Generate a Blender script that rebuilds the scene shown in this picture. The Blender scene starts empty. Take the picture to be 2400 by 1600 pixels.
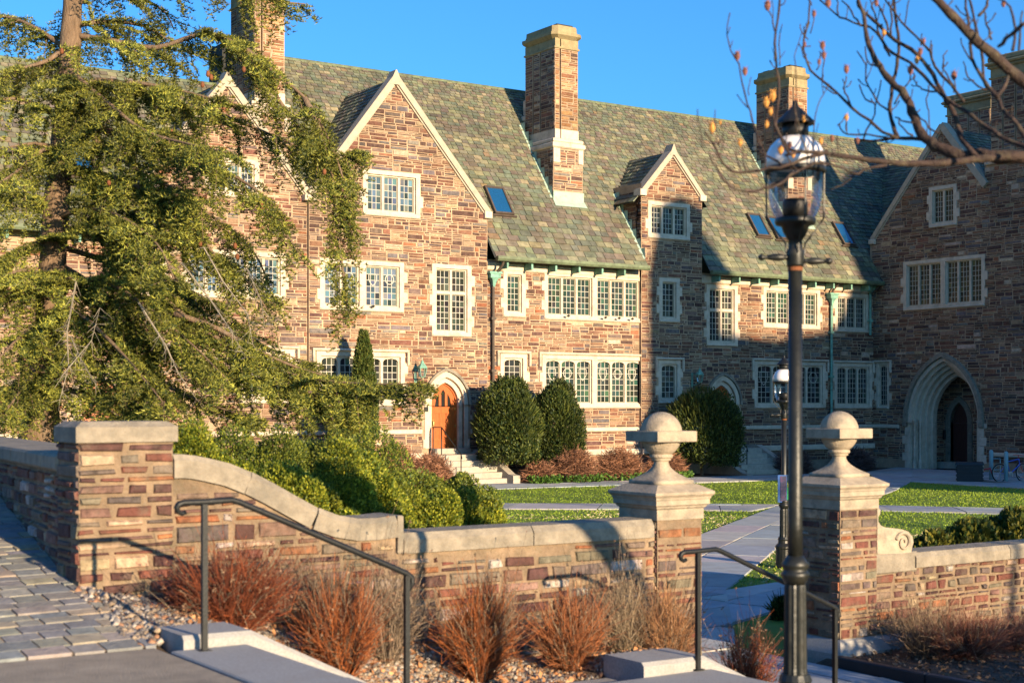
import bpy, math, random
import numpy as np
from mathutils import Vector, Matrix
from mathutils.geometry import delaunay_2d_cdt

rnd = random.Random(7)
nr = np.random.default_rng(11)
R_ = math.radians
SC = bpy.context.scene
COL = SC.collection

# ---------------------------------------------------------------- camera
EYE = 2.7
FPX, CX, CY = 3450.0, 1200.0, 945.0           # focal length and horizon of the 2400 px photograph
FX, FY = 0.5573, 0.8303                       # viewing direction (world X runs along the facade)
cam = bpy.data.cameras.new("camera")
cam.lens = 51.75
cam.sensor_width = 36.0
cam.shift_y = (CY - 800.0) / 2400.0
cam.clip_start = 0.1
cam.clip_end = 3000.0
cam.dof.use_dof = True
cam.dof.focus_distance = 50.0
cam.dof.aperture_fstop = 3.0
cam_o = bpy.data.objects.new("camera", cam)
COL.objects.link(cam_o)
cam_o.location = (0, 0, EYE)
cam_o.rotation_euler = (math.pi / 2, 0, -math.atan2(FX, FY))
SC.camera = cam_o

# ---------------------------------------------------------------- sky and sun
SUN_EL, SUN_AZ = 12.0, 176.0                  # degrees; azimuth clockwise from +Y
world = bpy.data.worlds.new("World")
SC.world = world
world.use_nodes = True
wn = world.node_tree
sky = wn.nodes.new("ShaderNodeTexSky")
sky.sky_type = 'NISHITA'
sky.sun_disc = False
sky.sun_elevation = R_(SUN_EL)
sky.sun_rotation = R_(SUN_AZ)
sky.air_density = 1.2
sky.dust_density = 0.9
sky.ozone_density = 6.0
tone = wn.nodes.new("ShaderNodeMix")
tone.data_type = 'RGBA'
tone.blend_type = 'MULTIPLY'
tone.inputs[0].default_value = 1.0
tone.inputs[7].default_value = (0.76, 1.34, 1.72, 1)
wn.links.new(sky.outputs[0], tone.inputs[6])
wn.links.new(tone.outputs[2], wn.nodes["Background"].inputs[0])
wn.nodes["Background"].inputs[1].default_value = 0.072
sun = bpy.data.lights.new("sun", 'SUN')
sun.energy = 5.0
sun.angle = R_(0.6)
sun.color = (1.0, 0.77, 0.50)
sun_o = bpy.data.objects.new("sun", sun)
COL.objects.link(sun_o)
_sd = Vector((math.sin(R_(SUN_AZ)) * math.cos(R_(SUN_EL)), math.cos(R_(SUN_AZ)) * math.cos(R_(SUN_EL)), math.sin(R_(SUN_EL))))
sun_o.rotation_euler = _sd.to_track_quat('Z', 'Y').to_euler()
SC.view_settings.view_transform = 'Standard'
SC.view_settings.look = 'None'
SC.view_settings.exposure = 1.2
SC.view_settings.gamma = 1.0
SC.view_settings.use_curve_mapping = False
SC.cycles.max_bounces = 5
SC.cycles.diffuse_bounces = 3
SC.cycles.transparent_max_bounces = 6
SC.cycles.use_denoising = True

# ---------------------------------------------------------------- reading positions off the photograph
def uv(x, y):
    return (x - CX) / FPX, (CY - y) / FPX
def at(x, y, t):                              # point at forward distance t
    u, v = uv(x, y)
    return Vector((t * (FX + FY * u), t * (FY - FX * u), EYE + v * t))
def onY(x, y, Y):                             # X, Z where the sight line meets the plane Y
    u, v = uv(x, y)
    t = Y / (FY - FX * u)
    return t * (FX + FY * u), EYE + v * t
def onX(x, y, X):                             # Y, Z where it meets the plane X
    u, v = uv(x, y)
    t = X / (FX + FY * u)
    return t * (FY - FX * u), EYE + v * t
def onZ(x, y, z=0.0):
    u, v = uv(x, y)
    t = (z - EYE) / v
    return t * (FX + FY * u), t * (FY - FX * u)
def proj(p):
    f = FX * p[0] + FY * p[1]
    r = FY * p[0] - FX * p[1]
    return CX + FPX * r / f, CY - FPX * (p[2] - EYE) / f, f

# ---------------------------------------------------------------- mesh helpers
ORG = {}
def org_of(parent):
    return ORG[parent.name] if parent is not None else Vector((0, 0, 0))
def link_mesh(name, V, F, m, parent=None, tint=None, smooth=False):
    """V Nx3 world coordinates, F list of faces or Mxk array"""
    V = np.asarray(V, dtype=np.float32).reshape(-1, 3)
    o_ = org_of(parent)
    V = V - np.array(o_, dtype=np.float32)
    me = bpy.data.meshes.new(name)
    if isinstance(F, np.ndarray):
        k = F.shape[1]
        n = F.shape[0]
        me.vertices.add(len(V)); me.vertices.foreach_set('co', V.ravel())
        me.loops.add(n * k); me.loops.foreach_set('vertex_index', F.astype(np.int32).ravel())
        me.polygons.add(n); me.polygons.foreach_set('loop_start', np.arange(0, n * k, k, dtype=np.int32))
        me.update(calc_edges=True)
    else:
        me.from_pydata([tuple(map(float, v)) for v in V], [], F)
        me.update()
    if tint is not None:
        a = me.attributes.new('tint', 'FLOAT_COLOR', 'POINT')
        t = np.asarray(tint, dtype=np.float32)
        if t.ndim == 1:
            t = np.tile(t, (len(V), 1))
        if t.shape[1] == 3:
            t = np.hstack([t, np.ones((len(t), 1), dtype=np.float32)])
        a.data.foreach_set('color', t.ravel())
    if smooth:
        me.polygons.foreach_set('use_smooth', [True] * len(me.polygons))
    if m is not None:
        me.materials.append(m)
    ob = bpy.data.objects.new(name, me)
    COL.objects.link(ob)
    if parent is not None:
        ob.parent = parent
    ORG[ob.name] = o_.copy()
    return ob
def thing(name, label, cat, loc=(0, 0, 0), group=None):
    o = bpy.data.objects.new(name, None)
    COL.objects.link(o)
    o.location = loc
    o.empty_display_size = 0.2
    o['label'] = label
    o['category'] = cat
    if group:
        o['group'] = group
    ORG[o.name] = Vector(loc)
    return o
def tag(o, label, cat, group=None):
    o['label'] = label; o['category'] = cat
    if group: o['group'] = group
    return o
def structure(o):
    o['kind'] = 'structure'; return o
def stuff(o, label=None, cat=None):
    o['kind'] = 'stuff'
    if label: o['label'] = label
    if cat: o['category'] = cat
    return o

class MB:
    """collects shapes for ONE mesh"""
    def __init__(s):
        s.v = []; s.f = []; s.t = []
    def add(s, vs, fs, tint=(1, 1, 1)):
        b = len(s.v)
        s.v += [tuple(v) for v in vs]
        s.f += [tuple(b + i for i in f) for f in fs]
        s.t += [tint] * len(vs)
        return s
    def box(s, lo, hi, tint=(1, 1, 1), ch=0.0):
        x0, y0, z0 = lo; x1, y1, z1 = hi
        if ch <= 0:
            vs = [(x0, y0, z0), (x1, y0, z0), (x1, y1, z0), (x0, y1, z0), (x0, y0, z1), (x1, y0, z1), (x1, y1, z1), (x0, y1, z1)]
            return s.add(vs, [(0, 3, 2, 1), (4, 5, 6, 7), (0, 1, 5, 4), (1, 2, 6, 5), (2, 3, 7, 6), (3, 0, 4, 7)], tint)
        c = ch
        vs = []
        for z, d in ((z0, c), (z0 + c, 0), (z1 - c, 0), (z1, c)):
            vs += [(x0 + d, y0 + d, z), (x1 - d, y0 + d, z), (x1 - d, y1 - d, z), (x0 + d, y1 - d, z)]
        fs = [(3, 2, 1, 0), (12, 13, 14, 15)]
        for k in range(3):
            for i in range(4):
                j = (i + 1) % 4
                fs.append((4 * k + i, 4 * k + j, 4 * k + 4 + j, 4 * k + 4 + i))
        return s.add(vs, fs, tint)
    def tube(s, pts, rad, n=8, tint=(1, 1, 1), cap=True):
        pts = [Vector(p) for p in pts]
        if not hasattr(rad, '__len__'):
            rad = [rad] * len(pts)
        vs = []; fs = []
        up = Vector((0.13, 0.31, 0.94))
        for i, p in enumerate(pts):
            d = (pts[min(i + 1, len(pts) - 1)] - pts[max(i - 1, 0)])
            if d.length < 1e-9: d = Vector((0, 0, 1))
            d.normalize()
            a = d.cross(up)
            if a.length < 0.05: a = d.cross(Vector((1, 0, 0)))
            a.normalize(); b = d.cross(a)
            up = a.cross(d)
            for k in range(n):
                w = 2 * math.pi * k / n
                vs.append(p + (a * math.cos(w) + b * math.sin(w)) * rad[i])
        for i in range(len(pts) - 1):
            for k in range(n):
                j = (k + 1) % n
                fs.append((i * n + k, i * n + j, (i + 1) * n + j, (i + 1) * n + k))
        if cap:
            fs.append(tuple(range(n - 1, -1, -1)))
            fs.append(tuple((len(pts) - 1) * n + k for k in range(n)))
        return s.add(vs, fs, tint)
    def lathe(s, c, prof, n=24, tint=(1, 1, 1), square=None, cap=True):
        """prof: list of (radius, z); square: list of 0..1 squareness per ring"""
        vs = []; fs = []
        for i, (r, z) in enumerate(prof):
            q = square[i] if square else 0
            for k in range(n):
                w = 2 * math.pi * (k + 0.5) / n
                cx_, sx_ = math.cos(w), math.sin(w)
                m_ = max(abs(cx_), abs(sx_))
                f = (1 - q) + q / m_
                vs.append((c[0] + cx_ * r * f, c[1] + sx_ * r * f, c[2] + z))
        for i in range(len(prof) - 1):
            for k in range(n):
                j = (k + 1) % n
                fs.append((i * n + k, i * n + j, (i + 1) * n + j, (i + 1) * n + k))
        if cap:
            fs.append(tuple(range(n - 1, -1, -1)))
            fs.append(tuple((len(prof) - 1) * n + k for k in range(n)))
        return s.add(vs, fs, tint)
    def build(s, name, m, parent=None, smooth=False, tinted=False):
        return link_mesh(name, s.v, s.f, m, parent, np.array(s.t, dtype=np.float32) if tinted else None, smooth)

class Frame:
    """a wall plane: a along the wall, b up, n out of the wall"""
    def __init__(s, o, U, N):
        s.o = Vector(o); s.U = Vector(U); s.N = Vector(N); s.Z = Vector((0, 0, 1))
    def p(s, a, b, n=0.0):
        return s.o + s.U * a + s.Z * b + s.N * n
def fbox(mb, fr, a0, a1, b0, b1, n0, n1, ch=0.0, tint=(1, 1, 1)):
    """box in a wall frame, front (n1) edges chamfered"""
    c = ch
    P = fr.p
    if c <= 0:
        vs = [P(a0, b0, n0), P(a1, b0, n0), P(a1, b1, n0), P(a0, b1, n0), P(a0, b0, n1), P(a1, b0, n1), P(a1, b1, n1), P(a0, b1, n1)]
        mb.add(vs, [(0, 3, 2, 1), (4, 5, 6, 7), (0, 1, 5, 4), (1, 2, 6, 5), (2, 3, 7, 6), (3, 0, 4, 7)], tint)
    else:
        vs = [P(a0, b0, n0), P(a1, b0, n0), P(a1, b1, n0), P(a0, b1, n0),
              P(a0, b0, n1 - c), P(a1, b0, n1 - c), P(a1, b1, n1 - c), P(a0, b1, n1 - c),
              P(a0 + c, b0 + c, n1), P(a1 - c, b0 + c, n1), P(a1 - c, b1 - c, n1), P(a0 + c, b1 - c, n1)]
        fs = [(0, 3, 2, 1), (8, 9, 10, 11)]
        for k in (0, 4):
            for i in range(4):
                j = (i + 1) % 4
                fs.append((k + i, k + j, k + 4 + j, k + 4 + i))
        mb.add(vs, fs, tint)
def inpoly(x, y, P):
    c = False
    j = len(P) - 1
    for i in range(len(P)):
        xi, yi = P[i]; xj, yj = P[j]
        if (yi > y) != (yj > y) and x < (xj - xi) * (y - yi) / (yj - yi) + xi:
            c = not c
        j = i
    return c
def plate(mb, fr, outline, holes, n0, n1, tint=(1, 1, 1), outer=True):
    """flat plate with holes: front face at n1, reveals back to n0"""
    pts = []; edges = []
    for loop in [outline] + list(holes):
        b = len(pts)
        pts += [Vector(p) for p in loop]
        edges += [(b + i, b + (i + 1) % len(loop)) for i in range(len(loop))]
    r = delaunay_2d_cdt(pts, edges, [], 0, 1e-6)
    vv, tri = r[0], r[2]
    fs = []
    for t in tri:
        cx = sum(vv[i].x for i in t) / 3; cy = sum(vv[i].y for i in t) / 3
        if inpoly(cx, cy, outline) and not any(inpoly(cx, cy, h) for h in holes):
            a, b_, c = (vv[i] for i in t[:3])
            if (b_ - a).cross(c - a) < 0: t = t[::-1]
            fs.append(tuple(t))
    mb.add([fr.p(v.x, v.y, n1) for v in vv], fs, tint)
    loops = list(holes) + ([outline] if outer else [])
    for h in loops:
        k = len(h)
        vs = [fr.p(p[0], p[1], n1) for p in h] + [fr.p(p[0], p[1], n0) for p in h]
        mb.add(vs, [(i, (i + 1) % k, k + (i + 1) % k, k + i) for i in range(k)], tint)
def rect(a0, a1, b0, b1):
    return [(a0, b0), (a1, b0), (a1, b1), (a0, b1)]
def arch(cx, hw, z0, zs, za, n=9):
    """pointed arch opening, counter-clockwise from bottom left"""
    h = za - zs
    R = (hw * hw + h * h) / (2 * hw)
    P = [(cx - hw, z0), (cx + hw, z0)]
    ang = math.atan2(h, R - hw)
    right = [(cx + hw - R + R * math.cos(ang * i / n), zs + R * math.sin(ang * i / n)) for i in range(n + 1)]
    left = [(2 * cx - x, z) for x, z in right[::-1]][1:]
    return P + right + left
def flat_arch(a0, a1, b0, b1, r=0.16, n=5):
    """window light with a rounded (three-centred) head"""
    hw = (a1 - a0) / 2
    P = [(a0, b0), (a1, b0)]
    rr = min(r, hw)
    rise = rr * 0.8
    P += [(a1 - rr + rr * math.cos(math.pi / 2 * i / n), b1 - rise - 0.03 + rise * math.sin(math.pi / 2 * i / n)) for i in range(n + 1)]
    P += [((a0 + a1) / 2, b1)]
    P += [(a0 + rr - rr * math.sin(math.pi / 2 * i / n), b1 - rise - 0.03 + rise * math.cos(math.pi / 2 * i / n)) for i in range(n + 1)]
    return P

# ---------------------------------------------------------------- materials
def mat(name, col=None, rough=0.85, var=0.25, scale=6.0, bump=0.25, bscale=30.0, metal=0.0, spec=0.35,
        dirt=None, dirt_amt=0.5, dirt_scale=1.2, trans=0.0, stretch=None, macro=0.0, ior=None):
    m = bpy.data.materials.new(name)
    m.use_nodes = True
    nt = m.node_tree; N = nt.nodes; L = nt.links
    bs = N["Principled BSDF"]
    tc = N.new("ShaderNodeTexCoord")
    vec = tc.outputs["Object"]
    if stretch:
        mp = N.new("ShaderNodeMapping"); mp.inputs["Scale"].default_value = stretch
        L.new(vec, mp.inputs["Vector"]); vec = mp.outputs[0]
    if col is None:
        at_ = N.new("ShaderNodeAttribute"); at_.attribute_name = 'tint'
        c = at_.outputs["Color"]
    else:
        rgb = N.new("ShaderNodeRGB"); rgb.outputs[0].default_value = (*col, 1); c = rgb.outputs[0]
    nz = N.new("ShaderNodeTexNoise"); nz.inputs["Scale"].default_value = scale; nz.inputs["Detail"].default_value = 6
    nz.inputs["Roughness"].default_value = 0.65
    L.new(vec, nz.inputs["Vector"])
    if var > 0:
        mr = N.new("ShaderNodeMapRange"); mr.inputs["From Min"].default_value = 0.3; mr.inputs["From Max"].default_value = 0.7
        mr.inputs["To Min"].default_value = 1 - var; mr.inputs["To Max"].default_value = 1 + var
        L.new(nz.outputs["Fac"], mr.inputs["Value"])
        mx = N.new("ShaderNodeVectorMath"); mx.operation = 'SCALE'
        L.new(c, mx.inputs[0]); L.new(mr.outputs[0], mx.inputs["Scale"]); c = mx.outputs[0]
    if dirt:
        dn = N.new("ShaderNodeTexNoise"); dn.inputs["Scale"].default_value = dirt_scale; dn.inputs["Detail"].default_value = 8
        dn.inputs["Roughness"].default_value = 0.7
        L.new(vec, dn.inputs["Vector"])
        dr = N.new("ShaderNodeMapRange"); dr.inputs["From Min"].default_value = 0.5; dr.inputs["From Max"].default_value = 0.72
        dr.inputs["To Max"].default_value = dirt_amt
        L.new(dn.outputs["Fac"], dr.inputs["Value"])
        dm = N.new("ShaderNodeMix"); dm.data_type = 'RGBA'
        L.new(dr.outputs[0], dm.inputs[0]); L.new(c, dm.inputs[6]); dm.inputs[7].default_value = (*dirt, 1)
        c = dm.outputs[2]
    if macro > 0:
        an = N.new("ShaderNodeTexNoise"); an.inputs["Scale"].default_value = 0.45; an.inputs["Detail"].default_value = 7
        an.inputs["Roughness"].default_value = 0.6
        L.new(vec, an.inputs["Vector"])
        ar = N.new("ShaderNodeMapRange"); ar.inputs["From Min"].default_value = 0.35; ar.inputs["From Max"].default_value = 0.65
        ar.inputs["To Min"].default_value = 1 - macro; ar.inputs["To Max"].default_value = 1 + macro * 0.7
        L.new(an.outputs["Fac"], ar.inputs["Value"])
        am = N.new("ShaderNodeVectorMath"); am.operation = 'SCALE'
        L.new(c, am.inputs[0]); L.new(ar.outputs[0], am.inputs["Scale"]); c = am.outputs[0]
    if ior: bs.inputs["IOR"].default_value = ior
    L.new(c, bs.inputs["Base Color"])
    bs.inputs["Roughness"].default_value = rough
    bs.inputs["Metallic"].default_value = metal
    bs.inputs["Specular IOR Level"].default_value = spec
    if bump > 0:
        bn = N.new("ShaderNodeTexNoise"); bn.inputs["Scale"].default_value = bscale; bn.inputs["Detail"].default_value = 5
        L.new(vec, bn.inputs["Vector"])
        bp = N.new("ShaderNodeBump"); bp.inputs["Strength"].default_value = bump; bp.inputs["Distance"].default_value = 0.02
        L.new(bn.outputs["Fac"], bp.inputs["Height"]); L.new(bp.outputs[0], bs.inputs["Normal"])
    if trans > 0:
        tr = N.new("ShaderNodeBsdfTranslucent"); L.new(c, tr.inputs["Color"])
        ms = N.new("ShaderNodeMixShader"); ms.inputs[0].default_value = trans
        L.new(bs.outputs[0], ms.inputs[1]); L.new(tr.outputs[0], ms.inputs[2])
        L.new(ms.outputs[0], N["Material Output"].inputs["Surface"])
    return m

MT = {}
MT['stone'] = mat('rubble_stone', None, 0.9, 0.36, 9.0, 0.8, 18.0, dirt=(0.33, 0.24, 0.17), dirt_amt=0.35, dirt_scale=4.0, macro=0.30)
MT['stone_near'] = mat('garden_wall_stone', None, 0.9, 0.50, 12.0, 1.0, 30.0, dirt=(0.13, 0.115, 0.08), dirt_amt=0.8, dirt_scale=3.5, macro=0.25)
MT['mortar'] = mat('mortar', (0.38, 0.265, 0.17), 0.95, 0.2, 5.0, 0.5, 60.0, dirt=(0.24, 0.17, 0.12), dirt_amt=0.6, dirt_scale=1.1, macro=0.28)
MT['mortar_near'] = mat('garden_wall_mortar', (0.235, 0.165, 0.105), 0.95, 0.35, 6.0, 1.0, 40.0, dirt=(0.105, 0.095, 0.062), dirt_amt=0.9, dirt_scale=2.2, macro=0.3)
MT['trim'] = mat('limestone_trim', (0.54, 0.445, 0.335), 0.8, 0.14, 5.0, 0.25, 40.0, dirt=(0.27, 0.215, 0.155), dirt_amt=0.75, dirt_scale=1.7)
MT['coping'] = mat('weathered_coping_stone', (0.235, 0.20, 0.15), 0.9, 0.30, 7.0, 0.6, 40.0, dirt=(0.12, 0.11, 0.09), dirt_amt=0.85, dirt_scale=2.6)
MT['capstone'] = mat('chimney_cap_stone', (0.30, 0.235, 0.125), 0.9, 0.2, 5.0, 0.4, 40.0, dirt=(0.14, 0.11, 0.06), dirt_amt=0.8, dirt_scale=2.0, macro=0.2)
MT['gablecop'] = mat('gable_coping_stone', (0.38, 0.32, 0.24), 0.85, 0.15, 4.0, 0.2, 40.0, dirt=(0.28, 0.24, 0.18), dirt_amt=0.6, dirt_scale=1.4)
MT['finial'] = mat('carved_limestone', (0.35, 0.285, 0.205), 0.85, 0.22, 9.0, 0.45, 60.0, dirt=(0.16, 0.145, 0.115), dirt_amt=0.8, dirt_scale=6.0, macro=0.2)
MT['slate'] = mat('roof_slate', None, 0.66, 0.32, 5.0, 0.5, 22.0, spec=0.35, dirt=(0.07, 0.075, 0.045), dirt_amt=0.5, dirt_scale=1.1, macro=0.18)
MT['underlay'] = mat('roof_underlay', (0.035, 0.036, 0.035), 0.9, 0.2)
MT['copper'] = mat('verdigris_copper', (0.16, 0.33, 0.25), 0.7, 0.35, 6.0, 0.1, dirt=(0.09, 0.10, 0.06), dirt_amt=0.8, dirt_scale=2.5)
MT['gutter'] = mat('oxidised_gutter', (0.12, 0.15, 0.085), 0.6, 0.35, 6.0, 0.1, dirt=(0.06, 0.05, 0.035), dirt_amt=0.8, dirt_scale=2.0)
MT['pipe'] = mat('brown_downpipe', (0.075, 0.055, 0.04), 0.5, 0.3, 5.0, 0.05)
MT['glass'] = mat('leaded_glass', None, 0.12, 0.25, 1.2, 0.05, 3.0, spec=0.28)
MT['skyglass'] = mat('skylight_glass', (0.01, 0.07, 0.16), 0.04, 0.1, 1.0, 0.0, spec=1.0, ior=2.1)  # blue base colour stands in for reflected sky
MT['came'] = mat('lead_came', (0.42, 0.40, 0.33), 0.6, 0.1, 8.0, 0.0)
MT['casement'] = mat('casement_metal', (0.25, 0.235, 0.17), 0.6, 0.15, 8.0, 0.0)
MT['oak'] = mat('varnished_oak', (0.36, 0.088, 0.015), 0.35, 0.30, 3.0, 0.1, 20.0, spec=0.5, stretch=(9, 9, 0.9))
MT['brass'] = mat('brass', (0.45, 0.33, 0.12), 0.35, 0.1, 5, 0.0, metal=0.8)
MT['iron'] = mat('black_iron', (0.009, 0.010, 0.010), 0.5, 0.35, 9.0, 0.12, 60.0, spec=0.35)
MT['lamp_paint'] = mat('lamp_post_paint', (0.010, 0.011, 0.009), 0.45, 0.4, 4.0, 0.15, 25.0, spec=0.45, dirt=(0.05, 0.045, 0.03), dirt_amt=0.5, dirt_scale=5.0)
MT['rust'] = mat('rusty_band', (0.16, 0.055, 0.02), 0.8, 0.3)
MT['patina'] = mat('pale_copper_patina', (0.30, 0.40, 0.32), 0.7, 0.25, 6.0, 0.1, dirt=(0.13, 0.16, 0.10), dirt_amt=0.6, dirt_scale=3.0)
MT['joint_tan'] = mat('sett_bedding', (0.30, 0.225, 0.145), 0.95, 0.3, 12.0, 0.5)
MT['opal'] = mat('opal_glass', (0.72, 0.68, 0.66), 0.25, 0.05, 3, 0.0, spec=0.6)
MT['granite'] = mat('granite', (0.31, 0.30, 0.28), 0.85, 0.22, 60.0, 0.35, 120.0, dirt=(0.25, 0.21, 0.17), dirt_amt=0.5, dirt_scale=2.0)
MT['steps'] = mat('limestone_steps', (0.37, 0.33, 0.265), 0.85, 0.18, 5.0, 0.3, 40.0, dirt=(0.20, 0.18, 0.15), dirt_amt=0.8, dirt_scale=2.4)
MT['flag'] = mat('flagstone', None, 0.8, 0.14, 3.0, 0.25, 25.0, dirt=(0.17, 0.15, 0.13), dirt_amt=0.45, dirt_scale=0.9)
MT['joint'] = mat('path_bed', (0.17, 0.135, 0.095), 0.95, 0.3, 8.0, 0.4)
MT['cobble'] = mat('setts', None, 0.8, 0.25, 10.0, 0.5, 30.0)
MT['concrete'] = mat('concrete_path', (0.31, 0.25, 0.175), 0.9, 0.24, 3.5, 0.5, 70.0, dirt=(0.13, 0.11, 0.09), dirt_amt=0.7, dirt_scale=1.6)
MT['soil'] = mat('garden_soil', (0.075, 0.05, 0.033), 0.98, 0.5, 9.0, 1.0, 30.0, dirt=(0.17, 0.12, 0.075), dirt_amt=0.6, dirt_scale=4.0)
MT['lawn'] = mat('lawn', (0.13, 0.205, 0.016), 0.95, 0.40, 3.0, 0.8, 40.0, dirt=(0.21, 0.20, 0.07), dirt_amt=0.55, dirt_scale=1.4)
MT['gravel'] = mat('pebbles', None, 0.8, 0.2, 20.0, 0.2, 60.0)
MT['leaf'] = mat('foliage', None, 0.55, 0.2, 2.0, 0.0, trans=0.22, spec=0.3)
MT['twig'] = mat('dry_twigs', None, 0.85, 0.2, 8.0, 0.0)
MT['bark'] = mat('cedar_bark', (0.16, 0.105, 0.065), 0.95, 0.45, 5.0, 1.0, 18.0, stretch=(3, 3, 0.7), dirt=(0.23, 0.20, 0.15), dirt_amt=0.4, dirt_scale=3.0)
MT['bark2'] = mat('magnolia_bark', (0.042, 0.026, 0.021), 0.85, 0.5, 12.0, 0.8, 40.0, dirt=(0.15, 0.125, 0.07), dirt_amt=0.6, dirt_scale=9.0)
MT['black'] = mat('black_plastic', (0.018, 0.02, 0.023), 0.5, 0.25, 4.0, 0.2, 12.0)
MT['post'] = mat('painted_steel_post', (0.20, 0.33, 0.36), 0.5, 0.1)
MT['bluepaint'] = mat('blue_bike_paint', (0.03, 0.10, 0.45), 0.3, 0.1, spec=0.6)
MT['redpaint'] = mat('red_bike_paint', (0.45, 0.02, 0.03), 0.3, 0.1, spec=0.6)
MT['steel'] = mat('bright_steel', (0.5, 0.5, 0.5), 0.3, 0.1, metal=0.9)
MT['dark'] = mat('dark_interior', (0.02, 0.018, 0.016), 0.95, 0.3)
MT['doorstain'] = mat('dark_stained_door', (0.07, 0.025, 0.018), 0.5, 0.3, 3.0, 0.1, stretch=(9, 9, 0.9))
MT['poster_blue'] = mat('poster_blue', (0.02, 0.08, 0.25), 0.5, 0.3, 14.0, 0.0)
MT['poster_dark'] = mat('poster_print', (0.03, 0.03, 0.07), 0.5, 0.6, 25.0, 0.0, dirt=(0.16, 0.03, 0.09), dirt_amt=0.8, dirt_scale=22.0)
MT['green'] = mat('green_sticker', (0.02, 0.24, 0.07), 0.5, 0.2)
MT['conegold'] = mat('golden_seed_cone', (0.55, 0.26, 0.06), 0.7, 0.3, 40.0, 0.2)
MT['conedark'] = mat('dark_seed_cone', (0.20, 0.08, 0.055), 0.8, 0.4, 40.0, 0.2)
MT['white'] = mat('white_paper', (0.75, 0.75, 0.72), 0.6, 0.05)
# clear glass for the lamps: real transmission, thin
def clear_glass():
    m = bpy.data.materials.new('clear_lamp_glass'); m.use_nodes = True
    nt = m.node_tree; N = nt.nodes; L = nt.links
    N.remove(N["Principled BSDF"])
    tr = N.new("ShaderNodeBsdfTransparent"); tr.inputs[0].default_value = (0.93, 0.92, 0.93, 1)
    gl = N.new("ShaderNodeBsdfGlossy"); gl.inputs["Roughness"].default_value = 0.05
    fr = N.new("ShaderNodeFresnel"); fr.inputs[0].default_value = 1.45
    mr = N.new("ShaderNodeMath"); mr.operation = 'MULTIPLY_ADD'; mr.inputs[1].default_value = 0.7; mr.inputs[2].default_value = 0.01
    ms = N.new("ShaderNodeMixShader")
    L.new(fr.outputs[0], mr.inputs[0]); L.new(mr.outputs[0], ms.inputs[0]); L.new(tr.outputs[0], ms.inputs[1]); L.new(gl.outputs[0], ms.inputs[2])
    L.new(ms.outputs[0], N["Material Output"].inputs["Surface"])
    return m
MT['clear'] = clear_glass()

# ---------------------------------------------------------------- pieces (stones, slates, flags): the largest become parts, the rest one part
class Pieces:
    def __init__(s):
        s.items = []
    def add(s, vs, fs, tint):
        s.items.append(([tuple(v) for v in vs], fs, tint))
    def finish(s, parent, name, m, limit=300, smooth=False, ok=None, restname=None):
        def size(it):
            P = [proj(v) for v in it[0][-4:]]
            if min(p[2] for p in P) < 1: return 0
            xs = [p[0] for p in P]; ys = [p[1] for p in P]
            cx, cy = sum(xs) / 4, sum(ys) / 4
            if cx < 5 or cx > 2395 or cy < 5 or cy > 1595: return 0
            if ok and not ok(cx, cy): return 0
            return (max(xs) - min(xs)) * (max(ys) - min(ys))
        sz = [size(it) for it in s.items]
        order = sorted(range(len(sz)), key=lambda i: -sz[i])
        single = [i for i in order[:limit] if sz[i] > 40]
        ss = set(single)
        for i in single:
            v, f, t = s.items[i]
            link_mesh(name, v, f, m, parent, np.array(t, dtype=np.float32), smooth)
        rest = MB()
        for i in range(len(s.items)):
            if i not in ss:
                v, f, t = s.items[i]
                rest.add(v, f, t)
        if rest.v:
            o = rest.build(restname or name + '_field', m, parent, smooth, tinted=True)
            o['kind'] = 'stuff'
        return len(single)

RED = [((0.135, 0.060, 0.040), 6), ((0.078, 0.040, 0.032), 6), ((0.185, 0.086, 0.050), 4.5), ((0.155, 0.098, 0.072), 3), ((0.108, 0.074, 0.064), 3),
       ((0.25, 0.155, 0.10), 2.4), ((0.32, 0.22, 0.135), 1.6), ((0.42, 0.31, 0.22), 0.8), ((0.12, 0.10, 0.10), 2), ((0.26, 0.095, 0.045), 1), ((0.17, 0.15, 0.125), 1.2), ((0.07, 0.05, 0.047), 1)]
NEAR = [((0.15, 0.055, 0.038), 6), ((0.085, 0.040, 0.034), 5.5), ((0.165, 0.090, 0.068), 3.5), ((0.23, 0.145, 0.105), 2), ((0.155, 0.125, 0.088), 3),
        ((0.38, 0.31, 0.26), 1.4), ((0.26, 0.10, 0.045), 1.2), ((0.36, 0.25, 0.16), 1.5), ((0.11, 0.08, 0.07), 1.5)]
SLATE = [((0.135, 0.142, 0.092), 5), ((0.175, 0.170, 0.104), 4), ((0.125, 0.106, 0.080), 3.5), ((0.215, 0.19, 0.115), 2), ((0.148, 0.126, 0.092), 2.5), ((0.112, 0.122, 0.088), 3.5), ((0.21, 0.15, 0.085), 0.2)]
CHIM_SUNLIT = [((0.25, 0.115, 0.048), 5), ((0.17, 0.078, 0.040), 4), ((0.33, 0.175, 0.075), 3), ((0.38, 0.25, 0.13), 2), ((0.11, 0.06, 0.04), 2), ((0.22, 0.14, 0.09), 2)]  # warm sunlight put into the stone tones, for the shaft fronts alone
def pick(pal, j=0.12):
    c = rnd.choices([p[0] for p in pal], [p[1] for p in pal])[0]
    k = 1 + rnd.uniform(-j, j) * 1.3
    return tuple(max(0.01, x * k * (1 + rnd.uniform(-j, j) * 0.5)) for x in c)

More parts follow.
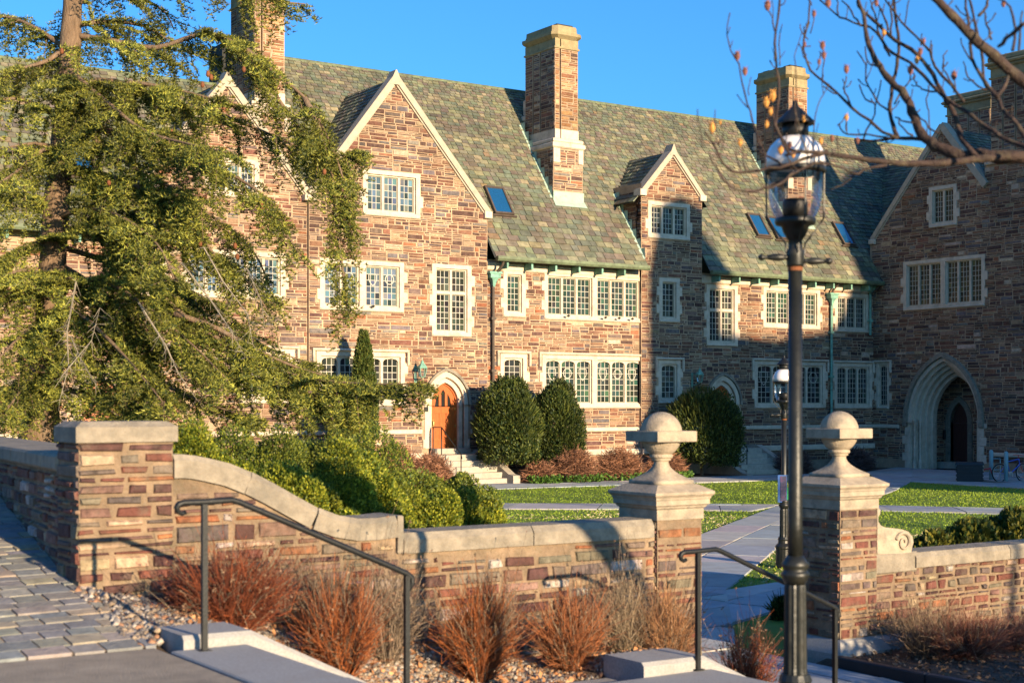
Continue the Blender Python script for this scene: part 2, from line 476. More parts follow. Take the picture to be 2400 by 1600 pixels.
def stone(pc, fr, a0, a1, b0, b1, n=0.02, ch=0.014, pal=RED, jit=0.012, slope=0.0, tint=None):
    if a1 - a0 < 0.03 or b1 - b0 < 0.02: return
    j = min(jit, (a1 - a0) * 0.2, (b1 - b0) * 0.22)
    q = [(a0 + rnd.uniform(0, 2 * j), b0 + rnd.uniform(-j, j) * 0.7), (a1 - rnd.uniform(0, 2 * j), b0 + rnd.uniform(-j, j) * 0.7),
         (a1 - rnd.uniform(0, 2 * j), b1 + rnd.uniform(-j, j) * 0.7), (a0 + rnd.uniform(0, 2 * j), b1 + rnd.uniform(-j, j) * 0.7)]
    c = min(ch, (b1 - b0) * 0.3)
    ins = [(c, c), (-c, c), (-c, -c), (c, -c)]
    nn = n + rnd.uniform(-0.4, 0.6) * n
    vs = [fr.p(x, y, -0.01) for x, y in q] + [fr.p(x + dx, y + dy, nn + rnd.uniform(-0.15, 0.15) * n) for (x, y), (dx, dy) in zip(q, ins)]
    fs = [(4, 5, 6, 7)] + [(i, (i + 1) % 4, 4 + (i + 1) % 4, 4 + i) for i in range(4)]
    pc.add(vs, fs, tint or pick(pal))

def rubble(pc, fr, a0, a1, b0, b1, holes=(), lim=None, hs=(0.05, 0.19), ls=(0.22, 0.85), band=(0.22, 0.46), joint=0.019, n=0.02, pal=RED, ch=0.014, jit=0.012):
    """irregular coursed rubble. holes: polygons, lim(z)->(a_lo,a_hi)"""
    hb = []
    for h in holes:
        xs = [p[0] for p in h]; ys = [p[1] for p in h]
        hb.append((min(xs), max(xs), min(ys), max(ys), h))
    def put(x0, x1, y0, y1, depth=0):
        for hx0, hx1, hy0, hy1, h in hb:
            if x1 < hx0 or x0 > hx1 or y1 < hy0 or y0 > hy1: continue
            k = 7
            ins = [any(inpoly(x0 + (x1 - x0) * (i + 0.5) / k, yy, h) for yy in (y0 + 0.15 * (y1 - y0), (y0 + y1) / 2, y1 - 0.15 * (y1 - y0))) for i in range(k)]
            if all(ins): return
            if any(ins):
                i = 0
                while i < k:
                    if not ins[i]:
                        j = i
                        while j < k and not ins[j]: j += 1
                        put(x0 + (x1 - x0) * i / k, x0 + (x1 - x0) * j / k, y0, y1, depth + 1)
                        i = j
                    else: i += 1
                return
        if lim:
            l0, l1 = lim(y1 - 0.01)
            x0, x1 = max(x0, l0), min(x1, l1)
        if x1 - x0 < 0.06: return
        stone(pc, fr, x0, x1, y0, y1, n, ch, pal, jit)
    z = b0
    while z < b1 - 0.03:
        H = min(rnd.uniform(*band), b1 - z)
        if b1 - z - H < 0.07: H = b1 - z
        x = a0 - rnd.uniform(0, 0.3)
        while x < a1:
            W = rnd.uniform(0.35, 1.3)
            xe = min(x + W, a1)
            if a1 - xe < 0.12: xe = a1
            xs = max(x, a0)
            if xe - xs > 0.05:
                y = z
                while y < z + H - 0.02:
                    h = min(hs[0] + (hs[1] - hs[0]) * rnd.random() ** 1.5, z + H - y)
                    if z + H - y - h < hs[0] * 0.8: h = z + H - y
                    u = xs
                    while u < xe - 0.02:
                        l = rnd.uniform(*ls) * (0.7 + 2.2 * h)
                        ue = min(u + l, xe)
                        if xe - ue < 0.09: ue = xe
                        put(u + joint / 2, ue - joint / 2, y + joint / 2, y + h - joint / 2)
                        u = ue
                    y += h
            x = xe
        z += H
    return pc
# ---------------------------------------------------------------- ground
def sm(t):
    t = min(1.0, max(0.0, t)); return t * t * (3 - 2 * t)
def gz(X, Y):
    z = -0.10 * sm((Y - 22) / 14)
    if Y > 9.0 and X < 3.45 + 0.1 * max(0.0, Y - 11.2) + 0.25 * (Y > 11.3): return 1.10 + 0.15 * min(8.0, max(0, Y - 9.2))
    if Y > 10.9:
        return z + 1.15 * sm((9.0 - X) / 6.5) * (1 - 0.6 * sm((X - 4) / 5))
    if X < 3.5:
        return 1.10 + 0.15 * max(0, Y - 9.2)
    if Y > 9.3:
        if X < 9.2:
            kz = float(np.interp(X, (3.5, 4.0, 5.15, 5.6, 7.25, 7.4, 7.95, 9.1, 9.3), (1.17, 1.15, 0.58, 0.46, 0.46, 0.59, 0.60, 0.08, 0.0)))
            if Y < 9.45: return kz - 0.12
            wzz = max(0.02, 1.27 - 0.215 * (X - 3.6)); t = sm((Y - 9.6) / 1.0)
            return kz * (1 - t) + wzz * t + 0.012 * math.sin(7 * X) * math.sin(9 * Y)
        return -0.01 if X < 11.05 else 0.10
    if Y > 6.95:
        if X < 3.9: return 1.0
        if X < 5.2: return 0.25
        if X < 7.9: return 0.3
        return -0.05 if X < 11.05 else 0.10
    if X < 9.1: return 1.0 - 0.55 * sm((X - 3.6) / 2.6) if X < 7.6 else 0.45 - 0.45 * sm((X - 7.6) / 1.2)
    return -0.01 if X < 11.05 else 0.10 + 0.12 * sm((X - 12) / 6)
def axis(lo, a, b, hi, step):
    L = []
    x = a; s = step
    left = []
    while x > lo:
        left.append(x); x -= s; s *= 1.35
    left.append(lo)
    mid = list(np.arange(a + step, b, step))
    x = b; s = step; right = []
    while x < hi:
        right.append(x); x += s; s *= 1.35
    right.append(hi)
    return left[::-1] + mid + right
gx = axis(-1500, -3, 17, 1500, 0.2); gy = axis(-400, -4, 12, 1800, 0.2)
V = np.array([(x, y, gz(x, y)) for y in gy for x in gx], dtype=np.float32)
nx = len(gx)
idx = np.arange(len(gx) * len(gy)).reshape(len(gy), nx)
Fq = np.stack([idx[:-1, :-1], idx[:-1, 1:], idx[1:, 1:], idx[1:, :-1]], -1).reshape(-1, 4)
ground = structure(link_mesh('ground', V, Fq, MT['lawn'], None, smooth=True))
ground.data.materials.append(MT['soil'])
cen = V[Fq].mean(1)
mi = ((cen[:, 1] < 11.0) & (cen[:, 1] > -30) & (cen[:, 0] > -40) & (cen[:, 0] < 60)) | ((cen[:, 1] > 41.7) & (cen[:, 1] < 46))
ground.data.polygons.foreach_set('material_index', mi.astype(np.int32))

# ---------------------------------------------------------------- flagstone paths
def clip_poly(P, Q):
    """clip polygon P by convex counter-clockwise polygon Q"""
    out = P
    for i in range(len(Q)):
        a = Q[i]; b = Q[(i + 1) % len(Q)]
        inp = out; out = []
        if not inp: break
        def side(p): return (b[0] - a[0]) * (p[1] - a[1]) - (b[1] - a[1]) * (p[0] - a[0])
        for j in range(len(inp)):
            p = inp[j]; q = inp[(j + 1) % len(inp)]
            sp, sq = side(p), side(q)
            if sp >= 0: out.append(p)
            if (sp > 0 and sq < 0) or (sp < 0 and sq > 0):
                t = sp / (sp - sq)
                out.append((p[0] + t * (q[0] - p[0]), p[1] + t * (q[1] - p[1])))
    return out
def parea(P):
    return 0.5 * sum(P[i][0] * P[(i + 1) % len(P)][1] - P[(i + 1) % len(P)][0] * P[i][1] for i in range(len(P)))
FLAGC = [((0.33, 0.34, 0.33), 4), ((0.37, 0.345, 0.32), 2.5), ((0.28, 0.31, 0.32), 3), ((0.40, 0.39, 0.35), 2)]
def flags(name, poly, ang, lx, ly, zf, gap=0.035, pal=FLAGC, m='flag', th=0.035, limit=140, bed=True, piece='flagstone', bedm='joint'):
    if parea(poly) < 0: poly = poly[::-1]
    c, s = math.cos(ang), math.sin(ang)
    zb = 0.012
    if bed:
        k = len(poly)
        # subdivided bed sheet following the ground
        base = link_mesh(name, [(x, y, zf(x, y) + zb) for x, y in poly], [tuple(range(k))], MT[bedm], None)
    else:
        base = link_mesh(name, [(x, y, zf(x, y) - 0.05) for x, y in poly], [tuple(range(len(poly)))], MT['joint'], None)
    structure(base)
    xs = [x * c + y * s for x, y in poly]; ys = [-x * s + y * c for x, y in poly]
    pc = Pieces()
    v = min(ys)
    while v < max(ys):
        h = ly * rnd.uniform(0.75, 1.25)
        u = min(xs) - rnd.uniform(0, lx)
        while u < max(xs):
            w = lx * rnd.uniform(0.7, 1.4)
            cell = [(u + gap / 2, v + gap / 2), (u + w - gap / 2, v + gap / 2), (u + w - gap / 2, v + h - gap / 2), (u + gap / 2, v + h - gap / 2)]
            j = gap * 0.3
            cell = [(x + rnd.uniform(-j, j), y + rnd.uniform(-j, j)) for x, y in cell]
            cell = [(x * c - y * s, x * s + y * c) for x, y in cell]
            P = clip_poly(cell, poly)
            if len(P) >= 3 and abs(parea(P)) > 0.02 * lx * ly:
                k = len(P)
                dz = rnd.uniform(-0.004, 0.006)
                vs = [(x, y, zf(x, y) - 0.02) for x, y in P] + [(x, y, zf(x, y) + th + dz) for x, y in P]
                fs = [tuple(range(k, 2 * k))] + [(i, (i + 1) % k, k + (i + 1) % k, k + i) for i in range(k)]
                pc.add(vs, fs, pick(pal, 0.1))
            u += w
        v += h
    pc.finish(base, piece, MT[m], limit)
    return base
def wz(px): return [onZ(x, y, -0.05) for x, y in px]
p1 = [onZ(1060, 1134, -0.1), onZ(2030, 1108.5, -0.1), onZ(2030, 1119.5, -0.1), onZ(1060, 1150, -0.1)]
flags('facade_path', p1, math.atan2(p1[1][1] - p1[0][1], p1[1][0] - p1[0][0]), 1.6, 1.0, gz)
p2 = wz([(1120, 1177), (1500, 1180), (1500, 1194), (1120, 1191)])
p2b = wz([(1500, 1180), (1840, 1184), (1760, 1200), (1500, 1194)])
p2c = wz([(2040, 1187), (2900, 1214), (2900, 1229), (2040, 1200)])
a2 = math.atan2(p2[1][1] - p2[0][1], p2[1][0] - p2[0][0])
flags('cross_path', p2, a2, 1.7, 2.6, gz)
flags('cross_path', p2b, a2, 1.7, 2.6, gz)
flags('cross_path', p2c, a2, 1.7, 2.6, gz)
p3 = [(11.0, 12.2), (14.3, 15.8), (18.6, 19.2), (26.2, 25.6), onZ(2095, 1152, -0.08), onZ(2045, 1118, -0.1), (33.5, 33.1), (27.5, 28.4), (20.1, 22.9), (11.5, 16.4), (9.25, 14.0), (9.25, 12.2)]
# split into convex strips
flags('diagonal_path', [(14.3, 15.8), (26.2, 25.6), (27.5, 28.4), (20.1, 22.9), (12.5, 17.2)], math.atan2(5.5, 7.4), 1.5, 1.25, gz)
flags('diagonal_path', [(26.2, 25.6), onZ(2095, 1152, -0.08), onZ(2045, 1119, -0.1), (27.5, 28.4)], math.atan2(5.5, 7.4), 1.5, 1.25, gz)
flags('gate_path', [(9.25, 7.0), (11.02, 7.0), (11.02, 12.0), (9.25, 12.0)], 0.0, 1.1, 0.9, gz, limit=60)
flags('gate_path', [(9.25, 12.0), (11.02, 12.0), (14.3, 15.8), (12.5, 17.2), (9.25, 13.8)], 0.15, 1.3, 1.0, gz, limit=60)
flags('side_path', [(12.0, 13.3), (16.4, 15.2), (17.2, 16.4), (14.3, 15.8)], 0.35, 1.4, 1.2, gz, limit=20)
pz = [onZ(2030, 1107, -0.1), onZ(2105, 1096, -0.1), (49.2, 42.6), (49.2, 30.0), onZ(2440, 1150, -0.1), onZ(2135, 1130, -0.1), onZ(2095, 1152, -0.08)]
flags('arch_forecourt', [pz[0], pz[1], pz[2], onZ(2135, 1130, -0.1), pz[6]], 0.0, 1.8, 1.2, gz)
flags('arch_forecourt', [onZ(2135, 1130.0, -0.1), pz[2], pz[3], onZ(2440, 1151, -0.1)], 0.0, 1.8, 1.2, gz)
# setts and concrete beside the left wall
SETT = [((0.20, 0.19, 0.17), 5), ((0.235, 0.215, 0.18), 4), ((0.26, 0.22, 0.16), 2), ((0.175, 0.175, 0.175), 3)]
flags('sett_path', [(-2.5, 10.91), (3.37, 10.91), (3.86, 16.0), (-2.5, 16.0)], 0.04, 0.23, 0.155, gz, gap=0.014, pal=SETT, m='cobble', th=0.022, limit=90, bed=True, piece='sett', bedm='joint_tan')
flags('sett_path', [(-2.5, 9.25), (3.42, 9.25), (3.37, 10.9), (-2.5, 10.9)], 0.04, 0.23, 0.155, gz, gap=0.014, pal=SETT, m='cobble', th=0.022, limit=200, bed=True, piece='sett', bedm='joint_tan')
cm = MB()
for i in range(5):
    for j in range(6):
        cm.add([(-1.0 + i * 0.88, 3.0 + j * 1.04, 1.112), (-1.0 + (i + 1) * 0.88, 3.0 + j * 1.04, 1.112), (-1.0 + (i + 1) * 0.88, 3.0 + (j + 1) * 1.04, 1.112), (-1.0 + i * 0.88, 3.0 + (j + 1) * 1.04, 1.112)], [(0, 1, 2, 3)])
structure(cm.build('concrete_path', MT['concrete']))

# ---------------------------------------------------------------- the long college building
WALLY = 45.0
bld = thing('college_building', 'long sunlit college range of reddish rubble stone with slate roofs and tall chimneys', 'building', (30, 45, 0))
FF = Frame((0, WALLY, 0), (1, 0, 0), (0, -1, 0))
YA = WALLY - 0.12
FA = Frame((0, YA, 0), (1, 0, 0), (0, -1, 0))
YL_ = WALLY
EZ = 7.955; TP = 1.45                         # eave height, main pitch
cp, sp = 1 / math.hypot(1, TP), TP / math.hypot(1, TP)
def roofY(z): return 44.4 + (z - EZ) / TP
GA = dict(x=25.2, z=14.0, l=(21.9, 9.75), r=(29.05, 9.6))
GL = dict(x=19.0, z=13.2, l=(16.2, 9.8), r=(21.9, 9.75))
DM = dict(x=37.76, z=12.65, l=(36.2, 11.0), r=(39.32, 11.0))

def ab(x, y, Y): return onY(x, y, Y)
PANE_BUDGET = [280]
GLASS = [((0.030, 0.034, 0.030), 5), ((0.045, 0.05, 0.042), 3), ((0.02, 0.02, 0.02), 3), ((0.07, 0.085, 0.07), 1.2)]
GLASS_SKYREFL = [((0.07, 0.11, 0.15), 4), ((0.09, 0.13, 0.17), 3), ((0.03, 0.04, 0.05), 3), ((0.12, 0.13, 0.13), 1)]  # bluish sky reflection put into the pane tints
GLASS_TEAL = [((0.03, 0.062, 0.045), 4), ((0.028, 0.045, 0.038), 3), ((0.03, 0.035, 0.03), 3)]
def quoined(a0, a1, b0, b1, q=0.13):
    P = [(a0, b0), (a1, b0)]
    n = max(2, int(round((b1 - b0) / 0.36)))
    h = (b1 - b0) / n
    z = b0
    for i in range(n):
        w = q * rnd.uniform(0.75, 1.1) if i % 2 == 1 else 0.0
        if i == n - 1: w = 0
        P += [(a1 + w, z + 0.004), (a1 + w, z + h - 0.004)]
        z += h
    z = b1
    for i in range(n):
        w = q * rnd.uniform(0.75, 1.1) if (n - 1 - i) % 2 == 1 else 0.0
        if i == 0: w = 0
        P += [(a0 - w, z - 0.004), (a0 - w, z - h + 0.004)]
        z -= h
    # remove duplicates
    out = []
    for p in P:
        if not out or abs(p[0] - out[-1][0]) + abs(p[1] - out[-1][1]) > 0.002: out.append(p)
    return out
def ring(mb, fr, c, r, w, n0, n1, k=14):
    for i in range(k):
        a, b = 2 * math.pi * i / k, 2 * math.pi * (i + 1) / k
        P = [(c[0] + math.cos(t) * q, c[1] + math.sin(t) * q) for t in (a, b) for q in (r, r + w)]
        mb.add([fr.p(*P[0], n1), fr.p(*P[1], n1), fr.p(*P[3], n1), fr.p(*P[2], n1)], [(0, 1, 2, 3)])
def polybar(mb, fr, pts, w, n1, closed=True):
    k = len(pts)
    for i in range(k if closed else k - 1):
        a = Vector(pts[i]); b = Vector(pts[(i + 1) % k]); d = (b - a).normalized(); s_ = Vector((-d.y, d.x)) * w / 2
        q = [a - s_, b - s_, b + s_, a + s_]
        mb.add([fr.p(p.x, p.y, n1) for p in q], [(0, 1, 2, 3)])
def window(parent, fr, a0, a1, b0, b1, groups=(3,), arched=False, transom=None, hood=False, cols=3, gl=GLASS, emblem=False, jamb=0.17, pier=0.24, rowh=0.215, sillcol=True):
    """returns the outer polygon of the surround (for the wall stones) and the opening"""
    hole = rect(a0 + jamb, a1 - jamb, b0 + jamb * 0.95, b1 - jamb * 0.9)
    out = quoined(a0, a1, b0, b1)
    mb = MB()
    gi = []
    ng = len(groups)
    W = (hole[1][0] - hole[0][0] - pier * (ng - 1))
    tot = sum(groups)
    x = hole[0][0]
    for g in groups:
        w = W * g / tot
        gi.append((x, x + w, hole[0][1], hole[2][1], g)); x += w + pier
    plate(mb, fr, out, [rect(g[0], g[1], g[2], g[3]) for g in gi], -0.12, 0.035)
    # chamfered inner order and projecting sill
    fbox(mb, fr, a0 + 0.02, a1 - 0.02, b0 - 0.005, b0 + 0.075, -0.02, 0.085, 0.03)
    win = mb.build('window', MT['trim'], parent)
    if hood:
        h = MB()
        fbox(h, fr, a0 - 0.16, a1 + 0.16, b1 + 0.005, b1 + 0.10, -0.02, 0.13, 0.04)
        for x0 in (a0 - 0.16, a1 + 0.075):
            fbox(h, fr, x0, x0 + 0.085, b1 - 0.45, b1 + 0.004, -0.02, 0.125, 0.03)
        h.build('hood_mould', MT['trim'], win)
    tr = MB(); panes = []
    for (g0, g1, h0, h1, k) in gi:
        m_ = 0.095
        e = 0.055
        lw = (g1 - g0 - 2 * e - m_ * (k - 1)) / k
        lights = []
        for i in range(k):
            l0 = g0 + e + i * (lw + m_)
            if transom is None:
                spans = [(h0 + 0.05, h1 - 0.05)]
            else:
                tz = h0 + (h1 - h0) * transom
                spans = [(h0 + 0.05, tz - 0.05), (tz + 0.05, h1 - 0.05)]
            for s0, s1 in spans:
                lights.append((l0, l0 + lw, s0, s1))
        polys = [flat_arch(*l) if arched else rect(*l) for l in lights]
        plate(tr, fr, rect(g0, g1, h0, h1), polys, -0.17, -0.045, outer=False)
        for li, (l0, l1, s0, s1) in enumerate(lights):
            cs = MB(); n1 = -0.105
            e2 = 0.032
            fbox(cs, fr, l0 - 0.01, l0 + e2, s0 - 0.01, s1, n1 - 0.03, n1 + 0.01)
            fbox(cs, fr, l1 - e2, l1 + 0.01, s0 - 0.01, s1, n1 - 0.03, n1 + 0.01)
            fbox(cs, fr, l0 + e2, l1 - e2, s0 - 0.01, s0 + e2, n1 - 0.03, n1 + 0.008)
            fbox(cs, fr, l0 + e2, l1 - e2, s1 - e2, s1, n1 - 0.03, n1 + 0.008)
            cs.build('casement', MT['casement'], win)
            rows = max(2, int(round((s1 - s0 - 2 * e2) / rowh)))
            cw = (l1 - l0 - 2 * e2) / cols; rh = (s1 - s0 - 2 * e2) / rows
            cm_ = MB()
            for c in range(1, cols):
                fbox(cm_, fr, l0 + e2 + c * cw - 0.011, l0 + e2 + c * cw + 0.011, s0 + e2, s1 - e2, n1 - 0.012, n1 + 0.002)
            for r in range(1, rows):
                fbox(cm_, fr, l0 + e2, l1 - e2, s0 + e2 + r * rh - 0.010, s0 + e2 + r * rh + 0.010, n1 - 0.014, n1)
            if emblem:
                cc = ((l0 + l1) / 2, s0 + (s1 - s0) * 0.70); rr = (l1 - l0) * 0.27
                if li % 2 == 1: ring(cm_, fr, cc, rr, 0.03, n1, n1 + 0.006)
                else: polybar(cm_, fr, [(cc[0] - rr, cc[1] + rr), (cc[0] + rr, cc[1] + rr), (cc[0] + rr, cc[1] - rr * 0.3), (cc[0] + rr * 0.6, cc[1] - rr), (cc[0], cc[1] - rr * 1.6), (cc[0] - rr * 0.6, cc[1] - rr), (cc[0] - rr, cc[1] - rr * 0.3)], 0.028, n1 + 0.006)
            cm_.build('lead_came', MT['came'], win)
            for c in range(cols):
                for r in range(rows):
                    x0 = l0 + e2 + c * cw; y0 = s0 + e2 + r * rh
                    tx, ty = rnd.uniform(-0.004, 0.004), rnd.uniform(-0.004, 0.004)
                    vs = [fr.p(x0, y0, n1 - 0.01 - tx - ty), fr.p(x0 + cw, y0, n1 - 0.01 + tx - ty), fr.p(x0 + cw, y0 + rh, n1 - 0.01 + tx + ty), fr.p(x0, y0 + rh, n1 - 0.01 - tx + ty)]
                    panes.append((vs, pick(gl, 0.35)))
    tr.build('mullion_frame', MT['trim'], win)
    rest = MB()
    near = proj(fr.p(a0, b0))[0] > 480
    for vs, t in panes:
        if near and PANE_BUDGET[0] > 0:
            PANE_BUDGET[0] -= 1
            link_mesh('pane', vs, [(0, 1, 2, 3)], MT['glass'], win, np.array(t, dtype=np.float32))
        else:
            rest.add(vs, [(0, 1, 2, 3)], t)
    if rest.v: rest.build('glazing', MT['glass'], win, tinted=True)['kind'] = 'stuff'
    return out, rect(a0 + 0.05, a1 - 0.05, b0 + 0.05, b1 - 0.05)
def pxwin(parent, fr, Y, x0, y0, x1, y1, **k):
    a0, b1 = ab(x0, y0, Y); a1, b0 = ab(x1, y1, Y)
    return window(parent, fr, a0, a1, b0, b1, **k)

def pointed_door(parent, fr, cx, hw, z0, zs, za, orders=2, band=0.17):
    """stone surround of stepped orders, hood mould and the oak door"""
    mb = MB(); n = 0.03; w = hw + band * orders; ex = band * orders
    for o in range(orders):
        ow = hw + band * (orders - o); iw = hw + band * (orders - o - 1)
        oa = za + band * 1.15 * (orders - o); ia = za + band * 1.15 * (orders - o - 1)
        plate(mb, fr, arch(cx, ow, z0, zs, oa), [arch(cx, iw, z0 + 0.001, zs, ia)], n - 0.3, n - 0.11 * o)
    sur = mb.build('door_surround', MT['trim'], parent)
    hd = MB()
    oo = arch(cx, w + 0.10, zs, zs + 0.01, za + band * 1.15 * orders + 0.12)
    plate(hd, fr, arch(cx, w + 0.10, zs - 0.05, zs, za + band * 1.15 * orders + 0.13), [arch(cx, w + 0.01, zs - 0.051, zs, za + band * 1.15 * orders + 0.01)], -0.02, 0.11)
    hd.build('hood_mould', MT['coping'], sur)
    for s_ in (-1, 1):
        b = MB(); fbox(b, fr, cx + s_ * (w + 0.02) - 0.06, cx + s_ * (w + 0.02) + 0.06, z0, z0 + 0.32, 0.0, 0.07, 0.03); b.build('jamb_base', MT['trim'], sur)
    return arch(cx, w + 0.08, z0 - 0.3, zs, za + band * 1.15 * orders + 0.1), arch(cx, hw + band, z0 - 0.3, zs, za + band)
def oak_door(parent, fr, cx, hw, z0, zs, za, n):
    d = MB()
    lt = []
    base = z0 + (zs - z0) * 0.93
    w3 = hw * 0.22
    lt.append([(cx - w3 * 0.62, base), (cx + w3 * 0.62, base), (cx + w3 * 0.62, zs + (za - zs) * 0.52), (cx, zs + (za - zs) * 0.66), (cx - w3 * 0.62, zs + (za - zs) * 0.52)])
    for s_ in (-1, 1):
        P = [(cx + s_ * hw * 0.60, base), (cx + s_ * hw * 0.60, base + 0.05), (cx + s_ * hw * 0.50, zs + (za - zs) * 0.25), (cx + s_ * hw * 0.32, zs + (za - zs) * 0.46), (cx + s_ * hw * 0.32, base)]
        if s_ == 1: P = P[::-1]
        lt.append(P[::-1] if parea(P) < 0 else P)
    lt = [P if parea(P) > 0 else P[::-1] for P in lt]
    mid = z0 + (zs - z0) * 0.78
    pans = []
    for i in range(3):
        x0 = cx - hw * 0.70 + i * hw * 0.48
        pans.append(rect(x0, x0 + hw * 0.42, z0 + 0.34, mid))
    pans.append(rect(cx - hw * 0.70, cx + hw * 0.68, z0 + 0.10, z0 + 0.26))
    plate(d, fr, arch(cx, hw * 0.985, z0, zs, za - 0.01), lt + pans, n - 0.05, n)
    door = d.build('door', MT['oak'], parent)
    f = MB()
    plate(f, fr, arch(cx, hw, z0, zs, za), [arch(cx, hw * 0.88, z0 + 0.001, zs, za - hw * 0.14)], n, n + 0.035)
    f.build('door_frame', MT['oak'], door)
    for P in pans:
        p_ = MB(); fbox(p_, fr, P[0][0] - 0.001, P[1][0] + 0.001, P[0][1], P[2][1], n - 0.04, n - 0.018); p_.build('door_panel', MT['oak'], door)
    for P in lt:
        p_ = MB(); p_.add([fr.p(x, y, n - 0.03) for x, y in P], [tuple(range(len(P)))], (0.02, 0.02, 0.02)); p_.build('door_light', MT['glass'], door, tinted=True)
    h = MB(); fbox(h, fr, cx - hw * 0.84, cx - hw * 0.75, z0 + 0.75, z0 + 1.02, n + 0.036, n + 0.05); h.tube([fr.p(cx - hw * 0.8, z0 + 0.8, n + 0.05), fr.p(cx - hw * 0.8, z0 + 0.83, n + 0.10), fr.p(cx - hw * 0.8, z0 + 0.95, n + 0.10), fr.p(cx - hw * 0.8, z0 + 0.98, n + 0.05)], 0.012, 6)
    h.build('door_handle', MT['brass'], door)
    for z in (0.25, 0.75, 1.35):
        q = MB(); fbox(q, fr, cx + hw * 0.80, cx + hw * 0.87, z0 + z, z0 + z + 0.09, n + 0.036, n + 0.05); q.build('hinge', MT['brass'], door)
    return door

HA, HL, HM, HD = [], [], [], []                # stone holes per wall section
OA, OL, OM, OD = [], [], [], []                # openings per wall section
def W(H, O, fr, Y, *px, **k):
    o, h = pxwin(bld, fr, Y, *px, **k); H.append(o); O.append(h)
# gable with the oak door
W(HA, OA, FA, YA, 850, 395, 984, 514, groups=(3,), gl=GLASS_SKYREFL)
W(HA, OA, FA, YA, 749, 604, 946, 733, groups=(2, 2), emblem=True, gl=GLASS_SKYREFL)
W(HA, OA, FA, YA, 1012, 617, 1104, 790, groups=(2,), transom=0.62, gl=GLASS)
W(HA, OA, FA, YA, 741, 822, 948, 951, groups=(2, 2), arched=True, hood=True)
# middle range
W(HM, OM, FF, WALLY, 1179, 632, 1231, 744, groups=(1,), gl=GLASS_TEAL)
W(HM, OM, FF, WALLY, 1275, 636, 1506, 757, groups=(3, 3), gl=GLASS_TEAL)
W(HM, OM, FF, WALLY, 1172, 828, 1234, 958, groups=(1,), arched=True, hood=True)
W(HM, OM, FF, WALLY, 1270, 831, 1510, 956, groups=(3, 3), arched=True, hood=True, emblem=True, gl=GLASS_TEAL)
W(HM, OM, FF, WALLY, 1655, 666, 1728, 812, groups=(2,), transom=0.60)
W(HM, OM, FF, WALLY, 1788, 672, 1921, 773, groups=(2, 2), gl=GLASS_TEAL)
W(HM, OM, FF, WALLY, 1956, 686, 2035, 780, groups=(3,))
W(HM, OM, FF, WALLY, 1768, 845, 1934, 956, groups=(2, 2), arched=True, hood=True, emblem=True)
W(HM, OM, FF, WALLY, 1955, 850, 2043, 957, groups=(3,), arched=True, hood=True)
# dormer bay
W(HD, OD, FA, YA, 1518, 470, 1616, 565, groups=(3,))
W(HD, OD, FA, YA, 1544, 650, 1592, 756, groups=(1,))
W(HD, OD, FA, YA, 1542, 843, 1594, 945, groups=(1,), arched=True, hood=True)
# left gable behind the cedar
W(HL, OL, FF, WALLY, 488, 365, 607, 468, groups=(3,), gl=GLASS_SKYREFL)
W(HL, OL, FF, WALLY, 432, 580, 668, 705, groups=(2, 3), gl=GLASS_SKYREFL)
W(HL, OL, FF, WALLY, 560, 815, 690, 945, groups=(3,), arched=True, hood=True)
W(HL, OL, FF, WALLY, 330, 590, 392, 700, groups=(1,))
# doors
dcx, dz0 = ab(1046, 1050, YA); _, dza = ab(1046, 896, YA); _, dzs = ab(1046, 945, YA)
h_, o_ = pointed_door(bld, FA, dcx, 0.56, dz0, dzs, dza, 2); HA.append(h_); OA.append(o_)
oak_door(bld, FA, dcx, 0.565, dz0, dzs, dza + 0.01, -0.22)
d2x, _t = ab(1694, 900, WALLY)
h_, o_ = pointed_door(bld, FF, d2x, 0.56, dz0, dzs, dza, 2); HM.append(h_); OM.append(o_)
oak_door(bld, FF, d2x, 0.565, dz0, dzs, dza + 0.01, -0.22)
d3x, _t = ab(240, 960, WALLY)
h_, o_ = pointed_door(bld, FF, d3x, 0.62, dz0, dzs, dza, 2); HL.append(h_); OL.append(o_)
oak_door(bld, FF, d3x, 0.625, dz0, dzs, dza + 0.01, -0.22)

# mortar walls
wl = MB()
plate(wl, FA, [(21.9, -0.4), (29.05, -0.4), (29.05, GA['r'][1]), (GA['x'], GA['z']), (21.9, GA['l'][1])], OA, -0.35, 0.0)
wl.build('gable_wall', MT['mortar'], bld)
wl = MB()
plate(wl, FF, [(6.0, -0.4), (21.9, -0.4), (21.9, 9.75), (GL['x'], GL['z']), (16.2, 9.9), (16.2, 7.95), (6.0, 7.95)], OL, -0.35, 0.0)
wl.build('left_range_wall', MT['mortar'], bld)
wl = MB()
plate(wl, FF, [(29.05, -0.4), (36.2, -0.4), (36.2, 7.95), (29.05, 7.95)], [h for h in OM if max(p[0] for p in h) < 37.5], -0.35, 0.0)
plate(wl, FF, [(39.32, -0.4), (49.4, -0.4), (49.4, 7.95), (39.32, 7.95)], [h for h in OM if min(p[0] for p in h) > 38.5], -0.35, 0.0)
wl.build('range_wall', MT['mortar'], bld)
wl = MB()
plate(wl, FA, [(36.2, -0.4), (39.32, -0.4), (39.32, 11.0), (DM['x'], DM['z']), (36.2, 11.0)], OD, -0.35, 0.0)
# dormer cheeks
for X_ in (36.2, 39.32):
    s_ = -1 if X_ < 38 else 1
    y1 = roofY(11.3)
    wl.add([(X_, YA, 7.0), (X_, YA + 0.36, 7.0), (X_, y1, 11.3), (X_, YA, 11.3)], [(0, 1, 2, 3)])
wl.build('dormer_bay_wall', MT['mortar'], bld)
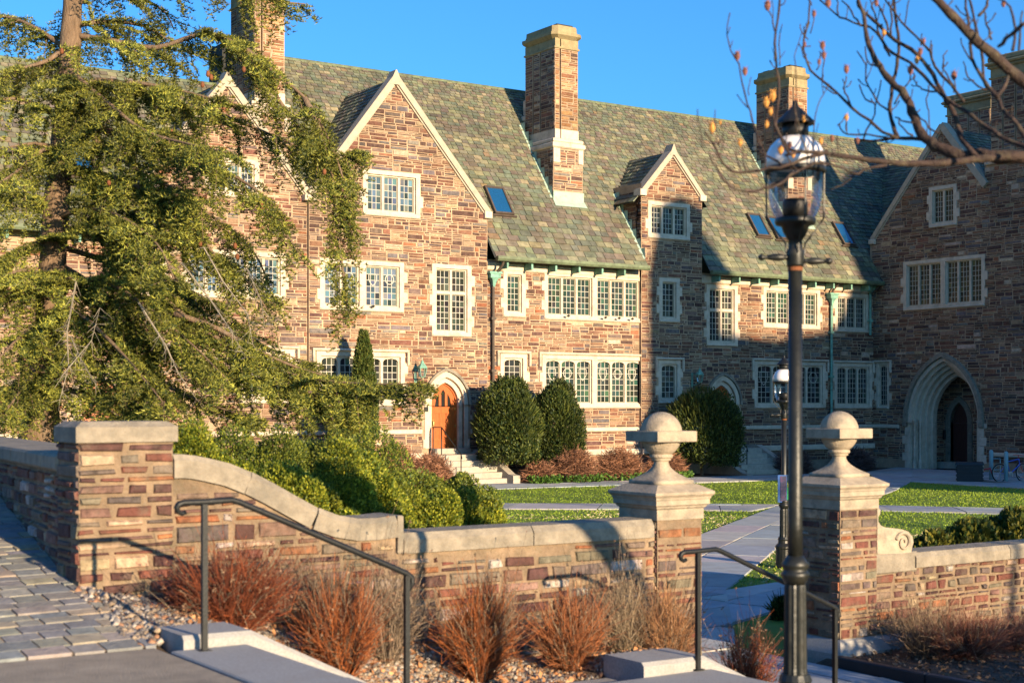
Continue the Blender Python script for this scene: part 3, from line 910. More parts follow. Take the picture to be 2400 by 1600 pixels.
# rubble facing
def gl_lim(G, top):
    def f(z):
        lo, hi = G['l'][0], G['r'][0]
        if z > G['l'][1]: lo = G['x'] - (G['z'] - z) * (G['x'] - G['l'][0]) / (G['z'] - G['l'][1]) + 0.05
        if z > G['r'][1]: hi = G['x'] + (G['z'] - z) * (G['r'][0] - G['x']) / (G['z'] - G['r'][1]) - 0.05
        return lo, hi
    return f
pc = Pieces()
rubble(pc, FA, 21.9, 29.05, 0.3, 13.8, HA, gl_lim(GA, 0))
rubble(pc, FF, 29.05, 36.2, 0.3, 7.55, HM)
rubble(pc, FA, 36.2, 39.32, 0.3, 12.5, HD, gl_lim(DM, 0))
rubble(pc, FF, 39.32, 49.4, 0.3, 7.55, HM)
def liml(z):
    if z > 7.6:
        if z > 9.9:
            return (GL['x'] - (GL['z'] - z) * 0.80 + 0.1, GL['x'] + (GL['z'] - z) * 0.80 - 0.1)
        return (16.25, 21.9)
    return (6.2, 21.9)
rubble(pc, FF, 6.2, 21.9, 0.3, 13.0, HL, liml)
FDL = Frame((36.2, 0, 0), (0, -1, 0), (-1, 0, 0))
rubble(pc, FDL, -46.6, -YA, 8.2, 11.0, (), lambda z: (-roofY(z) , -YA))
pc.finish(bld, 'wall_stone', MT['stone'], 300, ok=lambda x, y: x > 860 and not (1480 < x < 1500))
# string courses, plinth and frieze
tb = MB()
zb1 = 1.62
def band(fr, segs, z0, z1, n1, m_):
    for a0, a1 in segs:
        b = MB(); fbox(b, fr, a0, a1, z0, z1, -0.02, n1, 0.03); b.build('string_course', m_, bld)
dl, dr = dcx - 1.02, dcx + 1.02
band(FA, [(21.9, dl), (dr, 29.05)], zb1, zb1 + 0.16, 0.10, MT['trim'])
band(FF, [(6.2, 21.88), (29.07, 36.18), (39.34, d2x - 1.0), (d2x + 1.0, 49.38)], zb1, zb1 + 0.16, 0.10, MT['trim'])
band(FA, [(36.2, 39.32)], zb1, zb1 + 0.16, 0.10, MT['trim'])
band(FA, [(21.9, dl), (dr, 29.05), (36.2, 39.32)], 0.72, 0.95, 0.14, MT['trim'])
band(FF, [(6.2, 21.88), (29.07, 36.18), (39.34, d2x - 1.0), (d2x + 1.0, 49.38)], 0.72, 0.95, 0.14, MT['trim'])
band(FF, [(29.1, 36.18), (39.34, 49.38)], 7.56, 7.86, 0.06, MT['trim'])

# copings
def coping_line(fr, p, q, w=0.24, n0=-0.34, n1=0.12, name='gable_coping', parent=None, m='gablecop'):
    a = Vector(p); b = Vector(q); d = (b - a).normalized(); s_ = Vector((-d.y, d.x))
    if s_.y < 0: s_ = -s_
    o = MB()
    A = [a - s_ * 0.10, b - s_ * 0.10, b + s_ * (w - 0.1), a + s_ * (w - 0.1)]
    vs = [fr.p(v.x, v.y, n) for n in (n0, n1) for v in A]
    o.add(vs, [(0, 3, 2, 1), (4, 5, 6, 7), (0, 1, 5, 4), (1, 2, 6, 5), (2, 3, 7, 6), (3, 0, 4, 7)])
    # thin roll along the inner edge
    B = [a - s_ * 0.16, b - s_ * 0.16, b - s_ * 0.101, a - s_ * 0.101]
    vs = [fr.p(v.x, v.y, n) for n in (0.0, n1 * 0.5) for v in B]
    o.add(vs, [(0, 3, 2, 1), (4, 5, 6, 7), (0, 1, 5, 4), (1, 2, 6, 5), (2, 3, 7, 6), (3, 0, 4, 7)])
    return o.build(name, MT[m], parent or bld)
for G, fr in ((GA, FA), (GL, FF), (DM, FA)):
    w = 0.21 if G is not DM else 0.18
    apex = (G['x'], G['z'] + 0.05)
    coping_line(fr, G['l'], apex, w); coping_line(fr, G['r'], apex, w)
    k = MB()
    for (x, z), s_ in ((G['l'], -1), (G['r'], 1)):
        if G is GL and s_ == 1: continue
        if G is GA and s_ == -1: continue
        x0, x1 = sorted((x - s_ * 0.18, x + s_ * 0.14))
        fbox(k, fr, x0, x1, z - 0.2, z + 0.05, -0.3, 0.14, 0.02)
    if k.v: k.build('kneeler', MT['trim'], bld)
for G, fr in ((GA, FA), (GL, FF), (DM, FA)):
    k = MB(); e_ = 0.2 if G is DM else 0.27
    plate(k, fr, [(G['x'] - e_, G['z'] - e_ * 1.25 + 0.12), (G['x'] + e_, G['z'] - e_ * 1.25 + 0.12), (G['x'] + 0.02, G['z'] + 0.30), (G['x'] - 0.02, G['z'] + 0.30)], [], -0.345, 0.128); k.build('apex_stone', MT['gablecop'], bld)
k = MB(); fbox(k, FA, 21.7, 22.15, 9.50, 9.70, -0.3, 0.15, 0.02); k.build('valley_corbel', MT['trim'], bld)

# ---------------------------------------------------------------- slate roofs
def sframe(o, U, up, N):
    f = Frame(o, U, N); f.Z = Vector(up); return f
def slates(pc, fr, ivals, b1, e0=0.30, e1=0.135, w0=0.44, w1=0.24, th=0.03):
    b = 0.0; row = 0
    while b < b1:
        t = b / b1
        e = e0 + (e1 - e0) * t ** 0.8; w = w0 + (w1 - w0) * t ** 0.8
        bt = min(b + e + 0.03, b1 + 0.02)
        for lo, hi in ivals(b + e * 0.5):
            x = lo - rnd.uniform(0, w)
            while x < hi:
                ww = w * rnd.uniform(0.7, 1.3)
                x0, x1 = max(x + 0.008, lo), min(x + ww - 0.008, hi)
                if x1 - x0 > 0.05:
                    dl_ = rnd.uniform(-0.012, 0.012); n = th * rnd.uniform(0.85, 1.5); j = rnd.uniform(-0.008, 0.008)
                    c_ = rnd.uniform(0, 0.02)
                    vs = [fr.p(x0, b + dl_ + j, 0), fr.p(x1, b + dl_ - j, 0), fr.p(x1, bt, -0.01), fr.p(x0, bt, -0.01),
                          fr.p(x0 + c_, b + dl_ + j, n), fr.p(x1 - c_, b + dl_ - j, n), fr.p(x1, bt, 0.004), fr.p(x0, bt, 0.004)]
                    pc.add(vs, [(4, 5, 6, 7), (0, 1, 5, 4), (1, 2, 6, 5), (3, 0, 4, 7)], pick(SLATE, 0.14))
                x += ww
        b += e; row += 1
def sub_iv(iv, lo, hi):
    out = []
    for a, b in iv:
        if hi <= a or lo >= b: out.append((a, b)); continue
        if a < lo: out.append((a, lo))
        if b > hi: out.append((hi, b))
    return out
MAINF = sframe((0, 44.4, EZ), (1, 0, 0), (0, cp, sp), (0, -sp, cp))
RL = (15.34 - EZ) / sp
def main_iv(b):
    z = EZ + b * sp
    iv = [(7.0, 20.3), (20.3, 58.0)] if z < 13.75 else [(20.3, 58.0)]
    # valley with the wing
    xv = 49.2 + (z - EZ) * (53.96 - 49.2) / (14.0 - EZ)
    if z < 14.0: iv = sub_iv(iv, xv, 99)
    if z < GA['z']: iv = sub_iv(iv, max(21.6, GA['x'] - (GA['z'] - z) * 0.81), min(29.1, GA['x'] + (GA['z'] - z) * 0.875 + 0.02))
    if z < GL['z']: iv = sub_iv(iv, max(16.18, GL['x'] - (GL['z'] - z) * 0.84), min(22.0, GL['x'] + (GL['z'] - z) * 0.84))
    if z < 11.1: iv = sub_iv(iv, 36.18, 39.34)
    elif z < DM['z']: iv = sub_iv(iv, DM['x'] - (DM['z'] - z) * 0.95, DM['x'] + (DM['z'] - z) * 0.95)
    return iv
roof = MB()
def _hz(x, z): return (x, (z - EZ) / sp)
_out = [_hz(7, EZ), _hz(16.6, EZ), _hz(16.6, 10.3), _hz(GL['x'], GL['z'] - 0.15), _hz(21.55, 10.15), _hz(GA['x'], GA['z'] - 0.15), _hz(28.75, 9.9), _hz(29.05, 9.3), _hz(29.05, EZ), _hz(36.2, EZ), _hz(36.2, 11.1), _hz(DM['x'], DM['z'] - 0.1), _hz(39.32, 11.1), _hz(39.32, EZ), _hz(49.3, EZ), _hz(58, 15.34), _hz(20.3, 15.34), _hz(20.3, 13.8), _hz(7, 13.8)]
plate(roof, MAINF, _out, [], -0.05, 0.0, outer=False)
roof.add([(20.3, 49.49, 15.34), (60, 49.49, 15.34), (60, 54.6, EZ), (7, 54.6, EZ), (7, 48.43, 13.8), (20.3, 48.43, 13.8)], [(0, 1, 2, 3, 4, 5)])
roof.box((20.28, 48.4, 12), (20.6, 49.6, 15.3))
roof_o = roof.build('roof', MT['underlay'], bld)
ps = Pieces()
slates(ps, MAINF, main_iv, RL)
# cross gables and dormer: slopes facing left (-X) and right (+X)
def cross(G, pitch, eavex, xl=True, xr=True, y0=None):
    q = math.hypot(1, pitch); c, s_ = 1 / q, pitch / q
    y0 = y0 or YA + 0.02
    yr = roofY(G['z'])
    m_ = MB()
    zl = G['z'] - (G['x'] - eavex[0]) * pitch
    zr = G['z'] - (eavex[1] - G['x']) * pitch
    m_.add([(eavex[0], y0, zl - 0.03), (G['x'], y0, G['z'] - 0.03), (G['x'], yr, G['z'] - 0.03), (eavex[0], roofY(zl), zl - 0.03)], [(0, 1, 2, 3)])
    m_.add([(eavex[1], y0, zr - 0.03), (eavex[1], roofY(zr), zr - 0.03), (G['x'], yr, G['z'] - 0.03), (G['x'], y0, G['z'] - 0.03)], [(0, 1, 2, 3)])
    m_.build('gable_roof', MT['underlay'], bld)
    if xl:
        f = sframe((eavex[0], 0, zl), (0, -1, 0), (c, 0, s_), (-s_, 0, c))
        slates(ps, f, lambda b: [(-roofY(zl + b * s_), -y0)], (G['z'] - zl) / s_, 0.28, 0.2, 0.36, 0.3)
    if xr:
        f = sframe((eavex[1], 0, zr), (0, 1, 0), (-c, 0, s_), (s_, 0, c))
        slates(ps, f, lambda b: [(y0, roofY(zr + b * s_))], (G['z'] - zr) / s_, 0.28, 0.2, 0.36, 0.3)
cross(GA, (GA['z'] - 9.68) / 3.58, (21.8, 28.9))
cross(GL, (GL['z'] - 9.8) / 2.85, (16.1, 21.9), y0=WALLY + 0.02)
cross(DM, 1.10, (35.85, 39.6))
ps.finish(roof_o, 'slate', MT['slate'], 300, ok=lambda x, y: x > 1120 or (x > 950 and y > 250))
rg = MB(); rg.tube([(20.3, 49.5, 15.36), (59, 49.5, 15.36)], 0.06, 6); rg.build('ridge_roll', MT['gutter'], roof_o)
rg = MB(); rg.tube([(7, 48.45, 13.82), (20.3, 48.45, 13.82)], 0.06, 6); rg.build('ridge_roll', MT['gutter'], roof_o)

# gutters, brackets, pipes
for x0, x1 in ((29.12, 36.15), (39.36, 49.3), (7.0, 16.2)):
    g = MB(); pr = [(-0.10, 0.10), (-0.105, 0.0), (-0.06, -0.075), (0.03, -0.085), (0.09, -0.02), (0.09, 0.08)]
    vs = []; fs = []
    for X_ in (x0, x1):
        vs += [(X_, 44.36 + a, 7.92 + b) for a, b in pr]
    k = len(pr)
    fs = [(i, i + 1, k + i + 1, k + i) for i in range(k - 1)] + [tuple(range(k)), tuple(range(2 * k - 1, k - 1, -1))]
    g.add(vs, fs); gut = g.build('gutter', MT['gutter'], bld)
    x = x0 + 0.55
    while x < x1 - 0.2:
        b = MB(); b.box((x - 0.04, 44.47, 7.60), (x + 0.04, 44.93, 7.84)); b.build('gutter_bracket', MT['copper'], gut)
        x += 1.08
def downpipe(x, ytop, yh0, yh1, ybot, m, Y=WALLY):
    X_, zt = ab(x, ytop, Y - 0.15); _, h0 = ab(x, yh0, Y - 0.15); _, h1 = ab(x, yh1, Y - 0.15)
    _, zb = ab(x, ybot, Y - 0.15); zb = max(0.1, zb)
    d = MB(); d.tube([(X_, Y - 0.12, h1 + 0.05), (X_, Y - 0.12, zb)], 0.058, 8)
    pipe = d.build('downpipe', m, bld)
    s_ = MB(); s_.tube([(X_ + 0.18, Y - 0.55, zt), (X_ + 0.16, Y - 0.5, zt - 0.15), (X_ + 0.02, Y - 0.2, zt - 0.5), (X_, Y - 0.14, h0 - 0.02)], 0.05, 8)
    s_.build('swan_neck', MT['pipe'], pipe)
    h = MB()
    h.box((X_ - 0.22, Y - 0.30, h0 - 0.22), (X_ + 0.22, Y - 0.03, h0), ch=0.02)
    h.lathe((X_, Y - 0.14, 0), [(0.06, h1), (0.10, h1 + 0.15), (0.14, h0 - 0.30), (0.20, h0 - 0.22)], 4)
    h.box((X_ - 0.27, Y - 0.33, h0 - 0.06), (X_ + 0.27, Y - 0.03, h0 + 0.02), ch=0.01)
    h.build('hopper_head', MT['copper'], pipe)
    z = h1 - 1.2
    while z > zb + 0.3:
        c = MB(); c.box((X_ - 0.10, Y - 0.19, z), (X_ + 0.10, Y - 0.02, z + 0.10)); c.build('pipe_collar', MT['copper'] if m is MT['copper'] else m, pipe)
        z -= 1.9
downpipe(1157, 612, 638, 672, 1040, MT['pipe'])
downpipe(1950, 652, 688, 716, 1030, MT['copper'])
downpipe(2041, 662, 668, 690, 785, MT['copper'])

# skylights
def skylight(x, y, w, l):
    u, v = uv(x, y)
    # meet the main roof plane
    s_ = 0.0
    for _ in range(30):
        Y_ = 44.4 + s_; X_, Z_ = onY(x, y, Y_)
        s_ += ((Z_ - EZ) / TP - s_) * 0.5
    b = s_ / cp
    o = MB(); fr = MAINF
    plate(o, fr, rect(X_ - w / 2, X_ + w / 2, b - l / 2, b + l / 2), [rect(X_ - w / 2 + 0.07, X_ + w / 2 - 0.07, b - l / 2 + 0.08, b + l / 2 - 0.08)], 0.0, 0.15)
    fbox(o, fr, X_ - w / 2 - 0.12, X_ + w / 2 + 0.12, b - l / 2 - 0.07, b - l / 2 - 0.002, 0.0, 0.09)
    sk = o.build('skylight', MT['pipe'], roof_o)
    g = MB(); g.add([fr.p(X_ - w / 2 + 0.06, b - l / 2 + 0.07, 0.11), fr.p(X_ + w / 2 - 0.06, b - l / 2 + 0.07, 0.11), fr.p(X_ + w / 2 - 0.06, b + l / 2 - 0.07, 0.11), fr.p(X_ - w / 2 + 0.06, b + l / 2 - 0.07, 0.11)], [(0, 1, 2, 3)])
    g.build('skylight_pane', MT['skyglass'], sk)
skylight(1167, 474, 0.85, 1.35)
skylight(1775, 531, 0.75, 1.25); skylight(1821, 538, 0.75, 1.25); skylight(1975, 551, 0.75, 1.3); skylight(186, 382, 0.8, 1.3)

# chimneys
def chimney(dx, limit):
    x0, x1 = 32.93 + dx, 34.33 + dx
    yf, yb = 46.2, 48.35
    sx0, sx1 = 33.06 + dx, 34.16 + dx
    FB = Frame((0, yf, 0), (1, 0, 0), (0, -1, 0)); FS = Frame((0, yf + 0.08, 0), (1, 0, 0), (0, -1, 0))
    SB = Frame((x0, 0, 0), (0, -1, 0), (-1, 0, 0)); SS = Frame((sx0, 0, 0), (0, -1, 0), (-1, 0, 0))
    b = MB()
    b.box((x0, yf, 9.5), (x1, yb, 12.55))
    b.box((sx0 + 0.1, yf + 0.2, 12.5), (sx1 - 0.05, yb - 0.1, 16.5))
    # flues separated by dark slots
    for q0, q1 in ((sx0, sx0 + 0.22), (sx0 + 0.29, sx1)):
        b.box((q0, yf + 0.08, 13.3), (q1, yf + 0.9, 16.42))
    for q0, q1 in ((yf + 0.9, yf + 1.02), (yf + 1.09, yf + 1.52), (yf + 1.59, yb - 0.05)):
        b.box((sx0, q0 if q0 > yf + 0.95 else yf + 0.905, 13.3), (sx0 + 0.6, q1, 16.42))
    b.box((sx0 + 0.02, yb - 0.05, 10), (sx1 - 0.1, yb + 0.45, 13.9))
    ch = b.build('chimney', MT['mortar'], bld)
    p = Pieces()
    rubble(p, FB, x0, x1, 10.85, 12.5, [rect(x0, x0 + 0.3, 12.0, 12.6), rect(x1 - 0.22, x1, 12.0, 12.6)], n=0.015)
    rubble(p, FS, sx0, sx0 + 0.22, 13.32, 16.4, ls=(0.2, 0.3), n=0.015, pal=CHIM_SUNLIT)
    rubble(p, FS, sx0 + 0.29, sx1, 13.32, 16.4, n=0.015, pal=CHIM_SUNLIT)
    rubble(p, SB, -yb, -yf, 9.6, 12.5, (), lambda z: (-roofY(z) - 0.05, -yf), n=0.015)
    for q0, q1 in ((yf + 0.08, yf + 1.02), (yf + 1.09, yf + 1.52), (yf + 1.59, yb - 0.05)):
        rubble(p, SS, -q1, -q0, 13.32, 16.4, n=0.015)
    p.finish(ch, 'chimney_stone', MT['stone'], limit)
    t = MB()
    t.box((x0 - 0.08, yf - 0.08, 12.56), (x1 + 0.08, yb + 0.05, 12.78), ch=0.05)
    t.box((x0 - 0.02, yf - 0.02, 12.78), (x1 + 0.02, yb + 0.02, 12.94), ch=0.04)
    t.build('chimney_moulding', MT['trim'], ch)
    t = MB(); t.box((sx0 - 0.01, yf + 0.05, 12.95), (sx0 + 0.23, yb, 13.3)); t.box((sx0 + 0.28, yf + 0.05, 12.95), (sx1 + 0.01, yb, 13.3)); t.build('chimney_band', MT['trim'], ch)
    for q0, q1 in ((x0 - 0.01, x0 + 0.3), (x1 - 0.22, x1 + 0.01)):
        t = MB(); fbox(t, FB, q0, q1, 12.0, 12.55, -0.2, 0.035); t.build('chimney_quoin', MT['trim'], ch)
    t = MB(); t.box((sx0 + 0.0, yb - 0.04, 13.9), (sx0 + 0.75, yb + 0.5, 14.15), ch=0.06); t.box((sx0 + 0.1, yb - 0.03, 14.15), (sx0 + 0.6, yb + 0.25, 14.8), ch=0.05); t.build('chimney_shoulder', MT['trim'], ch)
    c = MB()
    c.box((sx0 - 0.05, yf + 0.03, 16.42), (sx1 + 0.05, yb, 16.50), ch=0.02)
    for q0, q1 in ((sx0, sx0 + 0.23), (sx0 + 0.28, sx1)):
        c.box((q0, yf + 0.06, 16.5), (q1, yb - 0.04, 16.82))
    c.lathe(((sx0 + sx1) / 2, (yf + yb) / 2, 0), [(1, 0)], 4, cap=False) if False else None
    def slab(e, z0, z1, e2=None):
        e2 = e if e2 is None else e2
        vs = []
        for z, q in ((z0, e), (z1, e2)):
            k = 0.18
            X0, X1, Y0, Y1 = sx0 - q, sx1 + q, yf + 0.08 - q, yb - 0.05 + q
            vs += [(X0 + k, Y0, z), (X1 - k, Y0, z), (X1, Y0 + k, z), (X1, Y1 - k, z), (X1 - k, Y1, z), (X0 + k, Y1, z), (X0, Y1 - k, z), (X0, Y0 + k, z)]
        c.add(vs, [tuple(range(7, -1, -1)), tuple(range(8, 16))] + [(i, (i + 1) % 8, 8 + (i + 1) % 8, 8 + i) for i in range(8)])
    slab(0.02, 16.8, 16.93, 0.17); slab(0.17, 16.931, 17.04); slab(0.08, 17.041, 17.14, 0.06); slab(0.05, 17.141, 17.32, 0.04)
    c.build('chimney_cap', MT['capstone'], ch)
    for k in range(3):
        w = MB(); yy = yf + 0.35 + k * 0.65
        w.box((sx0 + 0.15, yy - 0.2, 17.35), (sx1 - 0.2, yy + 0.2, 17.40)); w.tube([((sx0 + sx1) / 2, yy, 17.28), ((sx0 + sx1) / 2, yy, 17.36)], 0.13, 8)
        w.build('chimney_cowl', MT['iron'], ch)
    f = MB(); zb = EZ + (yf - 44.4) * TP
    f.add([(x0 - 0.03, yf - 0.04, zb - 0.1), (x1 + 0.03, yf - 0.04, zb - 0.1), (x1 + 0.03, yf - 0.05, zb + 0.32), (x0 - 0.03, yf - 0.05, zb + 0.32)], [(0, 1, 2, 3)])
    f.add([(x0 - 0.06, yf - 0.25, zb - 0.28), (x1 + 0.06, yf - 0.25, zb - 0.28), (x1 + 0.04, yf - 0.05, zb - 0.02), (x0 - 0.04, yf - 0.05, zb - 0.02)], [(0, 1, 2, 3)])
    for i in range(8):
        y = yf + i * 0.27; z = EZ + (y - 44.4) * TP
        f.add([(x0 - 0.03, y, z - 0.02), (x0 - 0.03, y + 0.27, z + 0.27 * TP - 0.02), (x0 - 0.03, y + 0.27, z + 0.27 * TP + 0.12), (x0 - 0.03, y + 0.02, z + 0.27 * TP + 0.12)], [(0, 1, 2, 3)])
        f.add([(x0 - 0.13, y, z + 0.05), (x0 - 0.02, y, z + 0.05), (x0 - 0.02, y + 0.27, z + 0.27 * TP + 0.05), (x0 - 0.13, y + 0.27, z + 0.27 * TP + 0.05)], [(0, 1, 2, 3)])
    f.build('flashing', MT['patina'], ch)
chimney(0, 150); chimney(12.45, 50); chimney(-12.5, 60)
# flashing beside the dormer and small bird silhouettes kept off: plain copper strip
f = MB()
for i in range(7):
    y = 44.6 + i * 0.27; z = EZ + (y - 44.4) * TP
    f.add([(36.12, y, z + 0.04), (36.19, y, z + 0.10), (36.19, y + 0.27, z + 0.27 * TP + 0.10), (36.05, y + 0.27, z + 0.27 * TP + 0.04)], [(0, 1, 2, 3)])
    f.add([(36.17, y, z), (36.17, y + 0.24, z + 0.24 * TP), (36.17, y + 0.24, z + 0.24 * TP + 0.16), (36.17, y + 0.02, z + 0.24 * TP + 0.16)], [(0, 1, 2, 3)])
f.build('dormer_flashing', MT['patina'], bld)
bd = MB()
for x, y in ((1331, 740), (1418, 744), (1450, 745.5), (1481, 747), (785, 713), (873, 718)):
    X_, Z_ = ab(x, y, YA - 0.1)
    bd.add([(X_ - 0.1, WALLY - 0.25, Z_), (X_, WALLY - 0.27, Z_ + 0.05), (X_ + 0.1, WALLY - 0.25, Z_ + 0.01), (X_, WALLY - 0.25, Z_ - 0.06)], [(0, 3, 1), (1, 3, 2)])
bd.build('drip_ornament', MT['iron'], bld)
# ---------------------------------------------------------------- the wing with the great arch
WX = 49.4
wing = thing('side_wing', 'shaded gabled wing with the deep pointed archway, closing the court on the right', 'building', (50, 41, 0))
FW = Frame((WX, 0, 0), (0, -1, 0), (-1, 0, 0))
def wab(x, y, X=WX):
    Y_, Z_ = onX(x, y, X); return -Y_, Z_
HW, OW = [], []
def WW(x0, y0, x1, y1, **k):
    a0, b1 = wab(x0, y0); a1, b0 = wab(x1, y1)
    o, h = window(wing, FW, a0, a1, b0, b1, **k); HW.append(o); OW.append(h)
PANE_BUDGET[0] = 60
GLASS_D = [((0.03, 0.028, 0.018), 4), ((0.06, 0.05, 0.025), 2), ((0.02, 0.02, 0.02), 2), ((0.10, 0.08, 0.035), 0.6)]
WW(2178, 440, 2243, 527, groups=(2,), gl=GLASS_D)
WW(2118, 614, 2309, 716, groups=(3, 3), gl=GLASS_D)
WW(2055, 850, 2084, 957, groups=(1,), arched=True, hood=True, jamb=0.1)
GW = dict(x=-41.2, z=14.3, l=(-45.05, 9.9), r=(-39.05, 11.8))
acx = -41.15; ahw = 1.86; azs = 2.0; aza = 4.60
aop = arch(acx, ahw, -0.35, azs, aza, 12)
OW.append(aop)
HW.append(arch(acx, ahw + 0.22, -0.35, azs, aza + 0.22, 12))
m_ = MB()
plate(m_, FW, [(-45.2, -0.4), (-30.0, -0.4), (-30.0, 12.35), (-39.05, 12.35), (-39.05, GW['r'][1]), (GW['x'], GW['z']), (-45.05, 9.9), (-45.2, 9.9)], OW, -0.5, 0.0)
m_.build('wing_wall', MT['mortar'], wing)
pc = Pieces()
def limw(z):
    lo, hi = -45.1, -34.0
    if z > 9.9: lo = GW['x'] - (GW['z'] - z) * 3.85 / 4.4 + 0.08
    if z > 12.3: hi = GW['x'] + (GW['z'] - z) * 0.86 - 0.08
    elif z > 11.8: hi = -34.0
    return lo, hi
gap = [[(-39.1, 11.75), (-39.04, 11.75), (-39.04, 12.4), (-40.1, 13.2)]]
rubble(pc, FW, -45.1, -34.0, 0.3, 14.0, HW + gap, limw)
pc.finish(wing, 'wall_stone', MT['stone'], 300)
coping_line(FW, GW['l'], (GW['x'], GW['z'] + 0.05), 0.2, n0=-0.25, n1=0.10, parent=wing)
coping_line(FW, (GW['x'], GW['z'] + 0.05), (-38.95, 11.55), 0.26, n0=-0.25, n1=0.16, parent=wing)
b = MB(); fbox(b, FW, -39.0, -30, 12.36, 12.50, -0.4, 0.14, 0.04); b.build('wall_ledge', MT['trim'], wing)
b = MB(); fbox(b, FW, -45.04, acx - ahw - 0.5, zb1, zb1 + 0.16, -0.02, 0.10, 0.03); b.build('string_course', MT['trim'], wing)
b = MB(); fbox(b, FW, acx + ahw + 0.62, -30, 0.55, 0.72, -0.02, 0.16, 0.04); b.build('string_course', MT['trim'], wing)
b = MB(); fbox(b, FW, -45.2, -44.85, 9.7, 9.92, -0.2, 0.14, 0.03); b.build('kneeler', MT['trim'], wing)
# stepped orders of the arch
zf = -0.12
for k in range(5):
    w0 = ahw + 0.04 - 0.12 * k; w1 = ahw - 0.10 - 0.12 * k
    a0 = aza + 0.03 - 0.15 * k; a1 = aza - 0.13 - 0.15 * k
    m_ = MB(); nn = 0.02 - 0.22 * k
    plate(m_, FW, arch(acx, w0, zf, azs, a0, 12), [arch(acx, w1, zf + 0.001, azs, a1, 12)], nn - 0.24, nn)
    m_.build('arch_order', MT['trim'], wing)
    if k in (1, 2):
        for s_ in (-1, 1):
            cx_ = acx + s_ * (w1 + 0.02)
            P = FW.p(cx_, 0, nn + 0.06)
            c = MB(); c.lathe((P.x, P.y, 0), [(0.09, zf), (0.09, 0.2), (0.055, 0.32), (0.055, azs - 0.12), (0.085, azs - 0.05), (0.085, azs)], 10); c.build('arch_shaft', MT['trim'], wing, smooth=False)
m_ = MB(); plate(m_, FW, arch(acx, ahw + 0.20, azs - 0.12, azs, aza + 0.24, 12), [arch(acx, ahw + 0.05, azs - 0.121, azs, aza + 0.05, 12)], -0.02, 0.16); m_.build('hood_mould', MT['coping'], wing)
for s_ in (-1, 1):
    z = zf; i = 0
    while z < azs - 0.1:
        h = 0.36; w = 0.34 if i % 2 else 0.20
        q = MB(); x0, x1 = sorted((acx + s_ * (ahw - 0.02), acx + s_ * (ahw + w)))
        fbox(q, FW, x0, x1, z + 0.005, min(z + h, azs - 0.12) - 0.005, -0.1, 0.035, 0.012); q.build('jamb_block', MT['trim'], wing)
        z += h; i += 1
    q = MB(); P = FW.p(acx + s_ * (ahw + 0.13), azs - 0.2, 0.08); q.box((P.x - 0.08, P.y - 0.1, P.z - 0.1), (P.x + 0.08, P.y + 0.1, P.z + 0.1), ch=0.04); q.build('hood_stop', MT['coping'], wing)
# passage behind the arch: side walls, vault, back wall with the inner door
pw = ahw - 0.70; PL, PR, PD = 42.75, 40.0, 1.95; icx = -41.92
FPL = Frame((0, PL, 0), (1, 0, 0), (0, -1, 0))    # left side of the passage, faces -Y
rb = MB()
rb.box((WX + 0.9, PL, -0.3), (WX + 2.4, PL + 0.3, 4.4)); rb.box((WX + 0.9, PR - 0.3, -0.3), (WX + 2.4, PR, 4.4)); rb.box((WX + 0.9, PR - 0.3, 3.95), (WX + 2.4, PL + 0.3, 4.3))
rb.build('passage_wall', MT['mortar'], wing)
p_ = Pieces(); rubble(p_, FPL, WX + 1.05, WX + PD, 0.0, 4.0, n=0.012); 
FBK = Frame((WX + PD, 0, 0), (0, -1, 0), (-1, 0, 0))
ih = arch(icx, 0.46, 0.2, 1.9, 2.75)
m_ = MB(); plate(m_, FBK, rect(-PL, -PR, zf, 4.2), [ih], -0.3, 0.0); m_.build('passage_end_wall', MT['mortar'], wing)
rubble(p_, FBK, -PL, -PR, 0.0, 4.1, [arch(icx, 0.7, 0.0, 1.9, 3.0)], n=0.012)
p_.finish(wing, 'passage_stone', MT['stone'], 60)
m_ = MB(); plate(m_, FBK, arch(icx, 0.70, 0.1, 1.9, 3.02), [ih], -0.25, 0.05); m_.build('inner_arch', MT['coping'], wing)
m_ = MB(); plate(m_, FBK, arch(icx, 0.50, 0.15, 1.9, 2.80), [], -0.22, -0.17); m_.build('inner_door', MT['doorstain'], wing)
m_ = MB(); m_.box((WX - 0.05, 41.15 - 1.9, -0.2), (WX + 2.4, 41.15 + 1.9, zf + 0.02)); m_.box((WX + 1.4, -icx - 0.75, zf), (WX + 2.15, -icx + 0.75, 0.18)); m_.build('threshold', MT['steps'], wing)
b = MB(); fbox(b, FBK, icx - 0.80, icx - 0.68, 1.15, 1.55, 0.0, 0.14, 0.02); b.build('mail_box', MT['iron'], wing)
# low wall and steps kerb left of the arch
# wing roofs
pitW = (14.0 - EZ) / (53.96 - 49.2)
q = math.hypot(1, pitW); c1, s1 = 1 / q, pitW / q
FWR = sframe((49.2, 0, EZ), (0, -1, 0), (c1, 0, s1), (-s1, 0, c1))
m_ = MB(); m_.add([(49.62, 44.75, EZ + 0.42 * pitW), (49.62, 30, EZ + 0.42 * pitW), (53.96, 30, 14.0), (53.96, 48.6, 14.0)], [(0, 1, 2, 3)])
m_.add([(53.96, 48.6, 14.0), (53.96, 30, 14.0), (60, 30, 8), (60, 48.6, 8)], [(0, 1, 2, 3)])
pg = (14.3 - 9.9) / 3.85
m_.add([(WX + 0.2, 41.2, 14.25), (WX + 0.2, 37.6, 14.25 - 3.6 * pg), (58, 37.6, 14.25 - 3.6 * pg), (58, 41.2, 14.25)], [(0, 1, 2, 3)])
m_.add([(WX + 0.2, 41.2, 14.25), (58, 41.2, 14.25), (58, 45.0, 14.25 - 3.8 * pg), (WX + 0.2, 45.0, 14.25 - 3.8 * pg)], [(0, 1, 2, 3)])
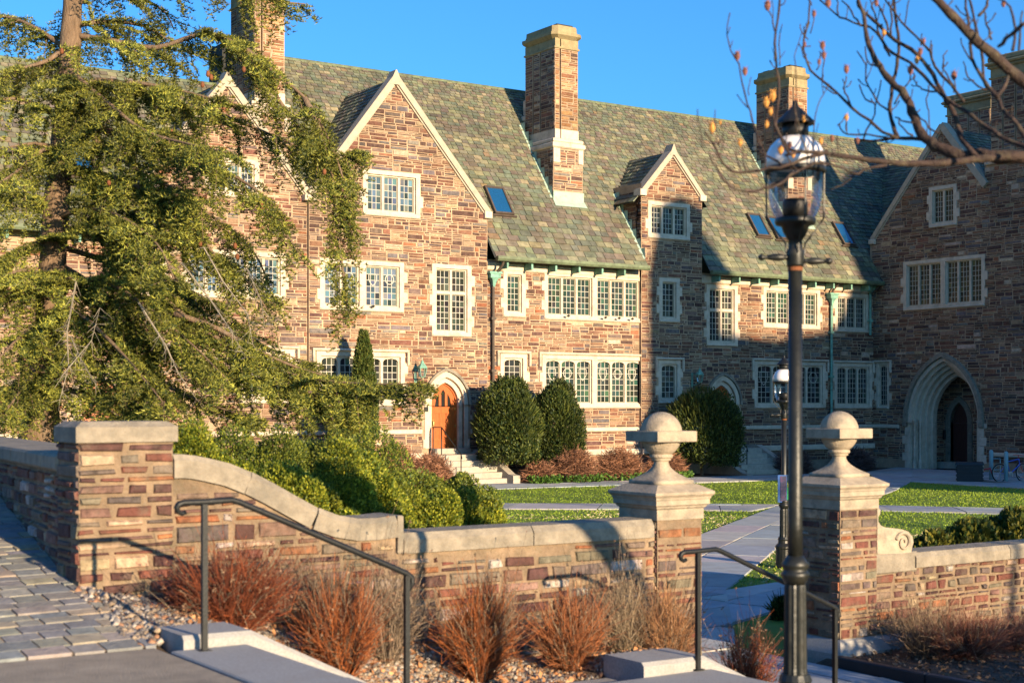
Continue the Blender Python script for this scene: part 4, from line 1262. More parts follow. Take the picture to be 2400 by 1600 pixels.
wr = m_.build('roof', MT['underlay'], wing)
ps = Pieces()
slates(ps, FWR, lambda b: [(-roofY(EZ + b * s1), -41.4)] if EZ + b * s1 > 9.4 else [], (14.0 - EZ) / s1, 0.32, 0.17, 0.45, 0.3)
q = math.hypot(1, pg); c2, s2 = 1 / q, pg / q
FGR = sframe((0, 37.6, 14.25 - 3.6 * pg), (1, 0, 0), (0, c2, s2), (0, -s2, c2))
slates(ps, FGR, lambda b: [(WX + 0.22, 57.9)], 3.6 / c2, 0.24, 0.18, 0.34, 0.3)
ps.finish(wr, 'slate', MT['slate'], 60)
def stack(x0, x1, y0, y1, zb_, zt, limit):
    b = MB(); b.box((x0 + 0.06, y0 + 0.06, zb_), (x1, y1 - 0.02, zt - 0.9))
    ch = b.build('chimney', MT['mortar'], wing)
    fS = Frame((x0, 0, 0), (0, -1, 0), (-1, 0, 0)); fF = Frame((0, y0, 0), (1, 0, 0), (0, -1, 0))
    n = max(2, int(round((y1 - y0) / 0.62))); w = (y1 - y0) / n
    pp = Pieces(); bx = MB()
    for i in range(n):
        q0, q1 = -y1 + i * w + 0.035, -y1 + (i + 1) * w - 0.035
        fbox(bx, fS, q0, q1, zb_, zt - 0.9, -0.3, 0.0)
        rubble(pp, fS, q0, q1, zb_, zt - 0.95, n=0.015)
    bx.build('flue', MT['mortar'], ch)
    rubble(pp, fF, x0, x1, zb_, zt - 0.95, n=0.015)
    pp.finish(ch, 'chimney_stone', MT['stone'], limit)
    c = MB()
    c.box((x0 - 0.05, y0 - 0.05, zt - 0.92), (x1 + 0.05, y1 + 0.05, zt - 0.84), ch=0.02)
    c.box((x0 + 0.01, y0, zt - 0.84), (x1, y1, zt - 0.5)); c.box((x0 - 0.10, y0 - 0.10, zt - 0.5), (x1 + 0.1, y1 + 0.1, zt - 0.38), ch=0.05)
    c.box((x0 - 0.18, y0 - 0.18, zt - 0.38), (x1 + 0.18, y1 + 0.18, zt - 0.24), ch=0.05); c.box((x0 - 0.08, y0 - 0.08, zt - 0.24), (x1 + 0.08, y1 + 0.08, zt), ch=0.05)
    c.build('chimney_cap', MT['capstone'], ch)
stack(49.5, 50.9, 36.4, 38.85, 12.5, 16.75, 60)
stack(53.4, 54.8, 41.9, 44.3, 11.5, 16.55, 30)

# ---------------------------------------------------------------- wall lanterns
def lantern(x, ytop, ybot, label):
    Yl = YA - 0.42
    X_, zt = ab(x, ytop, Yl); _, zb_ = ab(x, ybot, Yl)
    H = zt - zb_
    L = thing('wall_lantern', label, 'lantern', (X_, Yl, zb_), 'verdigris lanterns over the doors')
    m_ = MB(); m_.lathe((X_, Yl, 0), [(0.17, zb_ + H * 0.50), (0.12, zb_ + H * 0.62), (0.05, zb_ + H * 0.74), (0.055, zb_ + H * 0.80), (0.012, zb_ + H * 0.86), (0.008, zt)], 6); m_.build('lantern_roof', MT['copper'], L)
    m_ = MB()
    m_.lathe((X_, Yl, 0), [(0.09, zb_), (0.105, zb_ + 0.03)], 6); m_.lathe((X_, Yl, 0), [(0.165, zb_ + H * 0.46), (0.175, zb_ + H * 0.50)], 6)
    for k in range(6):
        w = 2 * math.pi * (k + 0.5) / 6
        m_.tube([(X_ + 0.095 * math.cos(w), Yl + 0.095 * math.sin(w), zb_ + 0.02), (X_ + 0.16 * math.cos(w), Yl + 0.16 * math.sin(w), zb_ + H * 0.47)], 0.014, 4)
    m_.build('lantern_cage', MT['copper'], L)
    m_ = MB(); m_.lathe((X_, Yl, 0), [(0.085, zb_ + 0.02), (0.15, zb_ + H * 0.46)], 6, cap=False); m_.build('lantern_glass', MT['clear'], L)
    m_ = MB(); m_.tube([(X_ - 0.05, YA, zb_ - 0.12), (X_ - 0.04, YA - 0.15, zb_ - 0.1), (X_, Yl, zb_ - 0.02)], 0.02, 6); m_.tube([(X_ - 0.05, YA, zb_ + H * 0.5), (X_ - 0.04, YA - 0.2, zb_ + H * 0.55), (X_, Yl + 0.1, zb_ + H * 0.5)], 0.02, 6)
    m_.box((X_ - 0.1, YA - 0.03, zb_ - 0.18), (X_ + 0.0, YA + 0.02, zb_ + H * 0.6)); m_.build('bracket', MT['copper'], L)
lantern(990, 838, 884, 'green verdigris lantern on the sunlit wall, above and left of the orange door')
lantern(1640, 858, 896, 'green verdigris lantern on the shaded wall below the dormer bay')
s_ = MB(); X_, z0 = ab(994, 964, YA); X2, z1 = ab(1002, 953, YA); s_.box((X_, YA - 0.06, z0), (X2, YA - 0.03, z1)); tag(s_.build('call_panel', MT['iron']), 'small dark call panel on the stone jamb left of the orange door', 'intercom')

# ---------------------------------------------------------------- entrance steps
def entry_steps(cx, label, rlabel, rail=True):
    S = thing('entrance_steps', label, 'steps', (cx, 43.5, -0.1))
    w = 1.0; n = 5; top = 0.90; g = -0.1; r = (top - g) / n
    for i in range(n):
        m_ = MB(); y1 = YA - 0.04 if i == n - 1 else 42.6 + (i + 1) * 0.32 + 0.1
        m_.box((cx - w, 42.6 + i * 0.32, g), (cx + w, y1, g + r * (i + 1)), ch=0.012)
        m_.build('step', MT['steps'], S)
    m_ = MB(); m_.box((cx - 0.75, YA - 0.34, top), (cx + 0.72, YA + 0.2, dz0 - 0.002), ch=0.015); m_.build('sill', MT['steps'], S)
    for s_, nm in ((1, 0), (-1, 1)):
        x0, x1 = sorted((cx + s_ * (w + 0.01), cx + s_ * (w + 0.30)))
        m_ = MB()
        lo_ = 0.0 if s_ > 0 else 0.26
        P = [(42.25, g), (42.25, g + 0.30 - lo_), (42.55, g + 0.34 - lo_), (44.2, top + 0.12 - lo_), (YA - 0.02, top + 0.12 - lo_), (YA - 0.02, g)]
        vs = [(x0, y, z) for y, z in P] + [(x1, y, z) for y, z in P]; k = len(P)
        m_.add(vs, [tuple(range(k)), tuple(range(2 * k - 1, k - 1, -1))] + [(i, k + i, k + (i + 1) % k, (i + 1) % k) for i in range(k)])
        m_.build('side_kerb', MT['steps'], S)
    if rail:
        R = thing('entrance_handrail', rlabel, 'handrail', (cx - 0.7, 44, top))
        xr = cx - 0.68
        m_ = MB(); m_.tube([(xr, YA - 0.05, top + 0.96), (xr, 44.25, top + 0.96), (xr, 42.95, 0.95), (xr, 42.9, 0.80)], 0.022, 6); m_.build('rail', MT['iron'], R)
        for y, z0, z1 in ((YA - 0.06, top, top + 0.96), (44.25, top, top + 0.96), (42.95, g + r, 0.95)):
            m_ = MB(); m_.tube([(xr, y, z0), (xr, y, z1)], 0.02, 6); m_.build('post', MT['iron'], R)
entry_steps(dcx + 0.1, 'pale weathered steps climbing to the sunlit orange door', 'black iron handrail on the steps to the sunlit orange door')
entry_steps(d2x + 0.1, 'pale steps in shade beside the large round yew, leading to the second door', 'black iron handrail on the shaded steps beside the round yew')

# ---------------------------------------------------------------- garden walls
WY = 10.75
FG = Frame((0, WY, 0), (1, 0, 0), (0, -1, 0))
def gy(x, y, Y=WY): return onY(x, y, Y)
# tall pier
pier = thing('wall_pier', 'broad rubble stone pier with a thick slab cap at the corner of the garden wall', 'pier', (3.7, 10.95, 1.2))
px0, px1, py0, py1 = 3.36, 4.12, 10.72, 11.24
ptop = 2.41
m_ = MB(); m_.box((px0 + 0.02, py0 + 0.02, 0.6), (px1 - 0.02, py1, ptop)); m_.build('core', MT['mortar_near'], pier)
BIG = dict(hs=(0.05, 0.135), ls=(0.18, 0.5), band=(0.12, 0.25), joint=0.017, n=0.018, pal=NEAR, ch=0.014, jit=0.011)
SMALL = dict(hs=(0.035, 0.12), ls=(0.10, 0.42), band=(0.09, 0.2), joint=0.022, n=0.012, pal=NEAR, ch=0.007, jit=0.007)
pp = Pieces()
rubble(pp, Frame((0, py0 + 0.02, 0), (1, 0, 0), (0, -1, 0)), px0, px1, 1.0, ptop, **BIG)
rubble(pp, Frame((px0 + 0.02, 0, 0), (0, -1, 0), (-1, 0, 0)), -py1, -py0, 1.0, ptop, **BIG)
pp.finish(pier, 'stone', MT['stone_near'], 200)
m_ = MB(); e = 0.010
vs = []
for z, q in ((ptop + 0.001, e), (2.525, e), (2.565, -0.05)):
    vs += [(px0 - q, py0 - q, z), (px1 + q, py0 - q, z), (px1 + q, py1 + q, z), (px0 - q, py1 + q, z)]
m_.add(vs, [(3, 2, 1, 0), (8, 9, 10, 11)] + [(4 * k + i, 4 * k + (i + 1) % 4, 4 * k + 4 + (i + 1) % 4, 4 * k + 4 + i) for k in (0, 1) for i in range(4)])
m_.build('cap_stone', MT['coping'], pier)

def swept_coping(mb, pts, y0, y1, th, rnd_=0.035):
    """pts: (X, ztop) along the wall; rounded top edges"""
    k = len(pts)
    prof = [(y0, -th), (y0, -rnd_ * 1.3), (y0 + rnd_, 0.0), (y1 - rnd_, 0.0), (y1, -rnd_ * 1.3), (y1, -th)]
    n = len(prof); vs = []
    for i, (x, z) in enumerate(pts):
        a = pts[max(i - 1, 0)]; b = pts[min(i + 1, k - 1)]
        d = Vector((b[0] - a[0], 0, b[1] - a[1])).normalized(); nz_ = Vector((-d.z, 0, d.x))
        for (y, o) in prof:
            vs.append((x + nz_.x * o, y, z + nz_.z * o))
    fs = [(i * n + j, i * n + (j + 1) % n, (i + 1) * n + (j + 1) % n, (i + 1) * n + j) for i in range(k - 1) for j in range(n)]
    fs += [tuple(range(n - 1, -1, -1)), tuple((k - 1) * n + j for j in range(n))]
    mb.add(vs, fs)
# curved wall and lower wall up to the left gate pillar
gw = thing('garden_wall', 'rubble garden wall with a swept stone coping between the tall pier and the left gate pillar', 'wall', (6.5, 10.9, 0.5))
cpx = [(400, 1062), (430, 1065), (460, 1071), (510, 1083), (560, 1103), (612, 1129), (663, 1158), (714, 1185), (760, 1202), (806, 1210), (850, 1208), (893, 1203)]
cv = [gy(x, y, 11.0) for x, y in cpx]
cv = [(4.10, cv[0][1])] + cv
tops = cv
def ctop(x):
    for i in range(len(tops) - 1):
        if tops[i][0] <= x <= tops[i + 1][0]:
            t = (x - tops[i][0]) / (tops[i + 1][0] - tops[i][0]); return tops[i][1] + t * (tops[i + 1][1] - tops[i][1])
    return tops[0][1] if x < tops[0][0] else 1.60
xe = tops[-1][0]
LOWT = 1.615
wallpoly = [(4.05, -0.2), (8.85, -0.2), (8.85, LOWT - 0.16), (xe, LOWT - 0.16)] + [(x, z - 0.17) for x, z in tops[::-1]]
m_ = MB(); plate(m_, FG, wallpoly, [], -0.34, 0.0); m_.build('core', MT['mortar_near'], gw)
above = [(3.9, 3.0)] + [(x - (0 if i else 0.2), z - 0.185) for i, (x, z) in enumerate(tops)] + [(xe, LOWT - 0.18), (9.2, LOWT - 0.18), (9.2, 3.0)]
below = [(3.0, -1), (9.5, -1), (9.5, -0.1), (9.0, -0.1), (3.6, 1.12), (3.0, 1.12)]
pp = Pieces()
rubble(pp, FG, 4.10, 8.83, 0.0, 2.3, [above, below], **BIG)
pp.finish(gw, 'stone', MT['stone_near'], 290)
segs = [(0, 5), (5, 8), (8, 12)]
for a_, b_ in segs:
    m_ = MB(); P = tops[a_:b_ + 1]; P = [(P[0][0] + 0.004, P[0][1])] + P[1:-1] + [(P[-1][0] - 0.004, P[-1][1])]
    swept_coping(m_, P, WY - 0.035, WY + 0.40, 0.18); m_.build('coping_stone', MT['coping'], gw)
m_ = MB(); m_.box((xe + 0.006, WY - 0.03, LOWT - 0.17), (xe + 0.06, WY + 0.38, tops[-1][1] + 0.0), ch=0.01); m_.build('coping_stone', MT['coping'], gw)
for x0, x1 in ((xe + 0.065, 7.42), (7.43, 8.80)):
    m_ = MB(); swept_coping(m_, [(x0, LOWT), ((x0 + x1) / 2, LOWT), (x1, LOWT)], WY - 0.035, WY + 0.40, 0.17, 0.045); m_.build('coping_stone', MT['coping'], gw)
# left wall running away beside the sett path
lwall = thing('path_wall', 'dark rubble wall with a wide pale coping running back beside the sett path', 'wall', (3.6, 13, 1.2))
dU = Vector((-0.1, -1, 0)).normalized(); dN = Vector((-1, 0.1, 0)).normalized()
FLW = Frame((3.40, 11.2, 0), dU, dN)
m_ = MB(); fbox(m_, FLW, -9, 0.0, 0.6, 2.18, -0.5, 0.0); m_.build('core', MT['mortar_near'], lwall)
pp = Pieces(); rubble(pp, FLW, -8, 0.0, 1.15, 2.16, [], **BIG); pp.finish(lwall, 'stone', MT['stone_near'], 150)
x = -9.0
while x < -0.05:
    w = min(1.4, -0.01 - x)
    m_ = MB(); fbox(m_, FLW, x + 0.004, x + w - 0.004, 2.181, 2.31, -0.62, 0.05, 0.02); m_.build('coping_stone', MT['coping'], lwall); x += w
# right wall
rw = thing('garden_wall', 'low rubble garden wall with flat coping running right from the scrolled gate pillar', 'wall', (14, 10.9, 0.5))
RT = 1.09
m_ = MB(); m_.box((11.7, WY + 0.05, -0.2), (24, WY + 0.38, RT - 0.16)); m_.build('core', MT['mortar_near'], rw)
pp = Pieces(); rubble(pp, Frame((0, WY + 0.05, 0), (1, 0, 0), (0, -1, 0)), 11.86, 18, 0.05, RT - 0.16, **dict(BIG, hs=(0.05, 0.14), ls=(0.12, 0.36))); pp.finish(rw, 'stone', MT['stone_near'], 250)
for x0, x1 in ((12.47, 14.05), (14.06, 16.0), (16.01, 18.0), (18.01, 21)):
    m_ = MB(); swept_coping(m_, [(x0, RT), ((x0 + x1) / 2, RT), (x1, RT)], WY - 0.0, WY + 0.44, 0.16, 0.04); m_.build('coping_stone', MT['coping'], rw)

# ---------------------------------------------------------------- gate pillars
def gate_pillar(x0, label, left):
    G = thing('gate_pillar', label, 'pillar', (x0 + 0.285, 10.985, 0))
    w = 0.57; y0 = 10.7; cx, cy = x0 + w / 2, y0 + w / 2
    m_ = MB(); m_.box((x0 + 0.012, y0 + 0.012, -0.1), (x0 + w - 0.012, y0 + w - 0.012, 1.60)); m_.build('core', MT['mortar_near'], G)
    pp = Pieces()
    b0 = 0.26
    rubble(pp, Frame((0, y0 + 0.012, 0), (1, 0, 0), (0, -1, 0)), x0 + 0.004, x0 + w - 0.004, b0, 1.60, **SMALL)
    rubble(pp, Frame((x0 + 0.012, 0, 0), (0, -1, 0), (-1, 0, 0)), -y0 - w, -y0 - 0.006, b0, 1.60, **SMALL)
    rubble(pp, Frame((x0 + w - 0.012, 0, 0), (0, 1, 0), (1, 0, 0)), y0, y0 + w, b0, 1.60, **SMALL)
    pp.finish(G, 'stone', MT['stone_near'], 220)
    m_ = MB()
    def sq(mb, prof):
        vs = []
        for h, z in prof:
            vs += [(cx - h, cy - h, z), (cx + h, cy - h, z), (cx + h, cy + h, z), (cx - h, cy + h, z)]
        n = len(prof)
        mb.add(vs, [(3, 2, 1, 0), tuple(4 * n - 4 + i for i in range(4))] + [(4 * k + i, 4 * k + (i + 1) % 4, 4 * k + 4 + (i + 1) % 4, 4 * k + 4 + i) for k in range(n - 1) for i in range(4)])
    h = w / 2
    sq(m_, [(h + 0.095, -0.1), (h + 0.095, 0.13), (h + 0.02, 0.25), (h - 0.02, 0.27)]); m_.build('plinth', MT['granite'], G)
    m_ = MB(); sq(m_, [(h + 0.003, 1.601), (h + 0.003, 1.70)]); m_.build('neck_stone', MT['finial'], G)
    m_ = MB(); sq(m_, [(h + 0.005, 1.701), (h + 0.02, 1.712), (h + 0.028, 1.73), (h + 0.045, 1.742), (h + 0.045, 1.785), (h + 0.052, 1.795), (h + 0.056, 1.812), (h + 0.075, 1.832), (h + 0.08, 1.838), (h + 0.08, 1.862), (0.245, 1.93)]); m_.build('cornice', MT['finial'], G)
    m_ = MB(); n = 48
    sqn = []; prof = []
    for r, z, q in ((0.235, 1.925, 1), (0.235, 1.962, 1), (0.215, 1.972, 1), (0.175, 1.995, .92), (0.135, 2.025, .75), (0.105, 2.055, .5), (0.082, 2.09, .22), (0.073, 2.12, 0), (0.072, 2.14, 0), (0.074, 2.148, 0), (0.092, 2.153, 0), (0.095, 2.162, 0), (0.088, 2.17, 0), (0.105, 2.174, 0), (0.115, 2.190, 0), (0.112, 2.208, 0), (0.10, 2.216, 0)):
        prof.append((r, z)); sqn.append(q)
    m_.lathe((cx, cy, 0), prof, n, square=sqn); o = m_.build('pedestal', MT['finial'], G, smooth=True)
    R_b = 0.195; zc = 2.385
    m_ = MB(); m_.lathe((cx, cy, 0), [(R_b * math.cos(a), zc - 0.005 + R_b * math.sin(a)) for a in [math.radians(d) for d in range(-62, -8, 5)]] + [(R_b * 0.995, zc - 0.03)], 40); m_.build('bowl', MT['finial'], G, smooth=True)
    m_ = MB(); m_.box((cx - 0.243, cy - 0.243, zc - 0.052), (cx + 0.243, cy + 0.243, zc + 0.052), ch=0.006); m_.build('slab', MT['finial'], G)
    m_ = MB(); m_.lathe((cx, cy, 0), [(0.202 * math.cos(math.radians(d)), zc + 0.032 + 0.202 * math.sin(math.radians(d))) for d in list(range(4, 88, 5)) + [89.5]], 40); m_.build('ball', MT['finial'], G, smooth=True)
    return G, cx, cy, w
gate_pillar(8.82, 'left stone gate pillar with ball finial, joined to the long garden wall', True)
G2, cx2, cy2, w2 = gate_pillar(11.25, 'right stone gate pillar with ball finial and a carved scroll on its side', False)
# scroll bracket
fS = Frame((0, 10.78, 0), (1, 0, 0), (0, -1, 0))
sc_ = [(733, 40), (750, 40), (760, 60), (758, 90), (742, 112), (742, 155), (765, 190), (800, 206), (870, 213), (950, 224), (1005, 243), (1040, 285), (1050, 335), (1037, 385), (1028, 432), (733, 440)]
sP = [onY(1860 + a / 3.735, 1180 + b_ / 3.735, 10.78) for a, b_ in sc_]
sP = [(max(x, 11.822), z) for x, z in sP]
if parea(sP) < 0: sP = sP[::-1]
m_ = MB(); plate(m_, fS, sP, [], -0.30, 0.0); scb = m_.build('scroll_bracket', MT['finial'], G2)
c0 = onY(1860 + 958 / 3.735, 1180 + 335 / 3.735, 10.78)
m_ = MB(); pts = []
for i in range(40):
    a = -1.9 + i * 0.24; r = 0.118 * (1 - i / 46.0)
    pts.append((c0[0] - r * math.cos(a + 2.2) , 10.78 - 0.012, c0[1] + r * 0.95 * math.sin(a + 2.2)))
m_.tube(pts, [0.02 * (1 - i / 70) for i in range(40)], 6); m_.build('scroll_relief', MT['finial'], scb)
b0_, b1_ = onY(1860 + 735 / 3.735, 1180 + 440 / 3.735, 10.78), onY(2150, 1180 + 590 / 3.735, 10.78)
m_ = MB(); fbox(m_, fS, 11.83, b1_[0], b1_[1], b0_[1] - 0.002, -0.34, 0.01, 0.02); m_.build('scroll_block', MT['coping'], G2)
m_ = MB(); m_.box((11.825, 10.66, -0.05), (12.30, 10.9, 0.24), ch=0.03); m_.build('plinth_return', MT['granite'], G2)
# curb along the lower path
cb = thing('path_kerb', 'low dark kerb between the lower path and the planted bed at right', 'kerb', (11.1, 9, 0))
y = 10.6
while y > 5:
    m_ = MB(); m_.box((11.03, y - 1.18, -0.1), (11.13, y - 0.01, 0.14), ch=0.012); m_.build('kerb_stone', MT['black'], cb); y -= 1.19

# ---------------------------------------------------------------- garden stairs with granite kerbs
st = thing('garden_stairs', 'granite stairs with low kerbs descending from the upper path to the gate', 'stairs', (6, 8, 0))
zs_ = [1.10, 0.963, 0.825, 0.688]
m_ = MB(); m_.box((3.43, 6.9, 0.8), (3.95, 9.02, 1.12), ch=0.01); m_.build('top_slab', MT['granite'], st)
for i, z in enumerate(zs_[1:]):
    m_ = MB(); m_.box((3.94 + i * 0.37, 6.9, z - 0.35), (3.94 + (i + 1) * 0.37 + 0.02, 9.02, z), ch=0.01); m_.build('step', MT['granite'], st)
m_ = MB(); m_.box((5.05, 6.9, 0.3), (8.0, 9.02, 0.55), ch=0.01); m_.build('landing', MT['granite'], st)
for i in range(3):
    z = 0.55 - 0.1375 * (i + 1)
    m_ = MB(); m_.box((7.99 + i * 0.37, 6.9, -0.2), (7.99 + (i + 1) * 0.37 + 0.02, 9.02, z), ch=0.01); m_.build('step', MT['granite'], st)
def kerb(P, y0, y1):
    k = len(P); m_ = MB(); c = 0.03
    vs = [(x, y0, z - c) for x, z in P] + [(x, y0 + c, z) for x, z in P] + [(x, y1 - c, z) for x, z in P] + [(x, y1, z - c) for x, z in P] + [(x, y1, z - 0.5) for x, z in P] + [(x, y0, z - 0.5) for x, z in P]
    fs = []
    for r in range(6):
        r2 = (r + 1) % 6
        fs += [(r * k + i, r * k + i + 1, r2 * k + i + 1, r2 * k + i) for i in range(k - 1)]
    fs += [tuple(r * k for r in range(5, -1, -1)), tuple(r * k + k - 1 for r in range(6))]
    m_.add(vs, fs); return m_
kerb([(3.52, 1.205), (4.0, 1.20), (5.15, 0.62), (5.45, 0.50)], 9.03, 9.55).build('kerb_stone', MT['granite'], st)
kerb([(5.46, 0.50), (7.3, 0.48)], 9.03, 9.50).build('kerb_stone', MT['granite'], st)
kerb([(7.31, 0.66), (7.95, 0.655), (9.1, 0.12), (9.25, 0.11)], 9.03, 9.55).build('kerb_stone', MT['granite'], st)

def handrail(xa, za, xb, zb_, y, label):
    H = thing('stair_handrail', label, 'handrail', (xa, y, za))
    h = 0.955; r = 0.021
    ty = y
    pts = []
    # curl at the start
    for k in range(9):
        a = math.radians(330 - k * 37); pts.append((xa - 0.15 + 0.035 * math.cos(a), ty, za + h - 0.035 + 0.035 * math.sin(a)))
    pts = pts[:8]
    pts = [(xa - 0.125, ty, za + h - 0.06), (xa - 0.15, ty, za + h - 0.07), (xa - 0.178, ty, za + h - 0.055), (xa - 0.185, ty, za + h - 0.03), (xa - 0.17, ty, za + h - 0.008), (xa - 0.14, ty, za + h)]
    pts += [(xa, ty, za + h), (xa + 0.19, ty, za + h + 0.005), (xa + 0.24, ty, za + h - 0.01)]
    pts += [(xb - 0.10, ty, zb_ + h + 0.045), (xb, ty, zb_ + h), (xb + 0.04, ty, zb_ + h - 0.03), (xb + 0.045, ty, zb_ + h - 0.07), (xb + 0.02, ty, zb_ + h - 0.12)]
    m_ = MB(); m_.tube(pts, [0.016] * 3 + [r] * (len(pts) - 5) + [r, 0.014], 10); m_.build('rail', MT['iron'], H, smooth=True)
    for x, z in ((xa, za), (xb, zb_)):
        m_ = MB(); m_.box((x - 0.0175, ty - 0.0175, z - 0.05), (x + 0.0175, ty + 0.0175, z + h - 0.012), ch=0.003); m_.build('post', MT['iron'], H)
        m_ = MB(); m_.box((x - 0.04, ty - 0.04, z), (x + 0.04, ty + 0.04, z + 0.008)); m_.build('base_plate', MT['iron'], H)
handrail(3.62, 1.115, 5.11, 0.56, 8.93, 'dark iron handrail beside the upper flight, in front of the reddish shrub at left')
handrail(7.86, 0.555, 9.42, -0.02, 9.02, 'dark iron handrail beside the lower flight, in front of the left gate pillar')

# ---------------------------------------------------------------- lamp posts
def lamp(x, y, z0, zring, zdome, label, rot=0.0):
    """zring: collar above the fluted base; zdome: lower rim of the opal dome"""
    L = thing('lamp_post', label, 'lamp post', (x, y, z0), 'old fashioned lamp posts')
    c = (x, y, 0)
    m_ = MB(); m_.lathe(c, [(0.15, z0 - 0.02), (0.15, z0 + 0.05), (0.14, z0 + 0.06), (0.135, z0 + 0.32), (0.145, z0 + 0.34), (0.145, z0 + 0.37), (0.10, z0 + 0.42), (0.095, z0 + 0.46), (0.105, z0 + 0.48), (0.09, z0 + 0.52)], 16); m_.build('base', MT['lamp_paint'], L)
    m_ = MB(); n = 28; vs = []; zz = [z0 + 0.5, z0 + 0.56, zring - 0.10, zring - 0.07]
    for i, z in enumerate(zz):
        R0 = 0.078 + (0.062 - 0.078) * i / 3
        for k in range(n):
            w = 2 * math.pi * k / n; r = R0 * (1.0 if k % 2 else 0.90)
            vs.append((x + r * math.cos(w), y + r * math.sin(w), z))
    m_.add(vs, [(i * n + k, i * n + (k + 1) % n, (i + 1) * n + (k + 1) % n, (i + 1) * n + k) for i in range(3) for k in range(n)]); m_.build('fluted_column', MT['lamp_paint'], L)
    m_ = MB(); m_.lathe(c, [(0.062, zring - 0.08), (0.078, zring - 0.05), (0.088, zring - 0.03), (0.09, zring - 0.01), (0.08, zring + 0.0), (0.072, zring + 0.012), (0.084, zring + 0.03), (0.086, zring + 0.05), (0.07, zring + 0.07), (0.05, zring + 0.10)], 24); m_.build('collar', MT['lamp_paint'], L, smooth=True)
    zt = zdome - 0.64
    m_ = MB(); m_.lathe(c, [(0.048, zring + 0.09), (0.0445, zring + 0.3), (0.0435, zt + 0.03)], 24); m_.build('shaft', MT['lamp_paint'], L, smooth=True)
    m_ = MB(); m_.lathe(c, [(0.046, zt), (0.046, zt + 0.025)], 20); m_.build('rust_band', MT['rust'], L)
    m_ = MB(); m_.lathe(c, [(0.05, zt + 0.025), (0.054, zt + 0.04), (0.054, zt + 0.10), (0.056, zt + 0.12), (0.043, zt + 0.14), (0.043, zt + 0.19), (0.052, zt + 0.20), (0.075, zt + 0.24), (0.085, zt + 0.275), (0.12, zt + 0.285), (0.126, zt + 0.30), (0.126, zt + 0.325), (0.118, zt + 0.33)], 20); m_.build('lamp_cup', MT['lamp_paint'], L, smooth=True)
    d = Vector((FY, -FX, 0)) if rot == 0 else Vector((math.cos(rot), math.sin(rot), 0))
    for s_ in (-1, 1):
        P = Vector((x, y, zt + 0.072 - 0.012 * s_)); m_ = MB()
        m_.tube([P + d * s_ * q for q in (0.05, 0.065, 0.08, 0.10, 0.13, 0.17, 0.19, 0.197, 0.21, 0.222, 0.232)], [0.02, 0.013, 0.018, 0.024, 0.022, 0.014, 0.012, 0.019, 0.022, 0.018, 0.006], 10); m_.build('ladder_arm', MT['lamp_paint'], L, smooth=True)
    m_ = MB(); zg = zt + 0.33
    m_.lathe(c, [(0.118, zg), (0.137, zg + 0.03), (0.155, zg + 0.075), (0.166, zg + 0.13), (0.168, zdome - 0.01)], 32, cap=False); m_.build('lamp_glass', MT['clear'], L, smooth=True)
    m_ = MB(); m_.lathe(c, [(0.075, zg - 0.02), (0.077, zg + 0.09), (0.07, zg + 0.115), (0.03, zg + 0.12)], 20); m_.build('burner', MT['iron'], L, smooth=True)
    m_ = MB(); m_.lathe(c, [(0.178, zdome - 0.035), (0.19, zdome - 0.03), (0.19, zdome + 0.0), (0.178, zdome + 0.005)], 32, cap=False); m_.build('rim', MT['lamp_paint'], L, smooth=True)
    m_ = MB(); m_.lathe(c, [(0.186, zdome), (0.184, zdome + 0.05), (0.172, zdome + 0.10), (0.15, zdome + 0.14), (0.115, zdome + 0.175), (0.085, zdome + 0.192)], 32); m_.build('opal_dome', MT['opal'], L, smooth=True)
    m_ = MB(); m_.lathe(c, [(0.082, zdome + 0.185), (0.082, zdome + 0.275)], 20); m_.build('vent_drum', MT['iron'], L, smooth=True)
    m_ = MB(); m_.lathe(c, [(0.07, zdome + 0.275), (0.122, zdome + 0.272), (0.118, zdome + 0.287), (0.02, zdome + 0.385), (0.012, zdome + 0.42)], 20); m_.build('cowl', MT['iron'], L)
    for k in range(4):
        w = math.radians(33.87 * -1 + 8 + 90 * k)
        e = Vector((math.cos(w), math.sin(w), 0)); C = Vector((x, y, 0))
        m_ = MB(); m_.tube([C + e * 0.06 + Vector((0, 0, zt + 0.11)), C + e * 0.062 + Vector((0, 0, zt + 0.17)), C + e * 0.13 + Vector((0, 0, zt + 0.25)), C + e * 0.185 + Vector((0, 0, zt + 0.33)), C + e * 0.187 + Vector((0, 0, zdome - 0.02))], 0.006, 6); m_.build('stay_rod', MT['lamp_paint'], L)
    return L
lamp(6.575, 6.63, 0.50, 1.655, 4.165, 'tall dark lamp post in the foreground with clear glass globe and white dome')
l2 = lamp(17.2, 17.6, -0.01, 1.05, 3.065, 'farther lamp post, half hidden behind the foreground one, with a poster strapped to it')
p_ = MB(); P = at(1836, 1112, 24.2); Pb = at(1836, 1176, 24.2)
d = Vector((FY, -FX, 0)); f = Vector((FX, FY, 0))
C = Vector((17.2, 17.6, 0)) - f * 0.07
def card(m_, c, hw, z0, z1, th=0.01):
    a = [c - d * hw, c + d * hw]
    vs = [a[0] + Vector((0, 0, z0)), a[1] + Vector((0, 0, z0)), a[1] + Vector((0, 0, z1)), a[0] + Vector((0, 0, z1))]
    vs += [v + f * th for v in vs]
    m_.add(vs, [(0, 1, 2, 3), (7, 6, 5, 4), (0, 4, 5, 1), (1, 5, 6, 2), (2, 6, 7, 3), (3, 7, 4, 0)])
po = thing('poster', 'blue edged dark poster fixed to the farther lamp post', 'poster', (17.2, 17.5, 1.3))
card(p_, C - d * 0.04, 0.075, Pb.z, P.z); p_.build('backing', MT['poster_blue'], po)
